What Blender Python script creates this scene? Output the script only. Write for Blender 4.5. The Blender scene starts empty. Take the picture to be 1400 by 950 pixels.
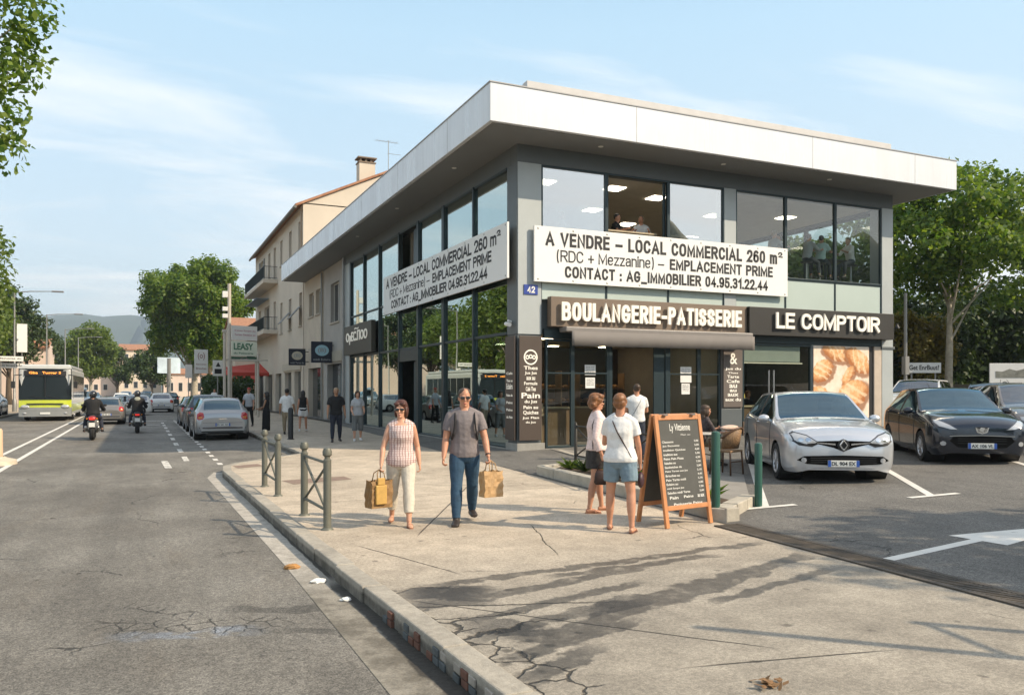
import bpy, bmesh, math, random
import numpy as np
from mathutils import Vector, Matrix, noise
from mathutils.bvhtree import BVHTree

R = math.radians
SC = bpy.context.scene
COL = SC.collection
rnd = random.Random(7)

# ------------------------------------------------------------------ camera, sky, sun, exposure
cam_d = bpy.data.cameras.new('camera'); cam = bpy.data.objects.new('camera', cam_d); COL.objects.link(cam)
cam.location = (0, 0, 1.75); cam.rotation_euler = (R(90), 0, -R(24.55))
cam_d.sensor_width = 36; cam_d.lens = 1110 / 1400 * 36; cam_d.shift_y = 57 / 1400
cam_d.clip_start = .05; cam_d.clip_end = 9000
SC.camera = cam

SUN_EL, SUN_ROT = R(37), math.atan2(.72, -.694)
W = bpy.data.worlds.new('World'); SC.world = W; W.use_nodes = True
def build_world():
    nt = W.node_tree; n = nt.nodes; l = nt.links; n.clear()
    out = n.new('ShaderNodeOutputWorld'); bg = n.new('ShaderNodeBackground'); bg.inputs[1].default_value = .15
    sky = n.new('ShaderNodeTexSky'); sky.sky_type = 'NISHITA'; sky.sun_disc = False
    sky.sun_elevation = SUN_EL; sky.sun_rotation = SUN_ROT; sky.air_density = 1.0; sky.dust_density = 2.2; sky.ozone_density = 1.6
    tc = n.new('ShaderNodeTexCoord'); sep = n.new('ShaderNodeSeparateXYZ'); l.new(tc.outputs['Generated'], sep.inputs[0])
    zz = n.new('ShaderNodeMath'); zz.operation = 'ADD'; l.new(sep.outputs[2], zz.inputs[0]); zz.inputs[1].default_value = .12
    dv = n.new('ShaderNodeVectorMath'); dv.operation = 'DIVIDE'; l.new(tc.outputs['Generated'], dv.inputs[0])
    cz = n.new('ShaderNodeCombineXYZ')
    for i in range(3): l.new(zz.outputs[0], cz.inputs[i])
    l.new(cz.outputs[0], dv.inputs[1])
    mp = n.new('ShaderNodeMapping'); l.new(dv.outputs[0], mp.inputs[0]); mp.inputs['Rotation'].default_value = (0, 0, R(32)); mp.inputs['Scale'].default_value = (.55, 1.5, 1); mp.inputs['Location'].default_value = (.3, 1.1, 0)
    no = n.new('ShaderNodeTexNoise'); l.new(mp.outputs[0], no.inputs[0]); no.inputs['Scale'].default_value = 1.0; no.inputs['Detail'].default_value = 7; no.inputs['Roughness'].default_value = .56; no.inputs['Distortion'].default_value = .5
    cr = n.new('ShaderNodeValToRGB'); l.new(no.outputs[0], cr.inputs[0]); cr.color_ramp.elements[0].position = .47; cr.color_ramp.elements[1].position = .71
    cr.color_ramp.elements[1].color = (.8, .8, .8, 1)
    # pale veil towards the horizon: summer haze of the sky itself
    hz = n.new('ShaderNodeMapRange'); l.new(sep.outputs[2], hz.inputs[0]); hz.inputs[1].default_value = .40; hz.inputs[2].default_value = .85; hz.inputs[3].default_value = .72; hz.inputs[4].default_value = .14
    vc = n.new('ShaderNodeValToRGB'); l.new(sep.outputs[2], vc.inputs[0]); vc.color_ramp.elements[0].position = .0; vc.color_ramp.elements[0].color = (5.6, 6.1, 6.2, 1); vc.color_ramp.elements[1].position = .45; vc.color_ramp.elements[1].color = (3.7, 5.6, 6.9, 1)
    mx0 = n.new('ShaderNodeMix'); mx0.data_type = 'RGBA'; l.new(hz.outputs[0], mx0.inputs['Factor']); l.new(sky.outputs[0], mx0.inputs[6]); l.new(vc.outputs[0], mx0.inputs[7])
    mx = n.new('ShaderNodeMix'); mx.data_type = 'RGBA'; l.new(cr.outputs[0], mx.inputs['Factor']); l.new(mx0.outputs[2], mx.inputs[6]); mx.inputs[7].default_value = (7.4, 7.2, 7.0, 1)
    l.new(mx.outputs[2], bg.inputs[0]); l.new(bg.outputs[0], out.inputs[0])
build_world()
sd = bpy.data.lights.new('sun', 'SUN'); sun = bpy.data.objects.new('sun', sd); COL.objects.link(sun)
sd.energy = 5.0; sd.angle = R(.55); sd.color = (1, .84, .63)
sun.rotation_euler = Vector((.72 * math.cos(SUN_EL), -.694 * math.cos(SUN_EL), math.sin(SUN_EL))).to_track_quat('Z', 'Y').to_euler()
SC.view_settings.view_transform = 'Standard'; SC.view_settings.look = 'None'; SC.view_settings.gamma = 1
SC.view_settings.use_curve_mapping = False; SC.view_settings.exposure = .24
SC.cycles.use_denoising = True
SC.cycles.max_bounces = 8; SC.cycles.volume_bounces = 0; SC.cycles.transparent_max_bounces = 24; SC.cycles.glossy_bounces = 4; SC.cycles.diffuse_bounces = 3
SC.cycles.caustics_reflective = False; SC.cycles.caustics_refractive = False; SC.cycles.sample_clamp_indirect = 6

# ------------------------------------------------------------------ materials
def M(name, col, rough=.6, metal=0, var=.08, vs=2.5, bump=0, bs=60, spec=.5, coat=0, fine=0, fs=120):
    m = bpy.data.materials.new(name); m.use_nodes = True; nt = m.node_tree; n = nt.nodes; l = nt.links
    p = n['Principled BSDF']; p.inputs['Roughness'].default_value = rough; p.inputs['Metallic'].default_value = metal
    p.inputs['Specular IOR Level'].default_value = spec; p.inputs['Coat Weight'].default_value = coat; p.inputs['Coat Roughness'].default_value = .04
    tc = n.new('ShaderNodeTexCoord')
    no = n.new('ShaderNodeTexNoise'); no.inputs['Scale'].default_value = vs; no.inputs['Detail'].default_value = 6; no.inputs['Roughness'].default_value = .62
    l.new(tc.outputs['Object'], no.inputs[0])
    mr = n.new('ShaderNodeMapRange'); l.new(no.outputs[0], mr.inputs[0]); mr.inputs[1].default_value = .25; mr.inputs[2].default_value = .75
    mr.inputs[3].default_value = 1 - var; mr.inputs[4].default_value = 1 + var
    last = mr.outputs[0]
    if fine:
        n2 = n.new('ShaderNodeTexNoise'); n2.inputs['Scale'].default_value = fs; n2.inputs['Detail'].default_value = 2; l.new(tc.outputs['Object'], n2.inputs[0])
        m2 = n.new('ShaderNodeMapRange'); l.new(n2.outputs[0], m2.inputs[0]); m2.inputs[1].default_value = .3; m2.inputs[2].default_value = .7; m2.inputs[3].default_value = 1 - fine; m2.inputs[4].default_value = 1 + fine
        mu = n.new('ShaderNodeMath'); mu.operation = 'MULTIPLY'; l.new(last, mu.inputs[0]); l.new(m2.outputs[0], mu.inputs[1]); last = mu.outputs[0]
    vm = n.new('ShaderNodeVectorMath'); vm.operation = 'SCALE'; vm.inputs[0].default_value = col[:3]; l.new(last, vm.inputs['Scale'])
    l.new(vm.outputs[0], p.inputs['Base Color'])
    if name.startswith('@'): pass
    if bump:
        nb = n.new('ShaderNodeTexNoise'); nb.inputs['Scale'].default_value = bs; nb.inputs['Detail'].default_value = 4; l.new(tc.outputs['Object'], nb.inputs[0])
        b = n.new('ShaderNodeBump'); b.inputs['Strength'].default_value = bump; b.inputs['Distance'].default_value = .02; l.new(nb.outputs[0], b.inputs['Height']); l.new(b.outputs[0], p.inputs['Normal'])
    return m
def emit(name, col, s):
    m = bpy.data.materials.new(name); m.use_nodes = True; p = m.node_tree.nodes['Principled BSDF']
    p.inputs['Base Color'].default_value = (*col, 1); p.inputs['Emission Color'].default_value = (*col, 1); p.inputs['Emission Strength'].default_value = s
    return m
def glass(name, tint, refl, rough=.0, ior=1.5, wav=0, rc=(1, 1, 1)):
    """thin architectural glass: tinted see-through plus a coated mirror reflection"""
    m = bpy.data.materials.new(name); m.use_nodes = True; nt = m.node_tree; n = nt.nodes; l = nt.links; n.clear()
    out = n.new('ShaderNodeOutputMaterial'); tr = n.new('ShaderNodeBsdfTransparent'); tr.inputs[0].default_value = (*tint, 1)
    gl = n.new('ShaderNodeBsdfGlossy'); gl.inputs['Roughness'].default_value = rough; gl.inputs[0].default_value = (*rc, 1)
    lw = n.new('ShaderNodeLayerWeight'); lw.inputs[0].default_value = .5; pw = n.new('ShaderNodeMath'); pw.operation = 'POWER'; l.new(lw.outputs['Facing'], pw.inputs[0]); pw.inputs[1].default_value = 4
    mr = n.new('ShaderNodeMapRange'); l.new(pw.outputs[0], mr.inputs[0]); mr.inputs[3].default_value = refl; mr.inputs[4].default_value = 1
    mx = n.new('ShaderNodeMixShader'); l.new(mr.outputs[0], mx.inputs[0]); l.new(tr.outputs[0], mx.inputs[1]); l.new(gl.outputs[0], mx.inputs[2])
    if wav:
        tc = n.new('ShaderNodeTexCoord'); no = n.new('ShaderNodeTexNoise'); no.inputs['Scale'].default_value = .55; no.inputs['Detail'].default_value = 1; l.new(tc.outputs['Object'], no.inputs[0])
        b = n.new('ShaderNodeBump'); b.inputs['Strength'].default_value = wav; b.inputs['Distance'].default_value = .03; l.new(no.outputs[0], b.inputs['Height']); l.new(b.outputs[0], gl.inputs['Normal'])
    l.new(mx.outputs[0], out.inputs[0]); return m

# ------------------------------------------------------------------ mesh builder
class MB:
    def __init__(s): s.v = []; s.f = []; s.mi = []; s.cur = 0
    def add(s, vs, fs):
        o = len(s.v); s.v += [tuple(v) for v in vs]
        for f in fs: s.f.append(tuple(i + o for i in f)); s.mi.append(s.cur)
        return s
    def mat(s, i): s.cur = i; return s
    def box(s, x0, x1, y0, y1, z0, z1, T=None):
        vs = [Vector((x, y, z)) for z in (z0, z1) for y in (y0, y1) for x in (x0, x1)]
        if T: vs = [T @ v for v in vs]
        return s.add(vs, [(0, 2, 3, 1), (4, 5, 7, 6), (0, 1, 5, 4), (2, 6, 7, 3), (0, 4, 6, 2), (1, 3, 7, 5)])
    def tube(s, pts, rad, n=8, cap=True, ref=None):
        """tapered tube; rad: a number, or a (rx, ry) pair, per point or one for all; rx lies along ref"""
        pts = [Vector(p) for p in pts]; k = len(pts)
        if not isinstance(rad, list): rad = [rad] * k
        o = len(s.v); u = None
        for i, p in enumerate(pts):
            t = (pts[min(i + 1, k - 1)] - pts[max(i - 1, 0)]).normalized()
            a = Vector(ref) if ref else (u if u is not None else (Vector((0, 0, 1)) if abs(t.z) < .9 else Vector((1, 0, 0))))
            a = (a - t * a.dot(t))
            if a.length < 1e-5: a = t.orthogonal()
            a.normalize(); b = t.cross(a); u = a
            rx, ry = rad[i] if isinstance(rad[i], tuple) else (rad[i], rad[i])
            for j in range(n):
                c = 2 * math.pi * j / n; s.v.append(tuple(p + a * (rx * math.cos(c)) + b * (ry * math.sin(c))))
        for i in range(k - 1):
            for j in range(n):
                j2 = (j + 1) % n; s.f.append((o + i * n + j, o + i * n + j2, o + (i + 1) * n + j2, o + (i + 1) * n + j)); s.mi.append(s.cur)
        if cap:
            s.f.append(tuple(o + j for j in reversed(range(n)))); s.mi.append(s.cur)
            s.f.append(tuple(o + (k - 1) * n + j for j in range(n))); s.mi.append(s.cur)
        return s
    def ell(s, c, r, T=None, n=12, m=8):
        c = Vector(c); vs = []; fs = []
        for i in range(m + 1):
            a = math.pi * i / m
            for j in range(n):
                b = 2 * math.pi * j / n
                v = Vector((r[0] * math.sin(a) * math.cos(b), r[1] * math.sin(a) * math.sin(b), -r[2] * math.cos(a))) + c
                vs.append(T @ v if T else v)
        for i in range(m):
            for j in range(n):
                j2 = (j + 1) % n; fs.append((i * n + j, i * n + j2, (i + 1) * n + j2, (i + 1) * n + j))
        return s.add(vs, fs)
    def lathe(s, prof, n=24, T=None, axis='z'):
        """prof: (r, h) pairs, revolved about an axis"""
        vs = []; fs = []; k = len(prof)
        for r, h in prof:
            for j in range(n):
                b = 2 * math.pi * j / n; x, y = r * math.cos(b), r * math.sin(b)
                v = Vector((x, y, h)) if axis == 'z' else (Vector((h, x, y)) if axis == 'x' else Vector((y, h, x)))
                vs.append(T @ v if T else v)
        for i in range(k - 1):
            for j in range(n):
                j2 = (j + 1) % n; fs.append((i * n + j, i * n + j2, (i + 1) * n + j2, (i + 1) * n + j))
        return s.add(vs, fs)
    def prism(s, poly, z0, z1, T=None):
        k = len(poly); vs = [Vector((p[0], p[1], z0)) for p in poly] + [Vector((p[0], p[1], z1)) for p in poly]
        if T: vs = [T @ v for v in vs]
        return s.add(vs, [tuple(reversed(range(k))), tuple(range(k, 2 * k))] + [(i, (i + 1) % k, k + (i + 1) % k, k + i) for i in range(k)])
    def build(s, name, mats, parent=None, smooth=False, bevel=0, loc=None, fix=True):
        me = bpy.data.meshes.new(name); me.from_pydata(s.v, [], s.f)
        mats = mats if isinstance(mats, (list, tuple)) else [mats]
        for m in mats: me.materials.append(m)
        if len(mats) > 1: me.polygons.foreach_set('material_index', s.mi)
        if fix:
            bm = bmesh.new(); bm.from_mesh(me); bmesh.ops.recalc_face_normals(bm, faces=bm.faces); bm.to_mesh(me); bm.free()
        if smooth: me.shade_smooth() if smooth is True else me.set_sharp_from_angle(angle=R(smooth))
        if smooth and smooth is not True: me.polygons.foreach_set('use_smooth', [True] * len(me.polygons))
        me.update()
        o = bpy.data.objects.new(name, me); COL.objects.link(o)
        if parent: o.parent = parent
        if loc: o.location = loc
        if bevel:
            b = o.modifiers.new('b', 'BEVEL'); b.width = bevel; b.segments = 2; b.limit_method = 'ANGLE'; b.angle_limit = R(40)
        return o

def tag(o, label=None, cat=None, group=None, kind=None):
    if label: o['label'] = label
    if cat: o['category'] = cat
    if group: o['group'] = group
    if kind: o['kind'] = kind
    return o
def thing(name, label, cat, loc=(0, 0, 0), rz=0, group=None):
    o = bpy.data.objects.new(name, None); COL.objects.link(o); o.location = loc; o.rotation_euler = (0, 0, rz); o.empty_display_size = .2
    return tag(o, label, cat, group)
def copy_tree(o, parent=None):
    c = o.copy(); COL.objects.link(c); c.parent = parent
    for ch in list(o.children): copy_tree(ch, c)
    return c
def dup(o, loc, rz, label, group=None):
    c = copy_tree(o); c.location = loc; c.rotation_euler = (0, 0, rz); c['label'] = label
    if group: c['group'] = group
    return c
def px(x, y, z=0):
    """ground point (height z) seen at photo pixel x, y: the survey used to place things"""
    d = (1.75 - z) * 1110 / (y - 532); t = (x - 700) / 1110 * d
    return Vector((.4155 * d + .9096 * t, .9096 * d - .4155 * t, z))
def pd(x, y, d):
    t = (x - 700) / 1110 * d
    return Vector((.4155 * d + .9096 * t, .9096 * d - .4155 * t, 1.75 + (532 - y) / 1110 * d))

_tc = {}
def text_geo(body, bold=0.0, ext=.0):
    k = (body, bold, ext)
    if k in _tc: return _tc[k]
    cu = bpy.data.curves.new('t', 'FONT'); cu.body = body; cu.size = 1; cu.offset = bold; cu.extrude = ext; cu.resolution_u = 3
    o = bpy.data.objects.new('t', cu); COL.objects.link(o); bpy.context.view_layer.update()
    me = o.to_mesh(); v = [tuple(a.co) for a in me.vertices]; f = [tuple(p.vertices) for p in me.polygons]; o.to_mesh_clear()
    bpy.data.objects.remove(o); bpy.data.curves.remove(cu); _tc[k] = (v, f); return v, f
def text_on(mb, body, T, x0, x1, z0, z1, bold=0, depth=.004, keep=False):
    """lettering fitted to a box (x to the right, y up) in the plane given by T, standing depth proud of it"""
    v, f = text_geo(body, bold, .5)
    if not v: return
    a = np.array(v); lo = a.min(0); hi = a.max(0); s = np.array([(x1 - x0) / max(hi[0] - lo[0], 1e-4), (z1 - z0) / max(hi[1] - lo[1], 1e-4), depth])
    if keep: s[0] = min(s[0], s[1] * .95)
    p = (a - lo) * s + np.array([x0, z0, 0]); mb.add([T @ Vector(q) for q in p], f)
def face_south(x, y, z): return Matrix.Translation((x, y, z)) @ Matrix.Rotation(R(90), 4, 'X')
def face_west(x, y, z): return Matrix.Translation((x, y, z)) @ Matrix.Rotation(R(-90), 4, 'Z') @ Matrix.Rotation(R(90), 4, 'X')

# ---- a plain condensed sign-writer's alphabet drawn with strokes
def _se(cx, rx, a0, a1, n=14, cy=.5, ry=.5, e=.78):
    out = []
    for i in range(n + 1):
        a = R(a0 + (a1 - a0) * i / n); c, s = math.cos(a), math.sin(a); out.append((cx + rx * math.copysign(abs(c) ** e, c), cy + ry * math.copysign(abs(s) ** e, s)))
    return out
_S = [(1, .75), (.87, .94), (.5, 1), (.14, .94), (.02, .75), (.14, .58), (.5, .505), (.86, .43), (1, .25), (.86, .06), (.5, 0), (.13, .06), (0, .25)]
_P = [(0, 1), (.5, 1)] + _se(.5, .5, 90, -90, 10, .75, .25) + [(0, .5)]
GL = {'A': (.60, [[(0, 0), (.5, 1), (1, 0)], [(.17, .30), (.83, .30)]]), 'B': (.52, [[(0, 0), (0, 1)], [(0, 1), (.5, 1)] + _se(.5, .42, 90, -90, 10, .765, .235) + [(0, .53)], [(0, .53), (.55, .53)] + _se(.55, .45, 90, -90, 10, .265, .265) + [(0, 0)]]),
 'C': (.52, [_se(.5, .5, 28, 332)]), 'D': (.52, [[(0, 0), (0, 1)], [(0, 1), (.4, 1)] + _se(.4, .6, 90, -90) + [(0, 0)]]), 'E': (.42, [[(1, 1), (0, 1), (0, 0), (1, 0)], [(0, .52), (.9, .52)]]), 'G': (.54, [_se(.5, .5, 28, 340) + [(1, .45), (.56, .45)]]),
 'I': (0.001, [[(0, 0), (0, 1)]]), 'L': (.40, [[(0, 1), (0, 0), (1, 0)]]), 'M': (.66, [[(0, 0), (0, 1), (.5, .12), (1, 1), (1, 0)]]), 'N': (.52, [[(0, 0), (0, 1), (1, 0), (1, 1)]]), 'O': (.54, [_se(.5, .5, 0, 360, 26)]), 'P': (.48, [[(0, 0), (0, 1)], _P]), 'R': (.52, [[(0, 0), (0, 1)], _P, [(.5, .5), (1, 0)]]), 'S': (.48, [_S]), 'T': (.48, [[(0, 1), (1, 1)], [(.5, 1), (.5, 0)]]), 'U': (.52, [[(0, 1)] + _se(.5, .5, 180, 360, 12, .36, .36) + [(1, 1)]]), 'V': (.56, [[(0, 1), (.5, 0), (1, 1)]]),
 '0': (.44, [_se(.5, .5, 0, 360, 26)]), '1': (.24, [[(0, .74), (1, 1), (1, 0)]]), '2': (.44, [_se(.5, .5, 170, -15, 10, .70, .30) + [(.0, .0), (1, 0)]]), '3': (.44, [_se(.48, .48, 160, -90, 12, .76, .24) + [(.4, .52)], _se(.5, .5, 90, -160, 12, .26, .26)]), '4': (.46, [[(.75, 0), (.75, 1), (0, .28), (1, .28)]]), '5': (.44, [[(.95, 1), (.12, 1), (.04, .50)] + _se(.48, .52, 115, -160, 12, .31, .31)]), '6': (.44, [_se(.5, .5, 50, 200, 8) + _se(.5, .5, 180, 540, 18, .30, .30)]), '9': (.44, [_se(.5, .5, 230, 380, 8) + _se(.5, .5, 0, 360, 18, .70, .30)]),
 'm': (.66, [[(0, 0), (0, .72)], _se(.25, .25, 180, 0, 8, .50, .22) + [(.5, 0)], _se(.75, .25, 180, 0, 8, .50, .22) + [(1, 0)]]), 'n': (.38, [[(0, 0), (0, .72)], _se(.5, .5, 180, 0, 8, .48, .24) + [(1, 0)]]), 'i': (.001, [[(0, 0), (0, .72)], [(0, .92), (0, 1.0)]]), 'e': (.40, [[(0, .37), (1, .37)] + _se(.5, .5, 0, 320, 16, .36, .36)]), 'z': (.36, [[(0, .72), (1, .72), (0, 0), (1, 0)]]), 'a': (.38, [_se(.5, .48, 160, 0, 8, .50, .22) + [(.98, 0)], [(.98, .42), (.4, .40)] + _se(.4, .38, 90, 270, 8, .20, .20) + [(.98, .12)]]),
 '–': (.5, [[(0, .38), (1, .38)]]), '-': (.26, [[(0, .38), (1, .38)]]), '_': (.5, [[(0, -.16), (1, -.16)]]), ':': (.001, [[(0, 0), (0, .03)], [(0, .55), (0, .58)]]), '.': (.001, [[(0, 0), (0, .03)]]), '(': (.14, [_se(1, 1, 118, 242, 10, .45, .66, 1)]), ')': (.14, [_se(0, 1, 62, -62, 10, .45, .66, 1)]), '+': (.42, [[(0, .38), (1, .38)], [(.5, .06), (.5, .70)]]), '²': (.36, [_se(.5, .5, 170, -15, 8, .95, .13) + [(0, .66), (1, .66)]]), ' ': (.16, [])}
def strokes_on(mb, body, T, x0, x1, z0, z1, sw=.17, depth=.004):
    h = z1 - z0; s = sw * h; L = [GL[c] for c in body]; gap = .085 * h; W_ = sum(g[0] for g in L) * h; k = (x1 - x0 - len(L) * s - gap * (len(L) - 1)) / W_; x = x0 + s / 2; lay = 0
    for w, paths in L:
        gw = w * h * k
        for P in paths:
            Q = [Vector((x + p[0] * gw, z0 + s / 2 + p[1] * (h - s))) for p in P]; q2 = [Q[0]]
            for a in Q[1:]:
                if (a - q2[-1]).length > 1e-4: q2.append(a)
            Q = q2; n = len(Q); closed = (Q[0] - Q[-1]).length < 1e-3
            if n < 2: continue
            if closed: Q = Q[:-1]; n -= 1
            else:
                d0 = (Q[0] - Q[1]).normalized(); d1 = (Q[-1] - Q[-2]).normalized(); Q[0] = Q[0] + d0 * s * .5; Q[-1] = Q[-1] + d1 * s * .5 if True else Q[-1]
            A = []; s_ = s; s = s * (.62 if W_ and paths is GL['²'][1] else 1); lay += 1; zz = depth + .0003 * (lay % 4)
            for i, p in enumerate(Q):
                a = Q[i - 1] if (i or closed) else None; b = Q[(i + 1) % n] if (i < n - 1 or closed) else None
                t0 = (p - a).normalized() if a is not None else None; t1 = (b - p).normalized() if b is not None else None
                n0 = Vector((-t0.y, t0.x)) if t0 is not None else None; n1 = Vector((-t1.y, t1.x)) if t1 is not None else None
                if n0 is None: m = n1
                elif n1 is None: m = n0
                else:
                    m = n0 + n1
                    m = m / max(m.length_squared / 2, .32) if m.length > .05 else n0
                A.append((p + m * s / 2, p - m * s / 2))
            vs = []
            for l_, r_ in A: vs += [T @ Vector((l_.x, l_.y, zz)), T @ Vector((r_.x, r_.y, zz)), T @ Vector((l_.x, l_.y, 0)), T @ Vector((r_.x, r_.y, 0))]
            fs = []
            for i in range(n if closed else n - 1):
                a, b = i * 4, (i + 1) % n * 4; fs += [(a, a + 1, b + 1, b), (a + 2, a, b, b + 2), (a + 1, a + 3, b + 3, b + 1)]
            if not closed: fs += [(0, 2, 3, 1), ((n - 1) * 4, (n - 1) * 4 + 1, (n - 1) * 4 + 3, (n - 1) * 4 + 2)]
            mb.add(vs, fs); s = s_
        x += gw + s + gap
white_paint = M('white_paint', (.78, .77, .73), .5, var=.05)
dark_metal = M('dark_metal', (.025, .035, .038), .4, .3)
black = M('black', (.012, .012, .013), .5)
steel = M('steel', (.42, .42, .41), .35, .9)
grey_steel = M('grey_steel', (.3, .3, .29), .45, .6)
# ------------------------------------------------------------------ ground
class NX:
    """tiny node-expression helper"""
    def __init__(s, name):
        s.m = bpy.data.materials.new(name); s.m.use_nodes = True; s.nt = s.m.node_tree; s.n = s.nt.nodes; s.l = s.nt.links
        s.p = s.n['Principled BSDF']; s.tc = s.n.new('ShaderNodeTexCoord').outputs['Object']
        sp = s.n.new('ShaderNodeSeparateXYZ'); s.l.new(s.tc, sp.inputs[0]); s.x, s.y, s.z = sp.outputs
    def m_(s, op, *a, clamp=False):
        k = s.n.new('ShaderNodeMath'); k.operation = op; k.use_clamp = clamp
        for i, v in enumerate(a):
            if isinstance(v, (int, float)): k.inputs[i].default_value = v
            else: s.l.new(v, k.inputs[i])
        return k.outputs[0]
    def noise(s, sc, det=4, rough=.6, dist=0, stretch=None, rot=0):
        k = s.n.new('ShaderNodeTexNoise'); k.inputs['Scale'].default_value = sc; k.inputs['Detail'].default_value = det; k.inputs['Roughness'].default_value = rough; k.inputs['Distortion'].default_value = dist
        src = s.tc
        if stretch:
            mp = s.n.new('ShaderNodeMapping'); mp.inputs['Scale'].default_value = stretch; mp.inputs['Rotation'].default_value = (0, 0, rot); s.l.new(src, mp.inputs[0]); src = mp.outputs[0]
        s.l.new(src, k.inputs[0]); return k.outputs[0]
    def vor(s, sc, feat='DISTANCE_TO_EDGE', wob=.25, out='Distance'):
        ad = s.n.new('ShaderNodeVectorMath'); ad.operation = 'ADD'
        no = s.n.new('ShaderNodeTexNoise'); no.inputs['Scale'].default_value = sc * 2.5; no.inputs['Detail'].default_value = 5; s.l.new(s.tc, no.inputs[0])
        sc_ = s.n.new('ShaderNodeVectorMath'); sc_.operation = 'SCALE'; sc_.inputs['Scale'].default_value = wob / sc; s.l.new(no.outputs['Color'], sc_.inputs[0])
        s.l.new(s.tc, ad.inputs[0]); s.l.new(sc_.outputs[0], ad.inputs[1])
        k = s.n.new('ShaderNodeTexVoronoi'); k.feature = feat; k.inputs['Scale'].default_value = sc; s.l.new(ad.outputs[0], k.inputs[0]); return k.outputs[out]
    def ramp(s, v, a, b, lo=0, hi=1):
        k = s.n.new('ShaderNodeMapRange'); s.l.new(v, k.inputs[0]); k.interpolation_type = 'SMOOTHSTEP'
        for i, q in enumerate((a, b, lo, hi)): k.inputs[i + 1].default_value = q
        return k.outputs[0]
    def mix(s, f, a, b):
        k = s.n.new('ShaderNodeMix'); k.data_type = 'RGBA'
        for inp, v in ((0, f), (6, a), (7, b)):
            if isinstance(v, (int, float)): k.inputs[inp].default_value = v
            elif isinstance(v, tuple): k.inputs[inp].default_value = (*v, 1)
            else: s.l.new(v, k.inputs[inp])
        return k.outputs[2]
    def mul(s, c, f):
        k = s.n.new('ShaderNodeVectorMath'); k.operation = 'SCALE'; s.l.new(c, k.inputs[0]); s.l.new(f, k.inputs['Scale']); return k.outputs[0]
    def done(s, col, rough, bumps=()):
        s.l.new(col, s.p.inputs['Base Color'])
        if isinstance(rough, (int, float)): s.p.inputs['Roughness'].default_value = rough
        else: s.l.new(rough, s.p.inputs['Roughness'])
        prev = None
        for h, st, di in bumps:
            b = s.n.new('ShaderNodeBump'); b.inputs['Strength'].default_value = st; b.inputs['Distance'].default_value = di; s.l.new(h, b.inputs['Height'])
            if prev: s.l.new(prev, b.inputs['Normal'])
            prev = b.outputs[0]
        if prev: s.l.new(prev, s.p.inputs['Normal'])
        return s.m
    def line(s, x0, y0, x1, y1, w, wob=.1, nsc=3, soft=.3):
        """mask of a streak between two ground points"""
        L = math.hypot(x1 - x0, y1 - y0); ux, uy = (x1 - x0) / L, (y1 - y0) / L
        dx = s.m_('SUBTRACT', s.x, x0); dy = s.m_('SUBTRACT', s.y, y0)
        t = s.m_('ADD', s.m_('MULTIPLY', dx, ux), s.m_('MULTIPLY', dy, uy)); q = s.m_('ADD', s.m_('MULTIPLY', dx, -uy), s.m_('MULTIPLY', dy, ux))
        no = s.noise(nsc, 5, .65); q = s.m_('ABSOLUTE', s.m_('ADD', q, s.m_('MULTIPLY', s.m_('SUBTRACT', no, .5), wob * 4)))
        a = s.ramp(q, w, w * (1 - soft) - .001)
        e = s.m_('MULTIPLY', s.ramp(t, -.1, .3), s.ramp(t, L + .1, L - .3))
        return s.m_('MULTIPLY', a, e)

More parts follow.
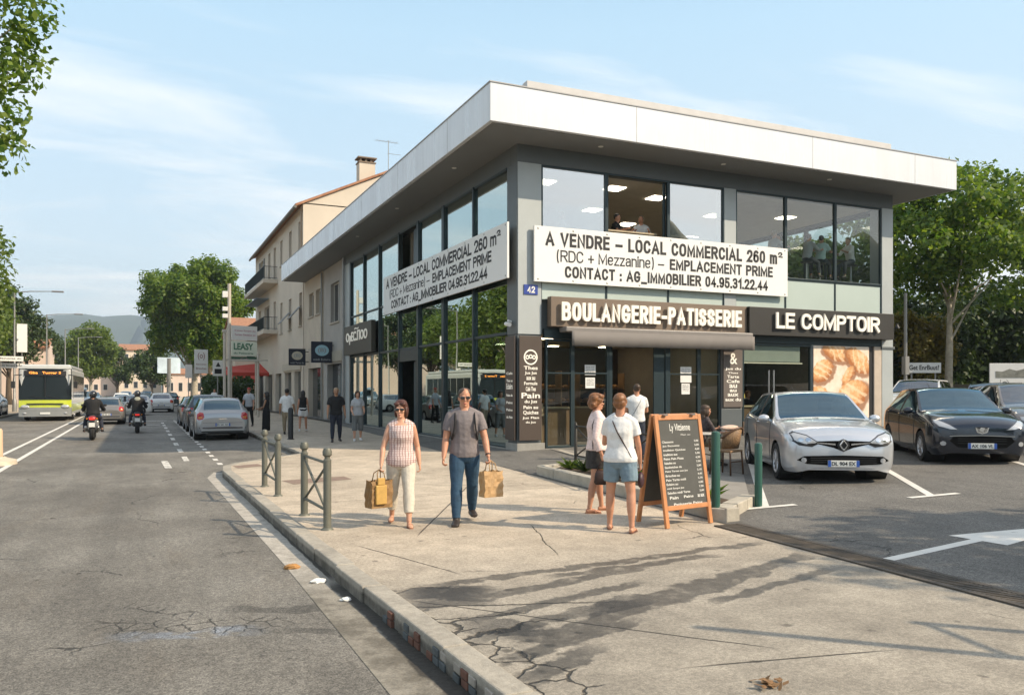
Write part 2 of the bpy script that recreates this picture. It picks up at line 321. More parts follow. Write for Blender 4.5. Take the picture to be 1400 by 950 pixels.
def asphalt_mat(name, c1, c2, road):
    k = NX(name)
    big = k.noise(.35, 5, .6); mid = k.noise(2.2, 6, .7, stretch=(1, .35, 1)); fine = k.noise(70, 4, .8); grit = k.noise(26, 3, .6)
    col = k.mix(k.ramp(big, .3, .7), c1, c2)
    f = k.m_('MULTIPLY', k.ramp(mid, .25, .75, .80, 1.16), k.ramp(fine, .36, .64, .5, 1.5))
    f = k.m_('MULTIPLY', f, k.ramp(grit, .36, .64, .80, 1.2))
    if road:
        # worn wheel tracks
        for x in (-1.9, -.2): f = k.m_('MULTIPLY', f, k.m_('SUBTRACT', 1, k.m_('MULTIPLY', k.ramp(k.m_('ABSOLUTE', k.m_('SUBTRACT', k.x, x)), .55, .1), .1)))
        spots = k.vor(4.5, 'F1', .3); sm = k.m_('MULTIPLY', k.ramp(spots, .13, .07), k.m_('MAXIMUM', k.ramp(k.noise(.9, 3), .5, .62), k.line(-2.0, 4.5, -.9, 9.5, .55, .2, 1.5, .7)))
        f = k.m_('MULTIPLY', f, k.m_('SUBTRACT', 1, k.m_('MULTIPLY', sm, .62)))
        al = k.m_('MULTIPLY', k.ramp(k.vor(5.5, wob=.4), .06, .015), k.m_('MAXIMUM', k.line(-.45, 7.3, 1.15, 6.7, .26, .2, 1.5, .6), k.line(-.2, 8.0, .5, 7.2, .1, .12, 2, .5)))
        long = k.m_('MULTIPLY', k.ramp(k.vor(.42, wob=.5), .006, .002), k.ramp(k.noise(.5, 2), .48, .58))
        cr = k.m_('MAXIMUM', al, long)
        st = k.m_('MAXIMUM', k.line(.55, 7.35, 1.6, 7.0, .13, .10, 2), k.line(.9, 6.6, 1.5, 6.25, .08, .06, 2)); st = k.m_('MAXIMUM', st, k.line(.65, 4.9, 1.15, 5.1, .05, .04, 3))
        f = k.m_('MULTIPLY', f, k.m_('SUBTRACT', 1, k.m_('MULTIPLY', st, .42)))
        f = k.m_('MULTIPLY', f, k.m_('SUBTRACT', 1, k.m_('MULTIPLY', cr, .7)))
        bl = k.m_('MULTIPLY', k.line(-.3, 6.9, .9, 6.6, .16, .12, 2, .6), k.ramp(k.noise(3, 3), .45, .6)); col = k.mix(k.m_('MULTIPLY', bl, .5), col, (.20, .24, .30))
        br_ = k.ramp(k.noise(1.1, 5, .7, stretch=(1, .25, 1)), .5, .7); col = k.mix(k.m_('MULTIPLY', br_, .4), col, (.15, .125, .095))
        # an old trench repair
        pt = k.line(-.75, 9, -.9, 24, .5, .012, 2, .02)
        f = k.m_('MULTIPLY', f, k.m_('SUBTRACT', 1, k.m_('MULTIPLY', pt, .07)))
    else:
        cr = k.m_('MULTIPLY', k.ramp(k.vor(.5, wob=.5), .008, .002), k.ramp(k.noise(.5, 2), .5, .6))
        oil = k.ramp(k.noise(.8, 3, .5), .58, .75)
        f = k.m_('MULTIPLY', f, k.m_('SUBTRACT', 1, k.m_('MULTIPLY', cr, .6))); f = k.m_('MULTIPLY', f, k.m_('SUBTRACT', 1, k.m_('MULTIPLY', oil, .25)))
    return k.done(k.mul(col, f), .82, [(fine, .6, .012), (grit, .35, .012), (k.m_('SUBTRACT', 1, cr), .6, .02)])
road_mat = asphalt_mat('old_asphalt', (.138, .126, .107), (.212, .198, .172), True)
lot_mat = asphalt_mat('lot_asphalt', (.125, .118, .106), (.165, .155, .138), False)

def pavement_mat():
    k = NX('worn_pavement')
    big = k.noise(.5, 5, .65); mid = k.noise(4, 6, .7); fine = k.noise(90, 4, .8); grit = k.noise(30, 3, .6)
    col = k.mix(k.ramp(big, .3, .7), (.425, .355, .27), (.55, .465, .36))
    slab = k.vor(.42, 'F1', .12, 'Color'); 
    near = k.ramp(k.y, 9.0, 5.6)     # older, greyer concrete of the crossing
    col = k.mix(k.m_('MULTIPLY', near, .85), col, k.mix(k.ramp(k.noise(1.3, 5, .7), .35, .65), (.25, .225, .185), (.35, .315, .258)))
    f = k.m_('MULTIPLY', k.ramp(mid, .2, .8, .88, 1.1), k.ramp(fine, .36, .64, .74, 1.24)); f = k.m_('MULTIPLY', f, k.ramp(grit, .38, .62, .86, 1.13)); f = k.m_('MULTIPLY', f, k.ramp(slab, 0, 1, .90, 1.06)); f = k.m_('MULTIPLY', f, k.ramp(k.noise(1.7, 6, .75), .3, .7, .86, 1.08))
    # wet and oily streaks from the drain to the kerb
    st = k.line(2.2, 6.85, 6.5, 7.25, .10, .12, 2.2)
    for a in ((2.6, 5.1, 6.5, 6.55, .15, .12, 2.0), (3.2, 5.5, 5.3, 6.1, .18, .13, 2.4), (4.2, 5.35, 6.2, 5.95, .08, .08, 2), (1.9, 6.15, 4.6, 6.75, .10, .10, 2.2), (1.9, 6.45, 2.7, 6.2, .20, .16, 2), (1.95, 6.7, 2.9, 6.45, .22, .14, 2), (2.1, 4.75, 3.5, 5.25, .10, .08, 3), (2.2, 5.7, 4.2, 6.25, .09, .09, 2.5), (2.05, 5.25, 3.2, 5.6, .10, .08, 3), (2.0, 4.35, 2.9, 4.8, .12, .10, 3), (2.3, 5.35, 2.9, 5.0, .16, .16, 2.5), (3.4, 6.75, 5.6, 6.9, .10, .1, 2)):
        st = k.m_('MAXIMUM', st, k.line(*a))
    st = k.m_('MULTIPLY', st, k.ramp(k.noise(6, 5, .7), .3, .5, .35, 1))
    rub = k.m_('MULTIPLY', k.ramp(k.vor(9, 'F1', .3), .5, .2), k.line(2.05, 4.4, 2.6, 5.3, .28, .2, 2))
    tar = k.m_('MAXIMUM', k.line(2.0, 6.75, 2.75, 6.35, .20, .12, 2, .1), k.m_('MAXIMUM', k.line(2.15, 5.7, 2.75, 5.15, .17, .12, 2, .1), k.line(3.0, 5.5, 3.9, 5.75, .16, .08, 2, .1))); col = k.mix(k.m_('MULTIPLY', tar, .85), col, k.mix(k.ramp(k.noise(40, 3), .4, .6), (.075, .07, .062), (.15, .135, .115)))
    # cracks and joints
    ck = k.m_('MULTIPLY', k.ramp(k.vor(.5, wob=.35), .007, .002), k.ramp(k.noise(.55, 2), .56, .63)); ck = k.m_('MULTIPLY', ck, .6); ck = k.m_('MAXIMUM', ck, k.m_('MULTIPLY', k.ramp(k.vor(.95, wob=.5), .022, .006), k.line(2.0, 6.9, 2.7, 4.2, .55, .3, 1.2, .4)))
    al = k.m_('MULTIPLY', k.ramp(k.vor(3.6, wob=.4), .05, .012), k.line(1.95, 6.2, 2.3, 3.8, .26, .18, 1.5, .4))
    jt = k.line(2.0, 6.5, 3.9, 4.25, .012, .012, 2); jt = k.m_('MAXIMUM', jt, k.line(3.0, 9.3, 6.9, 16.5, .012, .004, 2))
    for a in ((1.9, 6.3, 3.5, 5.75, .02, .05, 2), (2.2, 9.0, 2.75, 7.2, .012, .02, 3), (3.1, 4.2, 4.6, 3.9, .012, .004, 2), (4.2, 14.5, 8.8, 12, .01, .006, 2), (2.0, 12.6, 7.4, 12.9, .01, .006, 2), (4.0, 7.6, 4.6, 9.5, .01, .03, 2)):
        jt = k.m_('MAXIMUM', jt, k.line(*a))
    dk = k.m_('MAXIMUM', ck, k.m_('MAXIMUM', al, jt))
    spots = k.m_('MULTIPLY', k.ramp(k.vor(2.6, 'F1', .3), .12, .06), k.ramp(k.noise(1.4, 2), .40, .52))
    f = k.m_('MULTIPLY', f, k.m_('SUBTRACT', 1, k.m_('MULTIPLY', st, .64)))
    f = k.m_('MULTIPLY', f, k.m_('SUBTRACT', 1, k.m_('MULTIPLY', dk, .78)))
    f = k.m_('MULTIPLY', f, k.m_('SUBTRACT', 1, k.m_('MULTIPLY', rub, .55)))
    f = k.m_('MULTIPLY', f, k.m_('SUBTRACT', 1, k.m_('MULTIPLY', spots, .52)))
    rough = k.ramp(st, 0, 1, .85, .5)
    return k.done(k.mul(col, f), rough, [(fine, .4, .01), (mid, .25, .02), (k.m_('SUBTRACT', 1, dk), .8, .03)])
pave_mat = pavement_mat()
def kerb_mat():
    k = NX('kerb_stone'); a = k.noise(1.5, 5, .65); b = k.noise(14, 5, .7); fine = k.noise(120, 2)
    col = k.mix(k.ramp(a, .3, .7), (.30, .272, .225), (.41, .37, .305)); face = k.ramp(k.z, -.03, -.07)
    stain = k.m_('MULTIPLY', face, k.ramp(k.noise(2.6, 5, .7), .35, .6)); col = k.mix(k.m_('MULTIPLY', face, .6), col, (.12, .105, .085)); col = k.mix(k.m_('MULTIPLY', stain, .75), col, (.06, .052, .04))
    f = k.m_('MULTIPLY', k.ramp(b, .2, .8, .78, 1.15), k.ramp(fine, .3, .7, .88, 1.12))
    return k.done(k.mul(col, f), .85, [(b, .5, .02)])
kerb_m = kerb_mat()
paint_road = None
def worn_paint(name, wear):
    k = NX(name); w = k.m_('MAXIMUM', k.ramp(k.noise(7, 6, .75), wear, wear - .12), k.ramp(k.noise(60, 2), .25, .2))
    col = k.mix(w, (.72, .69, .63), (.2, .185, .16)); return k.done(k.mul(col, k.ramp(k.noise(2, 4), .2, .8, .88, 1.08)), .7, [(k.noise(120, 2), .3, .01)])
paint_road = worn_paint('road_paint', .40); paint_old = worn_paint('faded_paint', .52)

def sheet(name, poly, z, mat, sub=None):
    mb = MB(); mb.add([(p[0], p[1], p[2] if len(p) > 2 else z) for p in poly], [tuple(range(len(poly)))]); o = mb.build(name, mat, fix=False)
    if o.data.polygons[0].normal.z < 0: o.data.flip_normals()
    return tag(o, kind='structure')
earth = M('dry_earth', (.16, .15, .09), .9, var=.3, vs=.05)
sheet('ground', [(-3500, -3500), (3500, -3500), (3500, 3500), (-3500, 3500)], -.3, earth)
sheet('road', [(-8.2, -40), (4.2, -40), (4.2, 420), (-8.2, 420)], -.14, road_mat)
# pavement on the shop side: the kerb build-out, the bay edge, the building line
KERB = [(1.95, -12), (1.88, 4.2), (1.72, 9), (1.62, 15), (1.58, 18.4), (1.68, 19.5), (2.05, 20.3), (2.6, 20.9), (4.0, 22.5), (4.0, 56), (4.0, 160), (4.0, 400)]
sheet('pavement', [(p[0] + .02, p[1]) for p in KERB] + [(40, 400), (40, 19.2), (10.1, 19.2), (9.15, 15.15), (7.05, 15.15), (7.05, 8.5), (6.85, 8.3), (6.62, 4.3), (6.4, -12)], 0, pave_mat)
sheet('pavement_underlay', [(6.5, 2), (10.6, 8), (10.6, 19.5), (6.9, 19.5)], -.006, pave_mat)
sheet('opposite_pavement', [(-8.2, -40), (-8.2, 420), (-30, 420), (-30, -40)], 0, pave_mat)
LS = lambda x: max(0, .03 * (x - 6.9))
lot = MB()
xs = [6.4, 6.9, 9, 12, 16, 22, 30, 60, 120]; ys = [-60, -12, 4.3, 8.3, 12, 18, 26, 40, 80]
for y in ys:
    for x in xs:
        xe = x if x > 6.9 else (6.64 + .06 * (y - 4.3) if x > 6.5 else 6.62 + .06 * (y - 4.3)); lot.v.append((xe, y, LS(x) + .006))
for i in range(len(ys) - 1):
    for j in range(1, len(xs) - 1): lot.f.append((i * len(xs) + j, i * len(xs) + j + 1, (i + 1) * len(xs) + j + 1, (i + 1) * len(xs) + j)); lot.mi.append(0)
tag(lot.build('car_park', lot_mat), kind='structure')

def kerb_line(pts, w, z0, z1, seg, name, jit=.006, mat=None, inward=1):
    """a row of kerb stones along a line: one strip of separate bevelled blocks"""
    mb = MB(); r = random.Random(3); P = [Vector((p[0], p[1], 0)) for p in pts]
    for a, b in zip(P[:-1], P[1:]):
        L = (b - a).length; n = max(1, round(L / seg)); n = min(n, 60); t = (b - a) / L; q = Vector((t.y, -t.x, 0)) * inward
        for i in range(n):
            s0, s1 = L * i / n + .004, L * (i + 1) / n - .004; j = r.uniform(-jit, jit); h = r.uniform(-jit, jit) * .6
            c = [a + t * s0 + q * j, a + t * s1 + q * j, a + t * s1 + q * (w + j), a + t * s0 + q * (w + j)]
            mb.prism([(p.x, p.y) for p in c], z0, z1 + h)
    return tag(mb.build(name, mat or kerb_m, bevel=.014), kind='structure')
kerb_line(KERB[:-1], .19, -.3, .012, 1.0, 'kerb', .012)
brk = random.Random(5); bm_ = [M('kerb_brick_red', (.16, .075, .05), .9, var=.3, vs=9), M('kerb_brick_slate', (.10, .11, .11), .8, var=.3, vs=9), M('kerb_brick_pale', (.36, .32, .27), .9, var=.3, vs=9)]
for c_ in range(3):
    mb = MB()
    for i in range(24):
        y = 3.6 + i * .125
        if brk.randrange(3) == c_:
            for zz in ((-.075, -.02), (-.136, -.085)):
                if brk.random() < .75: x = 1.885 - (y - 4.2) * .034; mb.box(x - .012 - brk.random() * .012, x + .05, y, y + .11, *zz)
    tag(mb.build('kerb_brickwork', bm_[c_], bevel=.006), kind='structure')
kerb_line([(-8.2, -20), (-8.2, 60), (-8.2, 200)], -.2, -.3, .012, 1.5, 'opposite_kerb')
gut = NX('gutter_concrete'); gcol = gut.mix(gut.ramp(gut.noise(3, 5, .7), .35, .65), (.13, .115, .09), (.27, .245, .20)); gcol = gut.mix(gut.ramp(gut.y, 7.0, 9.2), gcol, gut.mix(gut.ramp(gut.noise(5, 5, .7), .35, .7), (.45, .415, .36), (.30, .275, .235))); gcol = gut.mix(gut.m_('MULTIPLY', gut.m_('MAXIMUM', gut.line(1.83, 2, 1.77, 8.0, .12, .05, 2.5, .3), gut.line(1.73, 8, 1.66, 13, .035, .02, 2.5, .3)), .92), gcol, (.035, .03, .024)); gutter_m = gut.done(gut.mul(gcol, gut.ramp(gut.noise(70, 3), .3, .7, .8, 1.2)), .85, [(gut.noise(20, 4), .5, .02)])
sheet('gutter', [(1.46, -12), (1.40, 4.2), (1.40, 9), (1.32, 15), (1.28, 18.4), (1.5, 19.6), (1.72, 19.4), (1.60, 18.4), (1.63, 15), (1.73, 9), (1.89, 4.2), (1.96, -12)], -.136, gutter_m)
# painted markings
def stripe(name, a, b, w, z, mat=None, zf=None):
    a, b = Vector(a), Vector(b); t = (b - a).normalized(); q = Vector((-t.y, t.x)) * w / 2
    pts = [a - q, b - q, b + q, a + q]
    return sheet(name, [(p.x, p.y, zf(p.x) if zf else z) for p in pts], z, mat or paint_road)
stripe('centre_line', (-2.95, 4), (-3.15, 140), .13, -.134)
stripe('centre_line', (-3.62, 18), (-3.75, 140), .13, -.134)
mb = MB()
for i in range(24): y = 21.5 + i * 1.35; mb.box(1.75, 1.87, y, y + .55, -.136, -.1335)
tag(mb.build('bay_dashes', paint_road), kind='structure')
mb = MB()
for i in range(9): y = 23 + i * 3.2; mb.box(1.02, 1.16, y, y + 1.5, -.136, -.1335)
tag(mb.build('lane_dashes', paint_old), kind='structure')
stripe('lane_mark', (.6, 21), (.55, 23.2), .16, -.134, paint_old)
stripe('give_way_line', (-.9, 53), (1.4, 53), .35, -.134); stripe('give_way_line', (-.6, 47), (.9, 47), .3, -.134)
zl = lambda x: LS(x) + .012
BD = Vector((.63, .777))
for x, y, L in ((8.2, 9.15, 6.2), (10.95, 8.6, 5.4), (14.2, 8.4, 5.4), (17.4, 8.3, 5.4)):
    stripe('bay_line', (x, y), (x + BD.x * L, y + BD.y * L), .12, 0, zf=zl)
    stripe('bay_tick', (x - .45, y + .02), (x + .5, y - .08), .12, 0, zf=lambda v: zl(v) + .003)
stripe('arrow_stem', (6.95, 5.95), (8.55, 6.12), .13, 0, zf=zl)
sheet('arrow_head', [(8.5, 6.45, zl(8.5)), (8.55, 5.78, zl(8.5)), (9.6, 5.95, zl(9.6)), (9.6, 6.25, zl(9.6))], 0, paint_road)
# drain channel with its grating
mb = MB(); a, b = Vector((6.86, 8.35, 0)), Vector((6.52, 2.5, 0)); t = (b - a).normalized(); q = Vector((-t.y, t.x, 0)); L = (b - a).length
for off, w in ((-.17, .035), (.17, .035)):
    c = [a + q * (off - w), b + q * (off - w), b + q * (off + w), a + q * (off + w)]; mb.prism([(p.x, p.y) for p in c], -.05, .016)
for i in range(int(L / .045)):
    s = i * .045; c = [a + t * s - q * .14, a + t * (s + .022) - q * .14, a + t * (s + .022) + q * .14, a + t * s + q * .14]; mb.prism([(p.x, p.y) for p in c], -.03, .014)
tag(mb.build('drain_grate', M('rusty_grate', (.085, .07, .055), .7, .2, var=.45, vs=6)), 'rusty steel drain grating between pavement and car park', 'drain grate')
sheet('drain_bed', [tuple((a - q * .14).xy), tuple((b - q * .14).xy), tuple((b + q * .14).xy), tuple((a + q * .14).xy)], .0065, black)
# manhole and repair patches in the pavement
patch_m = M('red_asphalt_patch', (.24, .17, .13), .85, var=.2, vs=6, fine=.2)
sheet('pavement_patch', [tuple(px(x, y).xy) for x, y in ((385, 657), (470, 651), (481, 655), (402, 662))], .004, patch_m)
sheet('pavement_patch', [tuple(px(x, y).xy) for x, y in ((318, 637), (352, 634), (360, 637), (325, 640))], .004, patch_m)
cover_m = M('cast_iron', (.1, .085, .07), .6, .4, var=.3, vs=12)
for (x, y), r, w in (((4.6, 7.0), .0, 0), ((3.36, 3.72), .11, 1)):
    if not r: continue
    mb = MB()
    for j in range(26):
        a_ = rnd.uniform(0, 6.28); d_ = rnd.uniform(0, .1); l_ = Vector((x + math.cos(a_) * d_ * 1.3, y + math.sin(a_) * d_, .012 + rnd.uniform(0, .02)))
        t_ = Vector((rnd.uniform(-1, 1), rnd.uniform(-1, 1), rnd.uniform(-.3, .3))).normalized() * .04; n_ = Vector((-t_.y, t_.x, rnd.uniform(-.01, .01))) * .5
        mb.add([l_ - t_, l_ - n_, l_ + t_, l_ + n_], [(0, 1, 2, 3)])
    tag(mb.build('dead_leaves', M('dead_leaf', (.22, .12, .05), .8, var=.4, vs=20)), 'small heap of brown dead leaves on the cracked pavement', 'leaves', kind='stuff')
# litter in the gutter
def crumple(name, loc, r, m, label, seed):
    mb = MB(); mb.ell((0, 0, 0), (r, r * .7, r * .35), n=9, m=6); rr = random.Random(seed); mb.v = [tuple(c * rr.uniform(.75, 1.25) for c in v) for v in mb.v]
    o = mb.build(name, m); o.location = loc; return tag(o, label, 'litter')
crumple('paper_scrap', (1.58, 8.0, -.12), .075, white_paint, 'crumpled white paper scrap lying in the gutter under the kerb', 1)
crumple('dead_leaf', (1.45, 8.75, -.12), .09, M('orange_leaf', (.4, .2, .06), .7), 'dry orange leaf in the gutter beside the road', 2)
crumple('paper_scrap', (1.66, 7.2, -.12), .05, white_paint, 'smaller pale paper scrap in the gutter nearer the camera', 4)

# ------------------------------------------------------------------ hills
def hill(name, pts, base, top, depth, seed, mat):
    """a wooded ridge: a real sheet of terrain rising from the plain, with height noise"""
    mb = MB(); P = [Vector(p) for p in pts]; n = 120; m = 14; o = 0
    L = [0]
    for a, b in zip(P[:-1], P[1:]): L.append(L[-1] + (b - a).length)
    for i in range(n + 1):
        s = L[-1] * i / n; k = max(j for j in range(len(P)) if L[j] <= s + 1e-6); k = min(k, len(P) - 2); f = (s - L[k]) / (L[k + 1] - L[k])
        c = P[k].lerp(P[k + 1], f); t = (P[k + 1] - P[k]).normalized(); q = Vector((t.y, -t.x))
        env = min(1, 4 * i / n, 4 * (n - i) / n)
        h0 = top * (.62 + .75 * (noise.fractal(Vector((s / (L[-1]) * 6 + seed, seed, 0)), 1, 2, 5) * .5 + .25)) * (.35 + .65 * env)
        for j in range(m + 1):
            u = j / m * 2 - 1; w = math.cos(u * math.pi / 2) ** 1.3 if abs(u) < 1 else 0
            z = base + h0 * w + noise.fractal(Vector((c.x / depth * 3, c.y / depth * 3, j * .5 + seed)), 1, 2, 4) * top * .07 * w
            mb.v.append((c.x + q.x * u * depth, c.y + q.y * u * depth, z))
    for i in range(n):
        for j in range(m): mb.f.append((i * (m + 1) + j, i * (m + 1) + j + 1, (i + 1) * (m + 1) + j + 1, (i + 1) * (m + 1) + j)); mb.mi.append(0)
    return tag(mb.build(name, mat, smooth=True), kind='structure')
wood_m = M('wooded_slope', (.045, .062, .028), .9, var=.6, vs=.12, bump=1.0, bs=.3)
far_m = M('far_slope', (.05, .07, .05), .95, var=.35, vs=.006)
hill('far_hills', [(-2600, 1500), (-1300, 2500), (0, 2700), (1400, 2500)], -5, 235, 700, 3.3, far_m)
hill('wooded_hill', [(150, -360), (215, -280), (300, -170), (390, -40)], -1, 84, 60, 9.1, wood_m)
hz = MB(); hz.box(-3550, 3550, -3550, 3550, -1.3, 265); hz_m = bpy.data.materials.new('summer_haze'); hz_m.use_nodes = True; hn = hz_m.node_tree.nodes; hn.remove(hn['Principled BSDF']); hv = hn.new('ShaderNodeVolumePrincipled'); hv.inputs['Color'].default_value = (.74, .87, 1, 1); hv.inputs['Density'].default_value = .00028; hv.inputs['Anisotropy'].default_value = .2; hz_m.node_tree.links.new(hv.outputs[0], hn['Material Output'].inputs['Volume'])
tag(hz.build('haze', hz_m), kind='stuff')
# ------------------------------------------------------------------ the corner building
fascia_m = M('white_aluminium', (.72, .745, .775), .30, .0, var=.05, vs=.5, spec=.8)
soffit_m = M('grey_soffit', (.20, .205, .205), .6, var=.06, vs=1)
beam_m = M('slate_beam', (.12, .135, .14), .45, .2, var=.06)
column_m = M('grey_column', (.40, .43, .43), .45, .1, var=.06, vs=1.5)
mull_m = M('dark_mullion', (.03, .048, .055), .38, .4, var=.1)
spandrel_m = M('pale_spandrel', (.50, .58, .54), .12, var=.04, vs=.8, coat=.4)
glassL = glass('tinted_facade_glass', (.40, .48, .45), .50, wav=.05, rc=(.90, 1.0, .97))
glassR = glass('clear_facade_glass', (.80, .86, .83), .13, wav=.04); glassM = glass('coated_facade_glass', (.62, .68, .66), .55, wav=.04)
glassS = glass('shop_glass', (.75, .80, .76), .06)
ceil_m = M('office_ceiling', (.62, .58, .50), .9); wall_in = M('inner_wall', (.36, .33, .28), .9); floor_in = M('inner_floor', (.30, .25, .19), .5)
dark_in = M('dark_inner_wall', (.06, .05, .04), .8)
base_m = M('plinth_render', (.30, .29, .26), .8, var=.15, vs=5, fine=.1)
lightp = emit('ceiling_light_panel', (1, .90, .72), 7.5); light_fill = emit('added_shop_light', (1, .80, .52), 14)
X0, Y0 = 9.27, 19.95; X1 = 23.5; YB = 40.65
B = thing('commercial_building', 'two-storey modern shop building with white overhanging roof and dark glazed walls', 'building', (X0, Y0, 0))
BL = Vector((X0, Y0, 0))
def bb(name, mat, x0, x1, y0, y1, z0, z1, parent=None, bevel=.006):
    mb = MB(); mb.box(x0 - X0, x1 - X0, y0 - Y0, y1 - Y0, z0, z1); return mb.build(name, mat, parent or B, bevel=bevel)
OH = 1.385
# roof: fascia ring, flat top, soffit
RX0, RY0, RX1, RY1 = X0 - OH, Y0 - OH, 24.87, 51.6
mb = MB()
mb.box(RX0 - X0, RX1 - X0, -OH, -OH + .12, 8.42, 9.38); mb.box(RX0 - X0, RX0 - X0 + .12, -OH + .12, RY1 - Y0, 8.42, 9.38)
mb.box(RX1 - X0 - .12, RX1 - X0, -OH + .12, RY1 - Y0, 8.42, 9.38); mb.box(RX0 - X0 + .12, RX1 - X0 - .12, RY1 - Y0 - .12, RY1 - Y0, 8.42, 9.38)
def fascia_mat():
    k = NX('weathered_white_panel'); st = k.noise(1.1, 5, .7, stretch=(2.2, 2.2, .16)); big = k.noise(.35, 3)
    f = k.m_('MULTIPLY', k.ramp(st, .35, .75, 1.02, .90), k.ramp(big, .3, .7, .95, 1.03)); k.p.inputs['Specular IOR Level'].default_value = .8
    return k.done(k.mul(k.mix(0.0, (.72, .745, .775), (.7, .7, .7)), f), k.ramp(st, .3, .7, .24, .4), [(k.noise(.9, 2, .5), .10, .05)])
fascia_m = fascia_mat()
fas = mb.build('roof_fascia', fascia_m, B, bevel=.01)
mb = MB()
for t in (4.3, 10.6, 15.0): mb.box(RX0 - X0 + t - .008, RX0 - X0 + t + .008, -OH - .003, -OH + .01, 8.43, 9.37)
for t in (3.1, 8.0, 13, 18, 23, 28): mb.box(RX0 - X0 - .003, RX0 - X0 + .01, -OH + t - .008, -OH + t + .008, 8.43, 9.37)
mb.box(RX0 - X0 - .02, RX1 - X0 + .02, -OH - .02, -OH + .14, 9.38, 9.41); mb.box(RX0 - X0 - .02, RX0 - X0 + .14, -OH + .14, RY1 - Y0, 9.38, 9.41)
mb.build('fascia_trim', M('fascia_joint', (.36, .36, .36), .5), fas)
bb('roof_deck', M('roof_gravel', (.4, .38, .34), .9), RX0 + .12, RX1 - .12, RY0 + .12, RY1 - .12, 9.1, 9.25)
up = bb('roof_upstand', M('pale_upstand', (.52, .51, .50), .6), 9.35, 22.9, 19.5, 19.75, 9.25, 9.97); 
bb('roof_upstand', up.data.materials[0], 9.35, 9.6, 19.76, 33, 9.25, 9.95)
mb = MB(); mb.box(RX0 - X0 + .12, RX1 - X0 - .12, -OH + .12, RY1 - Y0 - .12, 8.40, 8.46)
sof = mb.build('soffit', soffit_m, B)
for p in ((2.2, -.7), (6.4, -.7), (10.6, -.7), (-.7, 3), (-.7, 9), (-.7, 15)): mb = MB(); mb.lathe([(0, 8.39), (.07, 8.39), (.08, 8.405)], 14, Matrix.Translation((p[0], p[1], 0))); mb.build('soffit_spotlight', white_paint, B)
# beams under the soffit
bb('beam', beam_m, X0, X1, Y0, Y0 + .45, 7.92, 8.40); bb('beam', beam_m, X0, X0 + .45, Y0 + .453, YB, 7.92, 8.40)
bb('beam', beam_m, X1 - .45, X1, Y0 + .453, 40, 7.92, 8.40)
# corner column and the others
bb('corner_column', column_m, 9.29, 10.0, Y0, Y0 + .4, 3.25, 7.92)
bb('corner_column', beam_m, X0, X0 + .4, Y0 + .02, 20.62, 3.25, 7.92).location.x -= .004
bb('column', column_m, 16.27, 16.72, Y0 - .01, Y0 + .4, 4.28, 7.92); bb('column', column_m, 22.98, X1, Y0 - .012, Y0 + .5, 0, 7.92)
bb('column', column_m, X0 - .01, X0 + .4, 39.15, YB, 0, 7.92)
mb = MB(); mb.tube([(.1 - .0, YB - Y0 - .35, 0), (.1, YB - Y0 - .35, 8.3)], .06, 10); 
o = mb.build('drainpipe', grey_steel, B); o.location.x = -.2
bb('column_ring', beam_m, 22.93, X1 + .05, Y0 - .05, Y0 + .55, 3.12, 3.2)
# plinth under the corner and menu-panel core
bb('plinth', base_m, X0 - .03, 10.08, Y0 - .06, 20.66, -.02, .28)
bb('corner_core', beam_m, X0 + .02, 10.0, Y0 + .03, 20.6, .28, 3.3)
# right facade: upper window band
def frame_s(x0, x1, z0, z1, y=Y0, w=.05, d=.09, parent=None, mat=mull_m):
    mb = MB()
    mb.box(x0 - X0, x0 + w - X0, y - Y0, y + d - Y0, z0, z1); mb.box(x1 - w - X0, x1 - X0, y - Y0, y + d - Y0, z0, z1)
    mb.box(x0 + w - X0, x1 - w - X0, y - Y0, y + d - Y0, z1 - w, z1); mb.box(x0 + w - X0, x1 - w - X0, y - Y0, y + d - Y0, z0, z0 + w)
    return mb.build('window', mat, parent or B, bevel=.004)
def pane_s(win, x0, x1, z0, z1, g, y=Y0 + .05):
    mb = MB(); mb.add([(x0 - X0, y - Y0, z0), (x1 - X0, y - Y0, z0), (x1 - X0, y - Y0, z1), (x0 - X0, y - Y0, z1)], [(0, 1, 2, 3)]); return mb.build('pane', g, win, fix=False)
UP = [(10.0, 12.09), (12.09, 14.22), (14.22, 16.27), (16.72, 18.74), (18.74, 20.87), (20.87, 22.98)]
for i, (a, b) in enumerate(UP):
    w = frame_s(a, b, 5.27, 7.915)
    if i != 1: pane_s(w, a + .04, b - .04, 5.31, 7.88, glassM if i < 3 else glassR)
    else:       # slid-open sash, its glass stacked behind the next window
        mb = MB(); mb.box(b - .14 - X0, b - .05 - X0, .10, .14, 5.32, 7.86); mb.build('open_sash', mull_m, w)
    s = frame_s(a, b, 4.2, 5.262, y=Y0 + .02, w=.03)
    s.name = 'spandrel'; mb = MB(); mb.box(a + .025 - X0, b - .025 - X0, .04, .08, 4.22, 5.24); mb.build('spandrel_panel', spandrel_m, s)
bb('slab', beam_m, 10.0, 22.98, Y0 + .14, Y0 + .3, 3.3, 5.25)
bb('mezzanine_floor', floor_in, X0 + .42, X1 - .1, Y0 + .30, 40, 4.7, 5.2)
bb('ground_ceiling', ceil_m, X0 + .42, X1 - .1, Y0 + .30, 40, 3.3, 3.42)
bb('ceiling', ceil_m, X0 + .45, X1 - .45, Y0 + .45, 40, 7.95, 8.05)
bb('inner_wall', wall_in, X0 + .5, X1 - .3, 31.0, 31.2, 4.95, 7.95)
bb('inner_wall', wall_in, 16.6, 16.8, 26.5, 31.0, 4.95, 7.95)
bb('ground_floor_finish', floor_in, X0 + .1, X1 - .1, Y0 + .1, 40, 0.0, .03)
bb('rear_wall', base_m, X0 + .4, X1, 40, 40.25, 0, 8.4)
